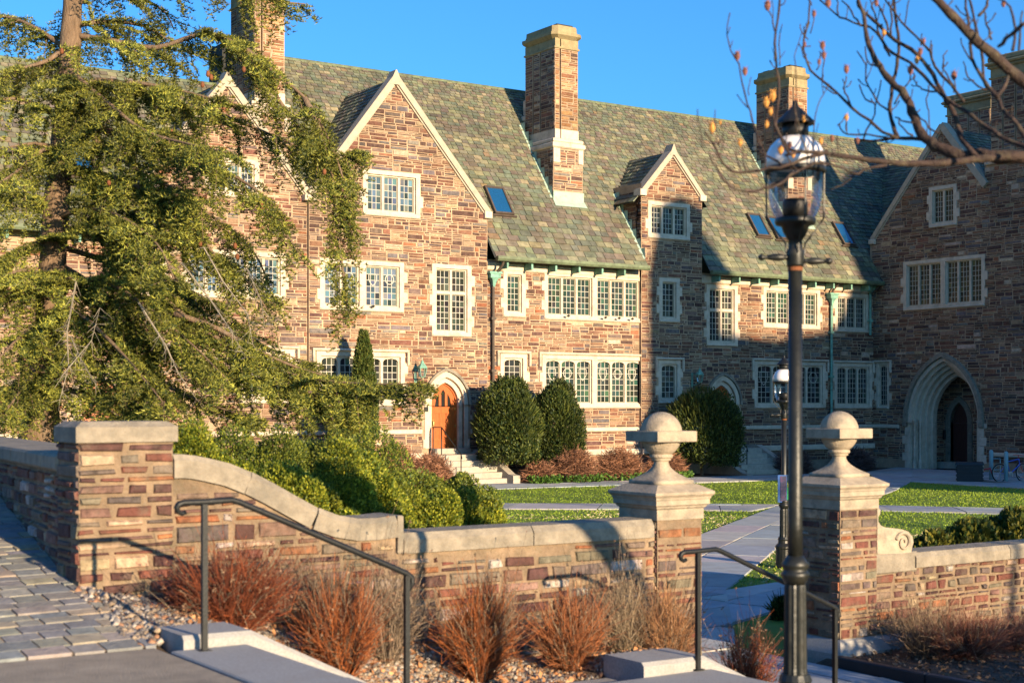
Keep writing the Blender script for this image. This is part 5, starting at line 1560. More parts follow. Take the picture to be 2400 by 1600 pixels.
p_ = MB(); card(p_, C - d * 0.025 - f * 0.006, 0.05, Pb.z + 0.02, P.z - 0.02, 0.005); p_.build('print', MT['poster_dark'], po)
p_ = MB(); p_.lathe((17.2, 17.6, 0), [(0.072, Pb.z + 0.02), (0.072, Pb.z + 0.24)], 16); tag(p_.build('sticker_band', MT['green']), 'green band wrapped round the farther lamp post below the poster', 'sticker')

# ---------------------------------------------------------------- bin, posts, bicycles by the wing
def gp(x, y): return onZ(x, y, -0.1)
b0_ = gp(2240, 1130); b1_ = gp(2307, 1131)
bn = thing('storage_bin', 'black plastic storage bin lying by the archway', 'bin', (b0_[0], b0_[1], -0.1))
a = Vector((b0_[0], b0_[1], -0.1)); bb = Vector((b1_[0], b1_[1], -0.1)); dd = (bb - a); Ld = dd.length; dd.normalize(); pd = Vector((-dd.y, dd.x, 0))
def obox(m_, o, u, v, L0, L1, W0, W1, z0, z1, ins=0.0):
    vs = []
    for z, i_ in ((z0, 0), (z1, ins)):
        vs += [o + u * (L0 + i_) + v * (W0 + i_) + Vector((0, 0, z)), o + u * (L1 - i_) + v * (W0 + i_) + Vector((0, 0, z)), o + u * (L1 - i_) + v * (W1 - i_) + Vector((0, 0, z)), o + u * (L0 + i_) + v * (W1 - i_) + Vector((0, 0, z))]
    m_.add(vs, [(3, 2, 1, 0), (4, 5, 6, 7), (0, 1, 5, 4), (1, 2, 6, 5), (2, 3, 7, 6), (3, 0, 4, 7)])
m_ = MB(); obox(m_, a, dd, pd, 0.03, Ld - 0.05, 0, 0.7, 0.0, 0.62); 
for k in range(4): obox(m_, a, dd, pd, 0.0, Ld - 0.02, -0.02, 0.72, 0.08 + k * 0.14, 0.12 + k * 0.14)
m_.build('body', MT['black'], bn)
m_ = MB(); obox(m_, a, dd, pd, -0.02, Ld, -0.03, 0.74, 0.621, 0.72, 0.03); m_.build('lid', MT['black'], bn)
m_ = MB(); Q = a + dd * (Ld - 0.02) + pd * 0.3; m_.tube([Q + Vector((0, 0, 0.45)), Q + dd * 0.22 + Vector((0, 0, 0.5)), Q + dd * 0.3 + Vector((0, 0, 0.3))], 0.03, 6); m_.build('pull_handle', MT['redpaint'], bn)
for i, (x, y, h, lb) in enumerate(((2323, 1126, 1.12, 'pale blue-green bollard between the black bin and the bicycles'), (2358, 1130, 1.10, 'pale blue-green bollard behind the blue bicycle'))):
    q = gp(x, y); m_ = MB(); m_.lathe((q[0], q[1], 0), [(0.075, -0.12), (0.075, h - 0.17), (0.06, h - 0.12), (0.03, h - 0.10)], 16)
    tag(m_.build('bollard', MT['post'], smooth=True), lb, 'bollard')
    m_ = MB(); 
    if i == 0:
        m_.tube([(q[0] + 0.05, q[1] - 0.03, 0.3), (q[0] + 0.28, q[1] - 0.18, 0.3), (q[0] + 0.28, q[1] - 0.18, 0.7), (q[0] + 0.05, q[1] - 0.03, 0.7)], 0.02, 6); m_.tube([(q[0] + 0.28, q[1] - 0.18, 0.3), (q[0] + 0.28, q[1] - 0.18, -0.1)], 0.02, 6)
        tag(m_.build('bicycle_rack', MT['post']), 'small steel bicycle hoop beside the first bollard', 'bicycle rack')
def bicycle(xy0, xy1, label, paint, paint2):
    a = Vector((*xy0, -0.1)); b = Vector((*xy1, -0.1)); u = (b - a); wb = 1.02; u.normalize(); v = Vector((-u.y, u.x, 0)); r = 0.335
    B = thing('bicycle', label, 'bicycle', tuple(a))
    P = lambda s, z: a + u * s + Vector((0, 0, z))
    for s in (0.0, wb):
        c = P(s, r); m_ = MB(); vs = []; n = 24
        pts = [c + u * (r - 0.02) * math.cos(2 * math.pi * k / n) + Vector((0, 0, (r - 0.02) * math.sin(2 * math.pi * k / n))) for k in range(n + 1)]
        m_.tube(pts, 0.022, 6, cap=False); wh = m_.build('wheel', MT['black'], B, smooth=True)
        m_ = MB(); pts = [c + u * (r - 0.055) * math.cos(2 * math.pi * k / n) + Vector((0, 0, (r - 0.055) * math.sin(2 * math.pi * k / n))) for k in range(n + 1)]
        m_.tube(pts, 0.012, 5, cap=False); m_.tube([c - v * 0.05, c + v * 0.05], 0.022, 8)
        for k in range(14):
            w = 2 * math.pi * k / 14; m_.tube([c, c + u * (r - 0.06) * math.cos(w) + Vector((0, 0, (r - 0.06) * math.sin(w)))], 0.003, 3, cap=False)
        m_.build('rim', MT['steel'], wh)
    bb = P(0.44, 0.30); seat = P(0.30, 0.80); head0 = P(0.86, 0.62); head1 = P(0.82, 0.82)
    m_ = MB()
    for s_, e_, rr in ((bb, seat, 0.017), (bb, head0, 0.022), (seat - Vector((0, 0, 0.08)), head1, 0.019), (head0, head1, 0.02), (P(0, r), bb, 0.011), (P(0, r), P(0.33, 0.72), 0.010)): m_.tube([s_, e_], rr, 8)
    m_.build('bike_frame', paint, B)
    m_ = MB(); m_.tube([P(wb, r), P(0.88, 0.60)], 0.016, 6); m_.tube([head1, P(0.80, 0.95)], 0.014, 6); m_.tube([P(0.80, 0.95) - v * 0.28, P(0.80, 0.96), P(0.80, 0.95) + v * 0.28], 0.012, 6); m_.build('fork_and_handlebar', paint2, B)
    m_ = MB(); m_.box(tuple(P(0.22, 0.86) - Vector((0.06, 0.06, 0))), tuple(P(0.22, 0.90) + Vector((0.12, 0.08, 0))), ch=0.015); m_.tube([seat, P(0.28, 0.87)], 0.012, 6); m_.build('saddle', MT['black'], B)
    m_ = MB(); m_.lathe(tuple(bb), [(0.0, 0.0)], 3, cap=False); m_.tube([bb - v * 0.05, bb + v * 0.05], 0.085, 14); m_.tube([bb - v * 0.06, bb - v * 0.06 + u * 0.1 - Vector((0, 0, 0.12))], 0.009, 5); m_.tube([bb + v * 0.06, bb + v * 0.06 - u * 0.1 + Vector((0, 0, 0.12))], 0.009, 5); m_.build('crank_set', MT['steel'], B)
q0 = gp(2343, 1130); q1 = gp(2390, 1129)
bicycle(q0, q1, 'blue and white mountain bicycle leaning by the bollards below the wing wall', MT['bluepaint'], MT['redpaint'])
q0 = gp(2398, 1122); q1 = gp(2440, 1124)
bicycle(q0, q1, 'dark bicycle at the right edge of the photo beside the blue bicycle', MT['iron'], MT['steel'])

# stone by the lower pillar
sb = Pieces()
m_ = MB(); Pq = at(1654, 1588, 13.0); vs = []
m_.lathe((Pq.x, Pq.y, 0), [(0.13, 0.0), (0.16, 0.08), (0.11, 0.19), (0.03, 0.24)], 7)
tag(m_.build('boulder', MT['granite']), 'rough pale stone lying beside the path at the foot of the left gate pillar', 'stone')
# ---------------------------------------------------------------- foliage tools (numpy)
def unit(v): return v / np.maximum(1e-9, np.linalg.norm(v, axis=-1, keepdims=True))
def blades(P, D, L, W, T, tri=False):
    """diamond leaves: base P, direction D (unit), length L, width W, tint T"""
    n = len(P)
    S = unit(np.cross(D, nr.normal(size=(n, 3))))
    L = np.broadcast_to(np.asarray(L, dtype=float).reshape(-1, 1), (n, 1)); W = np.broadcast_to(np.asarray(W, dtype=float).reshape(-1, 1), (n, 1))
    if tri:
        V = np.stack([P - S * W / 2, P + S * W / 2, P + D * L], 1).reshape(-1, 3)
        F = np.arange(n * 3).reshape(n, 3); T = np.repeat(T, 3, 0)
    else:
        V = np.stack([P, P + D * L * .5 - S * W / 2, P + D * L, P + D * L * .5 + S * W / 2], 1).reshape(-1, 3)
        F = np.arange(n * 4).reshape(n, 4); T = np.repeat(T, 4, 0)
    return V, F, T
def cat_meshes(L):
    V = []; F = []; T = []; b = 0
    for v, f, t in L:
        V.append(v); F.append(f + b); T.append(t); b += len(v)
    return np.concatenate(V), np.concatenate(F), np.concatenate(T)
def tints(n, c0, c1, pw=1.0, j=0.12):
    k = nr.random((n, 1)) ** pw
    t = np.array(c0) * (1 - k) + np.array(c1) * k
    return np.clip(t * (1 + nr.normal(size=(n, 1)) * j), 0.002, 1)
_ph = nr.random((12, 4)) * 6.28; _dr = unit(nr.normal(size=(12, 3)))
def lump(D, f=4.0):
    s = np.zeros(len(D))
    for k in range(8):
        s += np.sin((D @ _dr[k]) * f * (1 + 0.35 * k) + _ph[k, 0]) / (1 + 0.35 * k)
    return s / 3
def blob(c, r, n, L, W, c0, c1, up=0.6, f=5.0, amp=0.16, cut=None, inner=0.25, cone=0.0):
    D = unit(nr.normal(size=(n, 3)))
    D[:, 2] = np.where(D[:, 2] < -0.5, -D[:, 2], D[:, 2])
    rad = 1 + amp * lump(D, f) + amp * 0.5 * lump(D, f * 2.6)
    dep = 1 - inner * nr.random(n) ** 1.5
    Q = D * np.array(r) * (rad * dep)[:, None]
    if cone:
        k = 1 - cone * np.clip((Q[:, 2] / r[2] + 0.4) / 1.4, 0, 1); Q[:, 0] *= k; Q[:, 1] *= k
    P = Q + np.array(c)
    dirs = unit(unit(D / np.array(r)) * (1 - up) + np.array([0, 0, up]) + nr.normal(size=(n, 3)) * 0.35)
    T = tints(n, c0, c1, 1.4)
    return blades(P, dirs, L * (0.6 + 0.8 * nr.random(n)), W * (0.7 + 0.6 * nr.random(n)), T)
def plant(name, label, cat, loc, meshes, group=None, part='foliage', m='leaf', stems=None):
    B = thing(name, label, cat, loc, group)
    V, F, T = cat_meshes(meshes)
    link_mesh(part, V, F, MT[m], B, T)
    if stems: stems.build('stem', MT['bark'], B)
    return B
YEW0, YEW1 = (0.014, 0.034, 0.010), (0.115, 0.13, 0.022)
HED0, HED1 = (0.05, 0.095, 0.012), (0.38, 0.37, 0.03)
def lobes(c, r, n, L, W, c0, c1, nl=17, shoots=0.06, **k):
    out = [blob(c, (r[0] * 0.93, r[1] * 0.93, r[2] * 0.95), int(n * 0.6), L, W, c0, c1, **k)]
    for i in range(nl):
        D = unit(nr.normal(size=3)); D[1] = -abs(D[1]); D[2] = abs(D[2]) * 1.2 - 0.45
        D = unit(D); q = nr.uniform(0.24, 0.46); v = nr.uniform(0.6, 1.3)
        cc = np.array(c) + D * np.array(r) * (1.0 - q * 0.6)
        out.append(blob(tuple(cc), (r[0] * q, r[1] * q, r[2] * q * 1.25), int(n * 0.4 / nl * 1.5), L, W, tuple(np.array(c0) * v), tuple(np.array(c1) * v), **k))
    m = int(n * shoots) + 1
    D = unit(nr.normal(size=(m, 3))); D[:, 2] = np.abs(D[:, 2])
    P = np.array(c) + D * np.array(r) * 0.97
    out.append(blades(P, unit(D + np.array([0, 0, 0.9]) + nr.normal(size=(m, 3)) * 0.3), L * 2.2 * (0.5 + nr.random(m)), W * 0.8, tints(m, c0, c1)))
    return out
def yew(px, ytop, ybot, hwpx, Y, label, n=15000, c0=YEW0, c1=YEW1, name='yew_shrub', L=0.11, W=0.05, **k):
    X_, zt = onY(px, ytop, Y); _, zb_ = onY(px, ybot, Y)
    t = FX * X_ + FY * Y; r = hwpx * t / FPX
    zb_ = max(zb_, gz(X_, Y) - 0.05)
    zc = (zt + zb_) / 2
    s_ = MB(); s_.tube([(X_, Y, zb_ - 0.1), (X_ + 0.03, Y, zc)], [0.07, 0.04], 6)
    return plant(name, label, 'shrub', (X_, Y, zb_), lobes((X_, Y, zb_ + (zt - zb_) * 0.40), (r, r, (zt - zb_) * 0.585), n, L, W, c0, c1, **k), stems=s_)
yew(1188, 903, 1112, 78, 43.2, 'big round dark yew immediately right of the orange door', n=28000)
yew(1298, 908, 1112, 66, 43.3, 'narrower dark yew standing against the big round one, below the six-light window', n=26000)
yew(1645, 910, 1118, 88, 43.0, 'large round yew in shade left of the second flight of steps', n=30000)
# slender conical shrub and its broad golden foot
X_, zt = onY(853, 779, 43.6); _, zb_ = onY(853, 1010, 43.6)
plant('conical_shrub', 'slim pointed evergreen in front of the lower window of the gable', 'shrub', (X_, 43.6, 0.2), [blob((X_, 43.6, (zt + 0.2) / 2 + 0.1), (0.50, 0.50, (zt - 0.2) / 2), 14000, 0.12, 0.05, (0.03, 0.06, 0.012), (0.15, 0.16, 0.03), up=0.8, amp=0.08, cone=0.45)], stems=MB().tube([(X_, 43.6, -0.1), (X_, 43.6, 2.5)], [0.06, 0.03], 6))
X_, zt = onY(822, 940, 42.8)
plant('golden_shrub', 'broad yellow-green shrub below the slim pointed evergreen', 'shrub', (X_, 42.8, 0), [blob((X_, 42.8, zt / 2), (0.78, 0.7, zt / 2 + 0.1), 10000, 0.12, 0.05, (0.05, 0.075, 0.012), (0.26, 0.22, 0.03), up=0.6, amp=0.15)], stems=MB().tube([(X_, 42.8, -0.1), (X_, 42.8, 1.0)], 0.05, 6))

# spreading hedge mounds behind the garden wall
def mound(x, ytop, hw, t, label, n=9000, c0=HED0, c1=HED1, base=None, flat=1.0):
    p = at(x, ytop, t); r = hw * t / FPX
    g = base if base is not None else gz(p.x, p.y)
    h = max(0.5, (p.z - g))
    return plant('hedge_mound', label, 'shrub', (p.x, p.y, g), lobes((p.x, p.y, g + h * 0.40), (r * 1.5, r * 1.7, h * 0.54), int(n * 3.2), 0.033, 0.019, c0, c1, nl=9, shoots=0.002, up=0.5, amp=0.10, f=7, inner=0.22), group='spreading evergreen mounds behind the garden wall', stems=MB().tube([(p.x, p.y, g - 0.1), (p.x, p.y, g + h * 0.5)], 0.04, 5))
mound(470, 1010, 92, 14.5, 'bright evergreen mound directly beside the tall stone pier', 11000)
mound(590, 1000, 95, 17.3, 'darker evergreen mound behind, second from the pier along the back row', 10000, (0.032, 0.066, 0.012), (0.24, 0.255, 0.028))
mound(650, 1048, 95, 15.0, 'bright evergreen mound over the highest part of the swept coping', 11000)
mound(735, 998, 100, 18, 'dark evergreen mound at the back, in front of the golden shrub', 11000, (0.032, 0.066, 0.012), (0.24, 0.255, 0.028))
mound(770, 1062, 90, 15.5, 'bright evergreen mound above the dip of the swept coping', 11000)
mound(850, 1030, 95, 18, 'mid green mound at the back, below the dry brown shrub by the steps', 10000, (0.032, 0.066, 0.012), (0.24, 0.255, 0.028))
mound(875, 1090, 85, 16, 'bright evergreen mound behind the square end of the swept coping', 11000)
mound(960, 1070, 95, 18.6, 'dark green mound at the back, nearest the entrance steps', 10000, (0.032, 0.066, 0.012), (0.24, 0.255, 0.028))
mound(985, 1128, 85, 16.5, 'yellow-green mound second from the right end of the hedge', 10000)
mound(1068, 1118, 76, 18.8, 'dark mound at the back near the right end of the hedge', 9000, (0.032, 0.066, 0.012), (0.24, 0.255, 0.028))
mound(1092, 1152, 72, 17, 'low green mound ending the hedge at the lawn', 9000)
mound(410, 1035, 60, 17, 'green mound partly hidden behind the tall stone pier', 6000)
mound(350, 1000, 90, 20, 'green mound behind the tall stone pier under the cedar', 7000, (0.032, 0.066, 0.012), (0.24, 0.255, 0.028))
# right hedge
def rmound(x, ytop, hw, t, label, n=8000):
    p = at(x, ytop, t); r = hw * t / FPX
    return plant('low_hedge', label, 'hedge', (p.x, p.y, 0), [blob((p.x, p.y, p.z * 0.45), (r, r * 0.9, p.z * 0.58), n, 0.085, 0.05, (0.025, 0.055, 0.012), (0.20, 0.17, 0.02), up=0.7, amp=0.12, f=7)], group='low golden hedge behind the right garden wall', stems=MB().tube([(p.x, p.y, -0.1), (p.x, p.y, 0.4)], 0.03, 5))
rmound(2385, 1208, 125, 18.5, 'taller golden hedge clump at the right edge of the photo', 11000)
rmound(2270, 1235, 90, 18, 'middle clump of the low golden hedge behind the right wall', 9000)
rmound(2185, 1258, 60, 17.6, 'lowest clump of the golden hedge, just right of the stone scroll', 7000)

# ---------------------------------------------------------------- tangled dry shrubs by the building
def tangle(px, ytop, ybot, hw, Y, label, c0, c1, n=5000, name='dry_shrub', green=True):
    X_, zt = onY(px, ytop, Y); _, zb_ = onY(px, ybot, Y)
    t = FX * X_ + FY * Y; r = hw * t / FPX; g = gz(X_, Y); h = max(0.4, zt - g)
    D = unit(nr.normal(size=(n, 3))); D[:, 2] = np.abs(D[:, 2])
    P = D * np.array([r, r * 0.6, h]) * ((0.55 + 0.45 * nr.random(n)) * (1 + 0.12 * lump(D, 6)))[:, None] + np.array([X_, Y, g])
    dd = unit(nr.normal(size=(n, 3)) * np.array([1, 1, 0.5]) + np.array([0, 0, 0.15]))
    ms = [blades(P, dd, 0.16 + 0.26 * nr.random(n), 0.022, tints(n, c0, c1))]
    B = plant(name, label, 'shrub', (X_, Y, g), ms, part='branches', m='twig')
    if green:
        k = 700; D = unit(nr.normal(size=(k, 3))); P = D * np.array([r, r * 0.6, 0.1]) + np.array([X_, Y - 0.3, g + 0.1]); P[:, 2] = g + 0.25 * nr.random(k)
        V, F, T = blades(P, unit(nr.normal(size=(k, 3)) + np.array([0, 0, 0.6])), 0.12, 0.07, tints(k, (0.03, 0.08, 0.01), (0.12, 0.22, 0.03)))
        link_mesh('low_leaves', V, F, MT['leaf'], B, T)
    return B
BR0, BR1 = (0.10, 0.045, 0.025), (0.36, 0.17, 0.09)
tangle(930, 1040, 1090, 62, 42.0, 'dry pinkish-brown shrub left of the entrance steps', BR0, (0.45, 0.22, 0.13), 8000, green=False)
tangle(1010, 1062, 1115, 58, 41.6, 'low dry brown shrub tumbling along the left edge of the entrance steps', BR0, (0.42, 0.2, 0.11), 6000, green=False)
tangle(1265, 1085, 1128, 42, 42.2, 'small dry brown bush at the foot of the narrower yew', BR0, BR1, 4000)
tangle(1345, 1052, 1128, 62, 42.2, 'reddish-brown leafless bush right of the yews', BR0, BR1, 8000)
tangle(1450, 1050, 1126, 66, 42.3, 'reddish-brown leafless bush behind the left gate pillar ball', BR0, BR1, 8000)
tangle(1560, 1062, 1122, 58, 42.3, 'leafless bush between the gate pillar ball and the large shaded yew', BR0, BR1, 6000)
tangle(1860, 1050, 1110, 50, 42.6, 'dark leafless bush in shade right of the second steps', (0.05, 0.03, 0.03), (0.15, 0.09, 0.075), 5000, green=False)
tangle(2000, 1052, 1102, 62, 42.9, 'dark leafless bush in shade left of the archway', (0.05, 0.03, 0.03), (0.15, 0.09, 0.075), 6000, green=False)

# ---------------------------------------------------------------- dry shrubs in the foreground bed
def stems(px, ytop, hwtop, Y, label, c0, c1, n=380, fork=3, w=0.0027, heads=0, base=None, lean=0.0, zb_=None, name='dormant_shrub'):
    n = int(n * 1.3); ytop = ytop + 14; hwtop = hwtop * 0.92
    X_, zt = onY(px, ytop, Y)
    g = gz(X_, Y) if zb_ is None else zb_
    t = FX * X_ + FY * Y; r = hwtop * t / FPX; h = zt - g
    br = r * 0.22
    a = nr.random(n) * 6.283; q = nr.random(n) ** 0.5
    P0 = np.stack([X_ + br * q * np.cos(a), Y + br * q * np.sin(a), np.full(n, g - 0.02)], 1)
    sp_ = (nr.random(n) ** 0.6)
    tip = np.stack([X_ + r * sp_ * np.cos(a) + lean * h, Y + r * 0.75 * sp_ * np.sin(a), g + h * (0.35 + 0.58 * nr.random(n)) * (1.05 - 0.35 * sp_)], 1)
    L = []
    def seg(A, B, wa, wb, T):
        k = len(A); d = unit(B - A); s1 = unit(np.cross(d, nr.normal(size=(k, 3)))); s2 = np.cross(d, s1)
        vs = []
        for P_, ww in ((A, wa), (B, wb)):
            for m in range(3):
                w_ = 2.094 * m
                vs.append(P_ + (s1 * math.cos(w_) + s2 * math.sin(w_)) * ww)
        V = np.stack(vs, 1).reshape(-1, 3); b = (np.arange(k) * 6)[:, None]
        F = np.concatenate([b + np.array([[i, (i + 1) % 3, 3 + (i + 1) % 3, 3 + i]]) for i in range(3)])
        L.append((V, F, np.repeat(T, 6, 0)))
    T = tints(n, c0, c1, 1.0, 0.2)
    gmask = nr.random(n) < 0.16; T[gmask] = tints(int(gmask.sum()), (0.10, 0.075, 0.05), (0.34, 0.25, 0.16))
    tip = tip + nr.normal(size=(n, 3)) * 0.045
    mid = P0 * 0.5 + tip * 0.5 + nr.normal(size=(n, 3)) * 0.035 + np.array([0, 0, 0.08 * h])
    m2 = mid * 0.45 + tip * 0.55 + nr.normal(size=(n, 3)) * 0.03
    seg(P0, mid, w * 1.3, w, T); seg(mid, m2, w, w * 0.8, T); seg(m2, tip, w * 0.8, w * 0.4, T)
    tips = [tip]
    for _ in range(fork):
        k = nr.random((n, 1)); s0 = np.where(k < .5, P0 + (mid - P0) * (k * 2), mid + (tip - mid) * (k * 2 - 1))
        e = s0 + (tip - P0) * (0.25 + 0.25 * nr.random((n, 1))) + nr.normal(size=(n, 3)) * 0.08
        seg(s0, e, w * 0.8, w * 0.4, T); tips.append(e)
    B = thing(name, label, 'shrub', (X_, Y, g))
    V, F, T_ = cat_meshes(L); link_mesh('stems', V, F, MT['twig'], B, T_)
    if heads:
        tp = np.concatenate(tips); k = min(heads, len(tp)); tp = tp[nr.permutation(len(tp))[:k]]
        m = 5; P = np.repeat(tp, m, 0); D = unit(nr.normal(size=(k * m, 3)) + np.array([0, 0, 0.7]))
        V, F, T_ = blades(P, D, 0.022, 0.012, tints(k * m, (0.10, 0.06, 0.04), (0.28, 0.17, 0.10)))
        link_mesh('seed_heads', V, F, MT['twig'], B, T_)['kind'] = 'stuff'
    return B
OR0, OR1 = (0.085, 0.026, 0.010), (0.40, 0.12, 0.030)
RD0, RD1 = (0.075, 0.020, 0.012), (0.27, 0.068, 0.022)
GR0, GR1 = (0.08, 0.06, 0.045), (0.30, 0.22, 0.15)
stems(548, 1275, 155, 9.95, 'broad dark reddish-brown dormant shrub behind the first handrail post', RD0, RD1, 700, 3, heads=300)
stems(470, 1330, 90, 10.25, 'low russet shrub against the wall at the left end of the bed', RD0, RD1, 260, 2)
stems(800, 1345, 100, 9.75, 'russet dormant shrub under the middle of the long handrail', RD0, OR1, 450, 3, heads=120)
stems(735, 1270, 95, 10.3, 'tall grey-brown twiggy shrub against the garden wall, left of the shadow line', GR0, GR1, 170, 3, heads=150)
stems(905, 1255, 110, 10.15, 'grey-brown twiggy shrub behind the second handrail post', GR0, GR1, 200, 3, heads=200)
stems(1125, 1345, 105, 9.85, 'bright orange-brown dormant shrub in the middle of the bed', OR0, OR1, 520, 3, heads=60)
stems(1180, 1305, 60, 10.4, 'thin stalks with dark seed heads rising behind the orange shrub', GR0, GR1, 60, 2, heads=160)
stems(1335, 1368, 100, 9.9, 'rust-brown dormant shrub right of the bright orange one', OR0, (0.42, 0.15, 0.055), 520, 3, heads=60)
stems(1465, 1285, 95, 10.25, 'tall pale twiggy shrub left of the gate pillar', GR0, (0.36, 0.27, 0.17), 230, 3, heads=150)
stems(1560, 1355, 95, 10.1, 'brown twiggy shrub at the foot of the left gate pillar', (0.14, 0.06, 0.03), (0.42, 0.22, 0.10), 420, 3, heads=80)
stems(1752, 1440, 82, 9.6, 'small russet shrub with pale seed heads beside the foreground lamp post', RD0, RD1, 260, 3, heads=420, zb_=0.0)
stems(2160, 1375, 110, 10.2, 'grey leafless shrub in front of the right garden wall', GR0, (0.28, 0.19, 0.12), 150, 4, heads=80)
stems(2265, 1420, 125, 9.9, 'dark reddish leafless shrub in the right bed', (0.10, 0.035, 0.025), (0.24, 0.10, 0.06), 420, 4)
stems(2375, 1440, 90, 10.0, 'reddish-grey leafless shrub at the right edge of the photo', (0.10, 0.04, 0.03), (0.26, 0.12, 0.08), 320, 4)
# dark evergreen seedling behind lamp post
yew(1828, 1405, 1475, 20, 13.4, 'small dark green plant in the soil behind the foreground lamp post', n=1300, L=0.06, W=0.02, name='small_shrub')

# ---------------------------------------------------------------- gravel, fallen leaves, grass
def pebbles(n, xr, yr, name, label, s0=0.012, s1=0.032):
    X = xr[0] + (xr[1] - xr[0]) * nr.random(n); Y = yr[0] + (yr[1] - yr[0]) * nr.random(n)
    Z = np.array([gz(x, y) for x, y in zip(X, Y)])
    s = s0 + (s1 - s0) * nr.random(n) ** 2
    o = np.array([[1, 0, 0], [0, 1, 0], [-1, 0, 0], [0, -1, 0], [0, 0, 1], [0, 0, -1]], dtype=float)
    S = s[:, None, None] * (0.7 + 0.6 * nr.random((n, 1, 3))) * np.array([1, 1, 0.7])
    a = nr.random(n) * 6.28; c, s_ = np.cos(a), np.sin(a)
    V = o[None] * S + nr.normal(size=(n, 6, 3)) * s[:, None, None] * 0.15
    V = np.stack([V[..., 0] * c[:, None] - V[..., 1] * s_[:, None], V[..., 0] * s_[:, None] + V[..., 1] * c[:, None], V[..., 2]], -1)
    V = V + np.stack([X, Y, Z + s * 0.35], 1)[:, None]
    f = np.array([[0, 1, 4], [1, 2, 4], [2, 3, 4], [3, 0, 4], [1, 0, 5], [2, 1, 5], [3, 2, 5], [0, 3, 5]])
    F = (f[None] + (np.arange(n) * 6)[:, None, None]).reshape(-1, 3)
    pal = np.array([[0.33, 0.25, 0.17], [0.22, 0.165, 0.115], [0.38, 0.33, 0.27], [0.18, 0.165, 0.155], [0.28, 0.15, 0.085], [0.11, 0.095, 0.085]])
    T = pal[nr.integers(0, len(pal), n)] * (0.8 + 0.4 * nr.random((n, 1)))
    return stuff(link_mesh(name, V.reshape(-1, 3), F, MT['gravel'], None, np.repeat(T, 6, 0)), label, 'gravel')
pebbles(19000, (3.5, 9.1), (9.57, 10.4), 'gravel', 'mixed tan and grey gravel covering the sloping bed')
pebbles(1500, (3.3, 3.9), (9.3, 10.7), 'gravel', 'loose gravel at the foot of the tall pier', 0.012, 0.04)
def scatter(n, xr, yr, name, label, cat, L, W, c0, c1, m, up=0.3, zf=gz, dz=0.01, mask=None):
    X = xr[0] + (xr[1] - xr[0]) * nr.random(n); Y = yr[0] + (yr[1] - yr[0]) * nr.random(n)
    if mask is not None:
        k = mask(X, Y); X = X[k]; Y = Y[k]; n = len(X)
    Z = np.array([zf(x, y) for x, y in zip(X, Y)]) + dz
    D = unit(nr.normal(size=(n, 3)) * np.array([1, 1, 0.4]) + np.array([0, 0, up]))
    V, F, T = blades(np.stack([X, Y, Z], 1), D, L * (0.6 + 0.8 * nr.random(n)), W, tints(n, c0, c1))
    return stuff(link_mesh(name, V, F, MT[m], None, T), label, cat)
scatter(1700, (3.8, 9.1), (9.5, 10.6), 'fallen_leaves', 'curled tan fallen leaves under the foreground shrubs', 'fallen leaves', 0.055, 0.04, (0.30, 0.13, 0.05), (0.55, 0.30, 0.14), 'twig', 0.2, dz=0.015)
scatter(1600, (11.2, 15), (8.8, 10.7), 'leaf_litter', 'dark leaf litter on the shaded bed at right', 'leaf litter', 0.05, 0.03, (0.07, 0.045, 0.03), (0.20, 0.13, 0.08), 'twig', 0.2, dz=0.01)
PATHS = [p1, p2, p2b, p2c, [(14.3, 15.8), (26.2, 25.6), (27.5, 28.4), (20.1, 22.9), (12.5, 17.2)], [(26.2, 25.6), onZ(2095, 1152, -0.08), onZ(2045, 1119, -0.1), (27.5, 28.4)],
         [(9.25, 7.0), (11.02, 7.0), (11.02, 12.0), (14.3, 15.8), (12.5, 17.2), (9.25, 13.8)], [(12.0, 13.3), (16.4, 15.2), (17.2, 16.4), (14.3, 15.8)],
         [pz[0], pz[1], pz[2], onZ(2135, 1130, -0.1), pz[6]], [onZ(2135, 1130.0, -0.1), pz[2], pz[3], onZ(2440, 1151, -0.1)]]
def offpath(X, Y):
    k = np.ones(len(X), bool)
    for i in range(len(X)):
        for P in PATHS:
            if inpoly(X[i], Y[i], P): k[i] = False; break
    return k
scatter(95000, (12, 46), (14.5, 41.5), 'grass', 'winter lawn of short grass with straw coloured patches', 'grass', 0.05, 0.024, (0.13, 0.22, 0.012), (0.27, 0.34, 0.03), 'leaf', 1.2, dz=0.0,
        mask=lambda X, Y: offpath(X, Y) & (np.abs((FY * X - FX * Y) / (FX * X + FY * Y)) < 0.46))
scatter(9000, (12, 24), (14.0, 30), 'straw', 'dry straw blades lying in the lawn near the diagonal path', 'dry grass', 0.10, 0.02, (0.3, 0.25, 0.12), (0.55, 0.47, 0.28), 'twig', 0.3, dz=0.01,
        mask=lambda X, Y: offpath(X, Y) & (np.sin(X * 1.7) * np.sin(Y * 1.3) > -0.2))

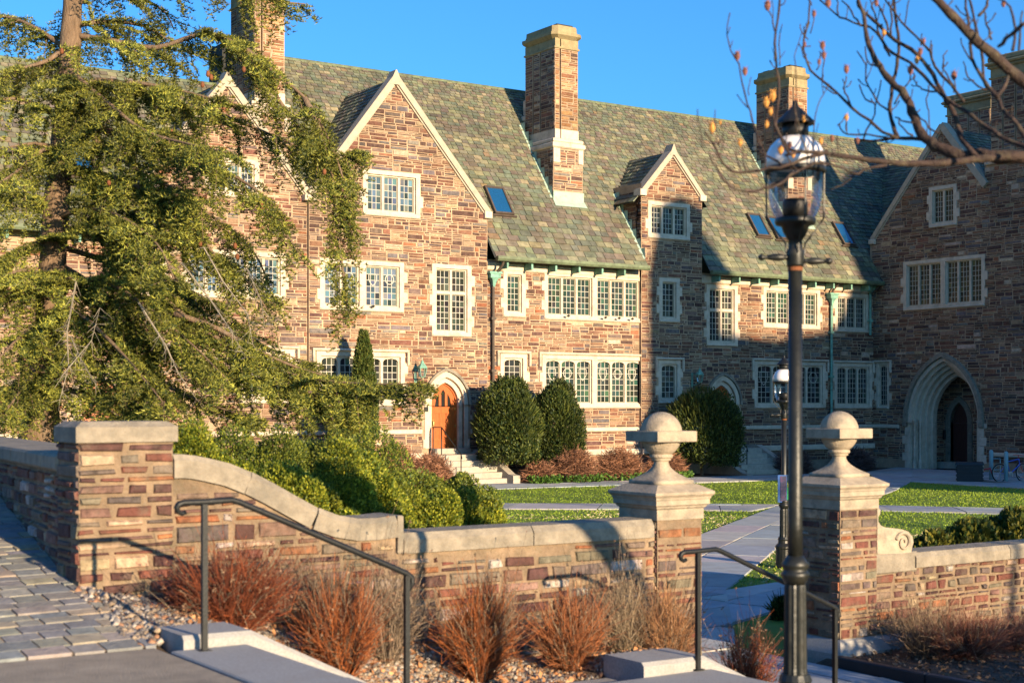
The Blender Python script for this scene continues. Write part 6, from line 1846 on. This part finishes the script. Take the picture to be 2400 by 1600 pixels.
# ---------------------------------------------------------------- the cedar
def catmull(P, step):
    P = [np.array(p, float) for p in P]; P = [2 * P[0] - P[1]] + P + [2 * P[-1] - P[-2]]
    out = []
    for i in range(1, len(P) - 2):
        n = max(2, int(np.linalg.norm(P[i + 1] - P[i]) / step))
        for k in range(n):
            t = k / n
            out.append(0.5 * ((2 * P[i]) + (-P[i - 1] + P[i + 1]) * t + (2 * P[i - 1] - 5 * P[i] + 4 * P[i + 1] - P[i + 2]) * t * t + (-P[i - 1] + 3 * P[i] - 3 * P[i + 1] + P[i + 2]) * t ** 3))
    out.append(P[-2]); return np.array(out)
DS = 2400 / 2352.0
cedar = thing('cedar_tree', 'old cedar with thick trunk and drooping layered branches in front of the left gable', 'tree', tuple(at(88, 1040, 26)))
TR = [(84, 1060, 92), (96, 940, 82), (108, 800, 74), (118, 660, 66), (124, 560, 62), (132, 440, 58), (146, 320, 54), (156, 200, 50), (162, 90, 46), (168, -20, 42), (172, -160, 34), (176, -320, 22)]
tp = catmull([tuple(at(x * DS, y * DS, 26)) for x, y, w in TR], 0.25)
tw = np.interp(np.linspace(0, 1, len(tp)), np.linspace(0, 1, len(TR)), [w * 26 / FPX / 2 * DS for _, _, w in TR])
m_ = MB(); m_.tube([tuple(p) for p in tp], list(tw * (1 + 0.05 * np.sin(np.arange(len(tp)) * 1.3))), 18); trunk = m_.build('trunk', MT['bark'], cedar, smooth=True)
LIMBS = [
 ([(165, 80), (260, 95), (360, 110), (470, 78), (560, 108), (620, 160), (700, 225), (745, 300), (785, 400), (815, 530)], 26, 25, 1.0),
 ([(158, 205), (250, 185), (380, 230), (500, 262), (600, 300), (680, 335), (750, 360), (820, 352)], 26, 27, 1.0),
 ([(150, 300), (250, 300), (400, 340), (520, 395), (610, 455), (660, 540), (690, 590)], 26, 24, 0.75),
 ([(140, 420), (230, 430), (330, 510), (430, 560), (520, 600), (580, 660), (615, 715)], 26, 25, 0.7),
 ([(130, 520), (220, 545), (330, 640), (430, 730), (540, 800), (640, 850), (760, 875), (880, 882), (975, 880)], 26, 24, 1.0),
 ([(122, 600), (220, 660), (320, 760), (430, 820), (560, 865), (700, 890), (790, 925)], 26, 27.5, 1.1),
 ([(115, 690), (200, 760), (300, 850), (400, 895), (500, 935), (590, 960)], 26, 24.5, 1.0),
 ([(160, 120), (90, 70), (20, 40), (-60, 40)], 26, 27, 0.9),
 ([(148, 280), (80, 240), (20, 225), (-60, 260)], 26, 25, 0.9),
 ([(132, 470), (60, 450), (-20, 470)], 26, 26, 0.7),
 ([(120, 620), (50, 660), (-30, 700)], 26, 25, 0.9),
 ([(108, 740), (50, 770), (0, 820)], 26, 24, 1.2),
 ([(100, 850), (40, 885), (-20, 915)], 26, 25, 1.2),
 ([(168, 20), (230, -20), (330, 0), (380, 30), (400, 70)], 26, 28, 0.8),
 ([(172, -100), (300, -90), (450, -60), (560, -25), (640, 2), (700, 10)], 26, 26, 0.8),
 ([(140, 370), (200, 395), (300, 420), (420, 460), (520, 520), (590, 590), (630, 690)], 26, 27.5, 0.8),
 ([(700, 225), (745, 330), (765, 430), (775, 530), (790, 640), (800, 720)], 25.3, 25, 0.75),
 ([(118, 560), (250, 600), (400, 650), (520, 720), (600, 790), (700, 830)], 26, 28, 0.9),
 ([(156, 160), (240, 230), (330, 300), (430, 330), (520, 350)], 26, 23, 1.0),
 ([(150, 250), (230, 330), (330, 400), (420, 440), (480, 470)], 26, 24, 1.0),
 ([(110, 700), (180, 720), (260, 790), (330, 870), (380, 930)], 26, 23.5, 1.0),
 ([(128, 500), (200, 480), (280, 500), (360, 560), (400, 640)], 26, 23, 1.0),
 ([(146, 330), (90, 350), (30, 400), (-20, 430)], 26, 24, 0.9),
 ([(152, 245), (250, 255), (350, 295), (430, 335)], 26, 25, 1.3),
 ([(138, 395), (240, 400), (340, 450), (430, 505)], 26, 24.5, 1.3),
 ([(132, 470), (220, 515), (320, 590), (400, 680), (470, 760)], 26, 25.5, 1.2),
 ([(122, 600), (210, 700), (300, 800), (360, 900)], 26, 25, 1.2),
 ([(116, 680), (220, 640), (330, 700), (440, 790), (520, 870)], 26, 24, 1.2),
 ([(106, 800), (180, 820), (270, 880), (340, 950)], 26, 24.5, 1.3),
 ([(104, 830), (60, 880), (10, 950)], 26, 24.5, 1.3),
 ([(124, 555), (70, 560), (0, 600), (-30, 620)], 26, 25, 1.2),
 ([(144, 345), (80, 330), (10, 340)], 26, 25, 1.0),
 ([(160, 100), (110, 140), (40, 160), (-20, 190)], 26, 25, 1.0),
 ([(166, 60), (240, 50), (330, 60), (400, 100)], 26, 27, 0.9),
 ([(154, 215), (220, 200), (300, 190), (400, 205), (480, 225), (540, 235)], 26, 25, 1.1),
 ([(300, 420), (380, 465), (450, 530), (500, 600), (520, 660)], 25, 25, 0.9),
 ([(400, 720), (500, 755), (580, 800), (700, 850), (800, 872)], 25, 25, 1.0),
 ([(480, 850), (600, 880), (700, 908), (800, 898), (880, 895)], 25, 24.5, 0.9),
 ([(118, 640), (60, 620), (-10, 640)], 26, 24.5, 1.0), ([(100, 880), (170, 900), (250, 940), (300, 980)], 26, 24, 1.0),
 ([(560, 110), (600, 150), (640, 230), (690, 300), (720, 380)], 25.3, 25.5, 1.0),
]
Pn, Dn, Tn = [], [], []
lm = MB(); twg = MB()
for li, (pl, t0, t1, dens) in enumerate(LIMBS):
    k = len(pl)
    pts = catmull([tuple(at(x * DS, y * DS, t0 + (t1 - t0) * i / (k - 1))) for i, (x, y) in enumerate(pl)], 0.12)
    n = len(pts)
    rr = np.linspace(0.055, 0.010, n)
    one = MB(); one.tube([tuple(p) for p in pts[::2]], list(rr[::2]), 6); one.build('limb', MT['bark'], cedar, smooth=True)
    tg = unit(np.gradient(pts, axis=0))
    start = int(n * (0.04 if pl[0][1] < 260 else 0.12))
    for i in range(start, n):
        fr_ = i / n
        cnt = nr.poisson(1.75 * dens * (0.7 + 0.65 * fr_))
        for _ in range(cnt):
            side = unit(np.cross(tg[i], [0, 0, 1]))[None][0] * (1 if nr.random() < .5 else -1)
            d = tg[i] * nr.uniform(0.1, 0.8) + side * nr.uniform(0.2, 1.0) + np.array([0, 0, nr.uniform(-0.35, 0.12)])
            if nr.random() < 0.28: d = np.array([nr.normal() * 0.15, nr.normal() * 0.15, -1.0]) + tg[i] * 0.3
            d = d / np.linalg.norm(d)
            L = nr.uniform(0.45, 1.35) * (1.1 - 0.72 * fr_)
            m = max(3, int(L / 0.065))
            s = np.linspace(0, 1, m)[:, None]
            dr_ = nr.uniform(0.08, 0.55) * L
            Q = pts[i] + d * s * L - np.array([0, 0, 1]) * dr_ * s ** 2 + nr.normal(size=(m, 3)) * 0.01
            if nr.random() < 0.6:
                twg.tube([tuple(Q[0]), tuple(Q[m // 2]), tuple(Q[-1])], [0.009, 0.006, 0.003], 3, cap=False)
            lat = np.cross(d, [0, 0, 1.0]); ln = np.linalg.norm(lat)
            lat = lat / ln if ln > 0.3 else np.array([nr.normal(), nr.normal(), 0.0]) * 0.8
            base = nr.uniform(0.5, 1.35)
            for j in range(1, m):
                for sg in (-1, 1):
                    l2 = nr.uniform(0.10, 0.30) * (1.05 - 0.6 * j / m)
                    q = max(2, int(l2 / 0.042))
                    dd = unit(lat * sg + d * 0.75 + nr.normal(size=3) * 0.12 + np.array([0, 0, -0.05]))
                    ss = np.linspace(0.2, 1, q)[:, None]
                    Pn.append(Q[j] + dd * ss * l2 - np.array([0, 0, 1]) * 0.12 * l2 * ss ** 2)
                    Tn.append(np.full(q, base))
Pn = np.concatenate(Pn); Tn = np.concatenate(Tn)
k = 7
P = np.repeat(Pn, k, 0); n = len(P)
D = unit(nr.normal(size=(n, 3)) * np.array([1, 1, 0.6]) + np.array([0, -0.1, 0.55]))
T = tints(n, (0.032, 0.058, 0.018), (0.40, 0.385, 0.06), 1.4) * np.repeat(Tn, k)[:, None]
V, F, T = blades(P, D, 0.070 * (0.6 + 0.7 * nr.random(n)), 0.019, T, tri=True)
print('cedar needles', n)
cr = link_mesh('crown', V, F, MT['leaf'], cedar, T)
twg.build('twigs', MT['bark'], cedar)['kind'] = 'stuff'
# bare lichen covered hanging branches and cones
bb = MB()
for pl in ([(178, 640), (165, 760), (150, 850), (130, 920)], [(480, 560), (520, 640), (560, 720), (585, 790)], [(430, 600), (470, 690), (520, 760), (560, 830)], [(560, 620), (590, 690), (610, 740)], [(150, 860), (200, 790), (230, 700)], [(160, 780), (200, 830), (215, 880)], [(330, 700), (380, 790), (420, 860), (440, 920)]):
    pts = [at((x + rnd.uniform(-14, 14)) * DS, (y + rnd.uniform(-10, 10)) * DS, 23.5 + rnd.uniform(-.3, .3)) for x, y in pl]
    bb.tube(pts, [0.016, 0.013, 0.009, 0.004][:len(pts)] if len(pts) > 3 else [0.010, 0.007, 0.004], 5)
    for p in catmull([tuple(q) for q in pts], 0.12):
        p = Vector(p)
        for _ in range(3): bb.tube([p, p + Vector((rnd.uniform(-.2, .2), rnd.uniform(-.2, .2), rnd.uniform(-.25, .05)))], [0.005, 0.002], 3)
bb.build('bare_branches', MT['coping'], cedar)
for x, y in ((478, 170), (465, 195), (485, 178), (142, 118), (345, 340), (460, 560), (540, 565), (545, 590), (470, 455), (250, 420), (600, 470), (745, 395), (395, 305), (560, 160)):
    p = at(x * DS, y * DS, 24.5); m_ = MB(); m_.lathe(tuple(p), [(0.01, -0.05), (0.03, -0.03), (0.036, 0.0), (0.028, 0.035), (0.008, 0.055)], 8); m_.build('cone', MT['rust'], cedar, smooth=True)

# ---------------------------------------------------------------- the magnolia
mag = thing('magnolia_tree', 'bare magnolia reaching in from the right with upturned twigs and seed cones', 'tree', (8.6, 4.2, 0.2))
def zA(x, y): return 1900 + x / 3.646, y / 3.646
def zB(x, y): return 1600 + x / 3.92, y / 3.92
def zC(x, y): return 1600 + x / 2.936, y / 2.936
def zD(x, y): return 1740 + x / 3.565, 200 + y / 3.565
BR = [
 (zA, [(900, -160), (1080, 0), (1200, 125), (1330, 260), (1450, 375), (1560, 470), (1690, 590), (1823, 700), (2000, 860), (2250, 1060), (2500, 1250)], 62, 110, 7.6, 7.9),
 (zA, [(2500, 1420), (2200, 1370), (1823, 1345), (1600, 1345), (1450, 1330), (1300, 1330), (1180, 1290), (1060, 1250), (1000, 1195), (940, 1130), (890, 1020), (840, 890), (770, 775), (695, 700), (620, 610), (560, 520), (500, 390), (462, 240), (450, 120), (400, -20)], 130, 24, 7.9, 8.6),
 (zA, [(1823, 1330), (1500, 1360), (1200, 1385), (1000, 1400), (780, 1398), (600, 1380), (400, 1348), (200, 1318), (0, 1300), (-110, 1295), (-210, 1325)], 70, 22, 7.95, 7.7),
 (zA, [(1040, 1240), (960, 1195), (880, 1185), (740, 1175), (600, 1198), (440, 1205), (385, 1198)], 42, 14, 8.2, 8.5),
 (zA, [(745, 1170), (705, 1080), (680, 950), (682, 840), (710, 700), (740, 560), (752, 450), (745, 300), (722, 120), (712, -20)], 36, 22, 8.3, 9.0),
 (zA, [(735, 1178), (620, 1130), (500, 1030), (350, 920), (230, 800), (100, 690), (0, 590), (-60, 430), (-40, 250), (-10, 100), (0, -20)], 26, 13, 8.2, 8.8),
 (zA, [(1420, 1330), (1330, 1240), (1280, 1160), (1250, 1040), (1180, 900), (1115, 770), (1050, 640), (970, 530), (850, 430), (720, 340), (640, 270), (540, 170), (450, 100), (400, 0)], 44, 24, 8.0, 8.9),
 (zA, [(1900, 1300), (1823, 1260), (1640, 1170), (1500, 1090), (1350, 960), (1230, 890), (1100, 790), (960, 650), (850, 540), (700, 460), (620, 370), (560, 270), (440, 215), (300, 170), (200, 110), (70, 0)], 40, 12, 7.7, 9.2),
 (zA, [(1900, 1250), (1823, 1150), (1720, 1020), (1640, 930), (1590, 820), (1520, 740), (1400, 570), (1372, 400), (1345, 150), (1320, -20)], 42, 18, 7.5, 8.0),
 (zA, [(1595, 830), (1640, 760), (1690, 640)], 34, 26, 7.5, 7.6),
 (zA, [(1305, 880), (1200, 720), (1060, 570), (1010, 440), (900, 310), (780, 190), (640, 0)], 26, 14, 8.3, 8.9),
 (zA, [(1500, 770), (1470, 600), (1468, 440), (1400, 200), (1380, 60), (1340, -20)], 26, 18, 8.0, 8.4),
 (zA, [(1823, 210), (1700, 300), (1610, 400)], 36, 30, 6.6, 7.0),
 (zA, [(1730, 440), (1740, 250), (1700, 60), (1600, -10)], 26, 12, 7.4, 7.6),
 (zA, [(1780, 430), (1800, 250), (1790, 100)], 18, 10, 7.4, 7.6),
 (zA, [(1440, 140), (1500, 50), (1520, 0)], 22, 14, 8, 8.2), (zA, [(1540, 340), (1510, 200), (1480, 80)], 16, 8, 7.9, 8.2),
 (zA, [(1090, 790), (960, 770), (900, 710), (880, 620)], 12, 8, 8.3, 8.8), (zA, [(1010, 740), (990, 850), (1010, 960), (1035, 1180)], 9, 8, 8.6, 8.6),
 (zA, [(1100, 1130), (1030, 1110), (980, 1040), (920, 990), (930, 930)], 12, 8, 8.5, 8.7),
 (zA, [(660, 950), (590, 890), (540, 810), (475, 690), (465, 560), (400, 440)], 14, 8, 8.3, 8.7), (zA, [(570, 570), (500, 550), (460, 400)], 12, 8, 8.4, 8.7),
 (zA, [(540, 880), (480, 850), (405, 740)], 12, 9, 8.4, 8.6), (zA, [(440, 1200), (520, 1040), (560, 900), (600, 690)], 12, 8, 8.4, 8.7),
 (zA, [(345, 920), (310, 820), (290, 740), (305, 650)], 13, 9, 8.4, 8.5), (zA, [(295, 750), (350, 690)], 9, 7, 8.4, 8.5), (zA, [(280, 760), (270, 690)], 9, 7, 8.4, 8.5),
 (zA, [(660, 1175), (500, 1150), (360, 1150), (270, 1130), (230, 1060)], 13, 9, 8.3, 8.5), (zA, [(300, 1120), (310, 1030)], 8, 7, 8.4, 8.4), (zA, [(240, 1080), (300, 990)], 8, 7, 8.4, 8.4),
 (zA, [(715, 890), (790, 760), (850, 680), (850, 600)], 12, 8, 8.4, 8.6), (zA, [(870, 1040), (780, 1030), (720, 1000)], 12, 8, 8.2, 8.4), (zA, [(870, 1170), (780, 1100), (740, 1030)], 14, 8, 8.2, 8.3),
 (zA, [(1230, 760), (1150, 640), (1130, 520), (1160, 440)], 12, 8, 8.4, 8.6), (zA, [(1225, 800), (1240, 700), (1220, 660)], 9, 7, 8.4, 8.4),
 (zA, [(1500, 770), (1380, 700), (1320, 620), (1305, 530)], 13, 8, 8.0, 8.2), (zA, [(1390, 700), (1300, 680)], 9, 7, 8.1, 8.1), (zA, [(1400, 560), (1310, 430), (1290, 330)], 11, 8, 8.1, 8.3),
 (zA, [(690, 480), (640, 400), (600, 300), (560, 180), (520, 60), (560, 0)], 16, 9, 8.6, 9.0), (zA, [(660, 260), (620, 120), (560, 20)], 16, 10, 8.6, 9), (zA, [(690, 300), (690, 100), (700, 0)], 14, 10, 8.6, 9),
 (zA, [(820, 200), (840, 60), (840, 0)], 9, 7, 8.8, 9), (zA, [(940, 380), (945, 290)], 9, 7, 8.8, 8.9), (zA, [(1020, 440), (1035, 350)], 9, 7, 8.8, 8.9), (zA, [(430, 215), (350, 100), (270, 0)], 13, 9, 8.8, 9.1), (zA, [(230, 120), (220, 0)], 11, 8, 8.9, 9.1),
 (zB, [(1000, 1568), (860, 1480), (720, 1400), (690, 1260), (640, 1100), (590, 960), (550, 750), (510, 590), (440, 470), (405, 330), (430, 120)], 16, 8, 7.8, 8.2),
 (zB, [(590, 1000), (490, 870)], 9, 7, 8, 8.1), (zB, [(590, 880), (600, 780), (630, 710)], 8, 6, 8, 8.1), (zB, [(435, 440), (470, 375)], 7, 6, 8.1, 8.1),
 (zB, [(1150, 1400), (1000, 1380), (940, 1320), (860, 1150), (890, 900), (875, 640), (855, 400), (865, 200), (885, -10)], 18, 16, 7.8, 8.3),
 (zB, [(850, 290), (820, 160), (780, 90)], 11, 9, 8.2, 8.2), (zB, [(890, 60), (940, 0)], 10, 8, 8.3, 8.3), (zB, [(885, 600), (890, 400), (915, 210)], 9, 7, 8.1, 8.2), (zB, [(895, 540), (940, 480)], 7, 5, 8.1, 8.2), (zB, [(850, 560), (830, 450)], 7, 5, 8.1, 8.2), (zB, [(825, 160), (830, 0)], 6, 5, 8.2, 8.2),
 (zB, [(1060, 1250), (1020, 1050), (1050, 880), (1030, 600), (1045, 460), (1100, 290)], 9, 6, 7.8, 8.0),
 (zB, [(1150, 1390), (1090, 1250), (1020, 1000)], 12, 8, 7.7, 7.8), (zB, [(1190, 1380), (1210, 1150), (1230, 980), (1290, 860), (1280, 720)], 9, 7, 7.8, 8.1), (zB, [(1200, 1300), (1250, 1130)], 7, 5, 7.8, 7.9),
 (zB, [(1170, 430), (1110, 420), (1110, 520), (1180, 600)], 9, 7, 8.6, 8.6), (zB, [(1160, 380), (1090, 300), (1085, 220)], 9, 7, 8.6, 8.6), (zB, [(1120, 300), (1145, 220)], 7, 6, 8.6, 8.6),
 (zB, [(1230, 650), (1260, 560), (1270, 470)], 9, 8, 8.7, 8.7), (zB, [(1280, 720), (1300, 560), (1290, 440)], 9, 8, 8.7, 8.7), (zB, [(1175, 300), (1210, 180), (1200, 120)], 9, 6, 8.7, 8.7), (zB, [(1290, 790), (1400, 850), (1450, 880)], 10, 9, 8.6, 8.6),
 (zB, [(1190, 60), (1150, 0)], 9, 7, 8.8, 8.8),
 (zC, [(1000, 1060), (900, 1070), (800, 1110), (720, 1135), (600, 1160), (450, 1182), (340, 1180), (270, 1130), (220, 1020), (150, 900)], 20, 11, 7.7, 7.4),
 (zC, [(960, 1060), (860, 1050), (780, 1055)], 18, 14, 7.6, 7.6), (zC, [(1010, 1130), (900, 1120), (700, 1230), (560, 1295), (440, 1322), (330, 1280), (230, 1170), (180, 1050)], 16, 8, 7.5, 7.3),
 (zC, [(760, 1180), (700, 1240), (640, 1280), (560, 1290)], 20, 10, 7.4, 7.3), (zC, [(210, 1000), (240, 920), (225, 760)], 8, 5, 7.4, 7.5), (zC, [(150, 1000), (120, 870), (100, 750)], 7, 5, 7.3, 7.4),
 (zC, [(245, 1000), (270, 930), (260, 850)], 8, 5, 7.4, 7.5), (zC, [(400, 1180), (370, 1090), (375, 1000)], 7, 5, 7.4, 7.5), (zC, [(425, 1180), (420, 1080), (405, 1000)], 7, 5, 7.4, 7.5), (zC, [(560, 1160), (560, 1060), (500, 880)], 8, 6, 7.5, 7.6),
 (zC, [(740, 1060), (680, 960), (640, 860), (630, 750)], 16, 10, 7.6, 7.7), (zC, [(1400, 1130), (1250, 1160), (1180, 1195), (1100, 1160), (940, 1110)], 14, 9, 7.8, 7.7), (zC, [(1180, 1195), (1100, 1270), (1020, 1310)], 8, 5, 7.8, 7.8),
 (zC, [(1080, 1090), (1070, 1000), (1060, 930)], 8, 6, 7.7, 7.8),
]
def mpt(f, x, y, t): X, Y = f(x, y); return at(X, Y, t)
for f, pl, w0, w1, t0, t1 in BR:
    k = len(pl); sc = {zA: 3.646, zB: 3.92, zC: 2.936, zD: 3.565}[f]
    pts = catmull([tuple(mpt(f, x, y, t0 + (t1 - t0) * i / (k - 1))) for i, (x, y) in enumerate(pl)], 0.06)
    n = len(pts); pts = pts + nr.normal(size=(n, 3)) * (0.004 if w0 < 25 else 0.003)
    wd = np.linspace(w0, w1, n) / sc * np.linspace(t0, t1, n) / FPX / 2
    wd = wd * (1 + 0.10 * np.sin(np.arange(n) * 2.1 + w0)) * (1.08 if w0 > 25 else 1.4)
    m_ = MB(); m_.tube([tuple(p) for p in pts], list(wd), 8 if w0 > 25 else 5)
    for i in range(3, n - 2):
        if rnd.random() < 0.30 and wd[i] < 0.03:
            d = Vector(pts[i + 1] - pts[i]).normalized(); q = d.cross(Vector((rnd.uniform(-1, 1), rnd.uniform(-1, 1), 0.3))).normalized()
            e = (d * 0.6 + q * 0.7 + Vector((0, 0, 0.35))).normalized(); l = rnd.uniform(0.02, 0.10)
            m_.tube([tuple(pts[i]), Vector(pts[i]) + e * l * 0.6, Vector(pts[i]) + e * l + Vector((0, 0, l * 0.2))], [min(wd[i] * 0.7, 0.004), 0.003, 0.0045], 4)
    m_.build('branch' if w0 > 25 else 'twig', MT['bark2'], mag, smooth=True)
# trunk and main fork, standing outside the right edge of the view
A = np.array(mpt(zA, 2500, 1420, 7.9)); B_ = np.array(mpt(zA, 2500, 1250, 7.9))
Tb = np.array([9.35, 3.3, 0.25])
m_ = MB()
_c = catmull([tuple(Tb), tuple(Tb + [-0.1, 0.1, 1.2]), tuple(Tb + [-0.2, 0.15, 2.2]), tuple((A + Tb + [-0.2, 0.15, 2.2]) / 2 + [0, 0, 0.25]), tuple(A)], 0.12)
m_.tube([tuple(p) for p in _c], list(np.linspace(0.16, 0.15, len(_c)) * np.linspace(1, 0.95, len(_c))), 12)
_c = catmull([tuple(Tb + [-0.2, 0.15, 2.2]), tuple((B_ + Tb + [-0.2, 0.15, 2.6]) / 2 + [0, 0, 0.2]), tuple(B_)], 0.12)
m_.tube([tuple(p) for p in _c], list(np.linspace(0.14, 0.13, len(_c))), 12)
m_.build('trunk', MT['bark2'], mag, smooth=True)
BUDS = [(1669, 300, 24, 1), (1684, 118 + 218, 10, 0), (1735, 335, 18, 1), (1811, 225, 26, 1), (1796, 240, 24, 1), (1806, 262, 18, 1), (1797, 293, 18, 1), (1830, 352, 22, 1), (1859, 362, 16, 1), (1884, 279, 14, 1), (1924, 331, 16, 1), (1688, 288, 10, 1), (1728, 132, 22, 0), (1746, 168, 20, 0), (1799, 14, 24, 0), (1908, 33, 16, 0), (1928, 107, 20, 0), (1931, 130, 18, 0), (1920, 146, 14, 0), (1984, 163, 20, 0), (1984, 276, 16, 1), (2072, 78, 16, 1), (2149, 142, 18, 1), (2157, 122, 18, 0), (1941, 8, 22, 0), (2134, 165, 22, 0), (2236, 178, 22, 0), (2165, 97, 14, 0), (1851, 340, 16, 0), (1950, 325, 16, 0), (2054, 8, 16, 0), (1886, 105, 12, 0), (2352, 10, 16, 0), (2010, 330, 14, 0)]
for x, y, w, orange in BUDS:
    t = 8.0; p = at(x, y, t); r = w * t / FPX / 2 * 0.72
    m_ = MB(); tl = rnd.uniform(-0.3, 0.3)
    m_.lathe(tuple(p), [(0.002, -r * 1.5), (r * 0.6, -r * 0.9), (r * 0.95, -0.1 * r), (r * 0.7, r * 0.8), (r * 0.2, r * 1.5)], 7)
    for k in range(9):
        w_ = 6.283 * k / 9; e = Vector((math.cos(w_), math.sin(w_), 0))
        a = p + e * r * 0.5 + Vector((0, 0, -0.2 * r)); b = p + e * r * rnd.uniform(0.9, 1.9) + Vector((0, 0, r * rnd.uniform(1.0, 2.4)))
        s_ = Vector((-e.y, e.x, 0)) * r * 0.28
        m_.add([a - s_, a + s_, b], [(0, 1, 2)])
    m_.build('seed_cone', MT['conegold'] if orange else MT['conedark'], mag, smooth=False)

# ---------------------------------------------------------------- the hall across the court (behind the camera), which shades the right of the scene
opp = thing('opposite_hall', 'stone hall across the court, behind the viewer and outside the picture', 'building', (50, -8, 0))
FO = Frame((0, -6, 0), (-1, 0, 0), (0, 1, 0))
DYO = 51.0
dX = math.tan(R_(180 - SUN_AZ)) * DYO; dZ = math.tan(R_(SUN_EL)) / math.cos(R_(180 - SUN_AZ)) * DYO
sky_ = [(36.6, 0), (36.6, 8.0), (37.2, 10.6), (38.2, 11.0), (39.7, 10.4), (40.3, 8.6), (40.5, 5.6), (43.5, 5.4), (46.8, 5.9), (47.6, 6.6), (48.6, 10.5), (49.4, 13.0), (52, 14.5), (64, 14.5), (64, 0)]
outl = [(x + dX, z + (dZ if z > 0 else -0.5)) for x, z in sky_]
m_ = MB(); k = len(outl)
vs = [(x, -6, z) for x, z in outl] + [(x, -7.2, z) for x, z in outl]
m_.add(vs, [tuple(range(k)), tuple(range(2 * k - 1, k - 1, -1))] + [(i, k + i, k + (i + 1) % k, (i + 1) % k) for i in range(k)])
m_.build('front_wall', MT['mortar'], opp)
m_ = MB(); m_.box((40.5 + dX, -18, -0.5), (64 + dX, -7.21, 5.2 + dZ)); m_.build('rear_block', MT['mortar'], opp)
# unseen hedge, added to shade the right pillar's plinth, wall foot and bed
hb = np.array([0.0, 0, 0])
n = 16000
P = np.stack([10.9 + 9.0 * nr.random(n), 4.2 + 1.1 * nr.random(n), 0.1 + 1.35 * nr.random(n)], 1)
V, F, T = blades(P, unit(nr.normal(size=(n, 3)) + [0, 0, .5]), 0.11, 0.06, tints(n, HED0, HED1))
hd_ = thing('shade_hedge', 'unseen evergreen hedge added beside the lower path to shade the right pillar foot and bed', 'hedge', (14, 4.7, 0.1))
link_mesh('foliage', V, F, MT['leaf'], hd_, T)

# ---------------------------------------------------------------- bare street trees behind the viewer, whose shadows dapple the foreground
def bare_tree(x, y, z, H, label, seed):
    r_ = random.Random(seed)
    B = thing('bare_tree', label, 'tree', (x, y, z))
    tr_ = MB(); br_ = MB()
    def grow(p, d, l, w, lv):
        q = p + d * l
        (tr_ if lv == 0 else br_).tube([p, p * 0.5 + q * 0.5 + Vector((r_.uniform(-1, 1), r_.uniform(-1, 1), 0)) * l * 0.06, q], [w, w * 0.85, w * 0.7], 8 if lv < 2 else 4, cap=False)
        if lv >= 6: return
        for _ in range(2 if r_.random() < .45 else 3):
            nd = (d + Vector((r_.uniform(-1, 1), r_.uniform(-1, 1), r_.uniform(-0.35, 0.75))) * 0.62).normalized()
            grow(q, nd, l * r_.uniform(0.62, 0.86), w * r_.uniform(0.5, 0.68), lv + 1)
    grow(Vector((x, y, z)), Vector((0, 0, 1)), H * 0.27, 0.13, 0)
    tr_.build('trunk', MT['bark2'], B, smooth=True); br_.build('branches', MT['bark2'], B, smooth=True)
bare_tree(2.6, -5.5, 1.0, 9.5, 'leafless tree behind the viewer on the left, outside the picture', 3)
bare_tree(15.2, -7.0, 0.2, 10.0, 'leafless tree behind the viewer on the right, outside the picture', 5)
bare_tree(27.0, -6.5, 0.0, 12.5, 'taller leafless tree across the court, outside the picture', 8)
bare_tree(33.5, -2.0, 0.0, 12.0, 'leafless tree farthest right across the court, outside the picture', 12)
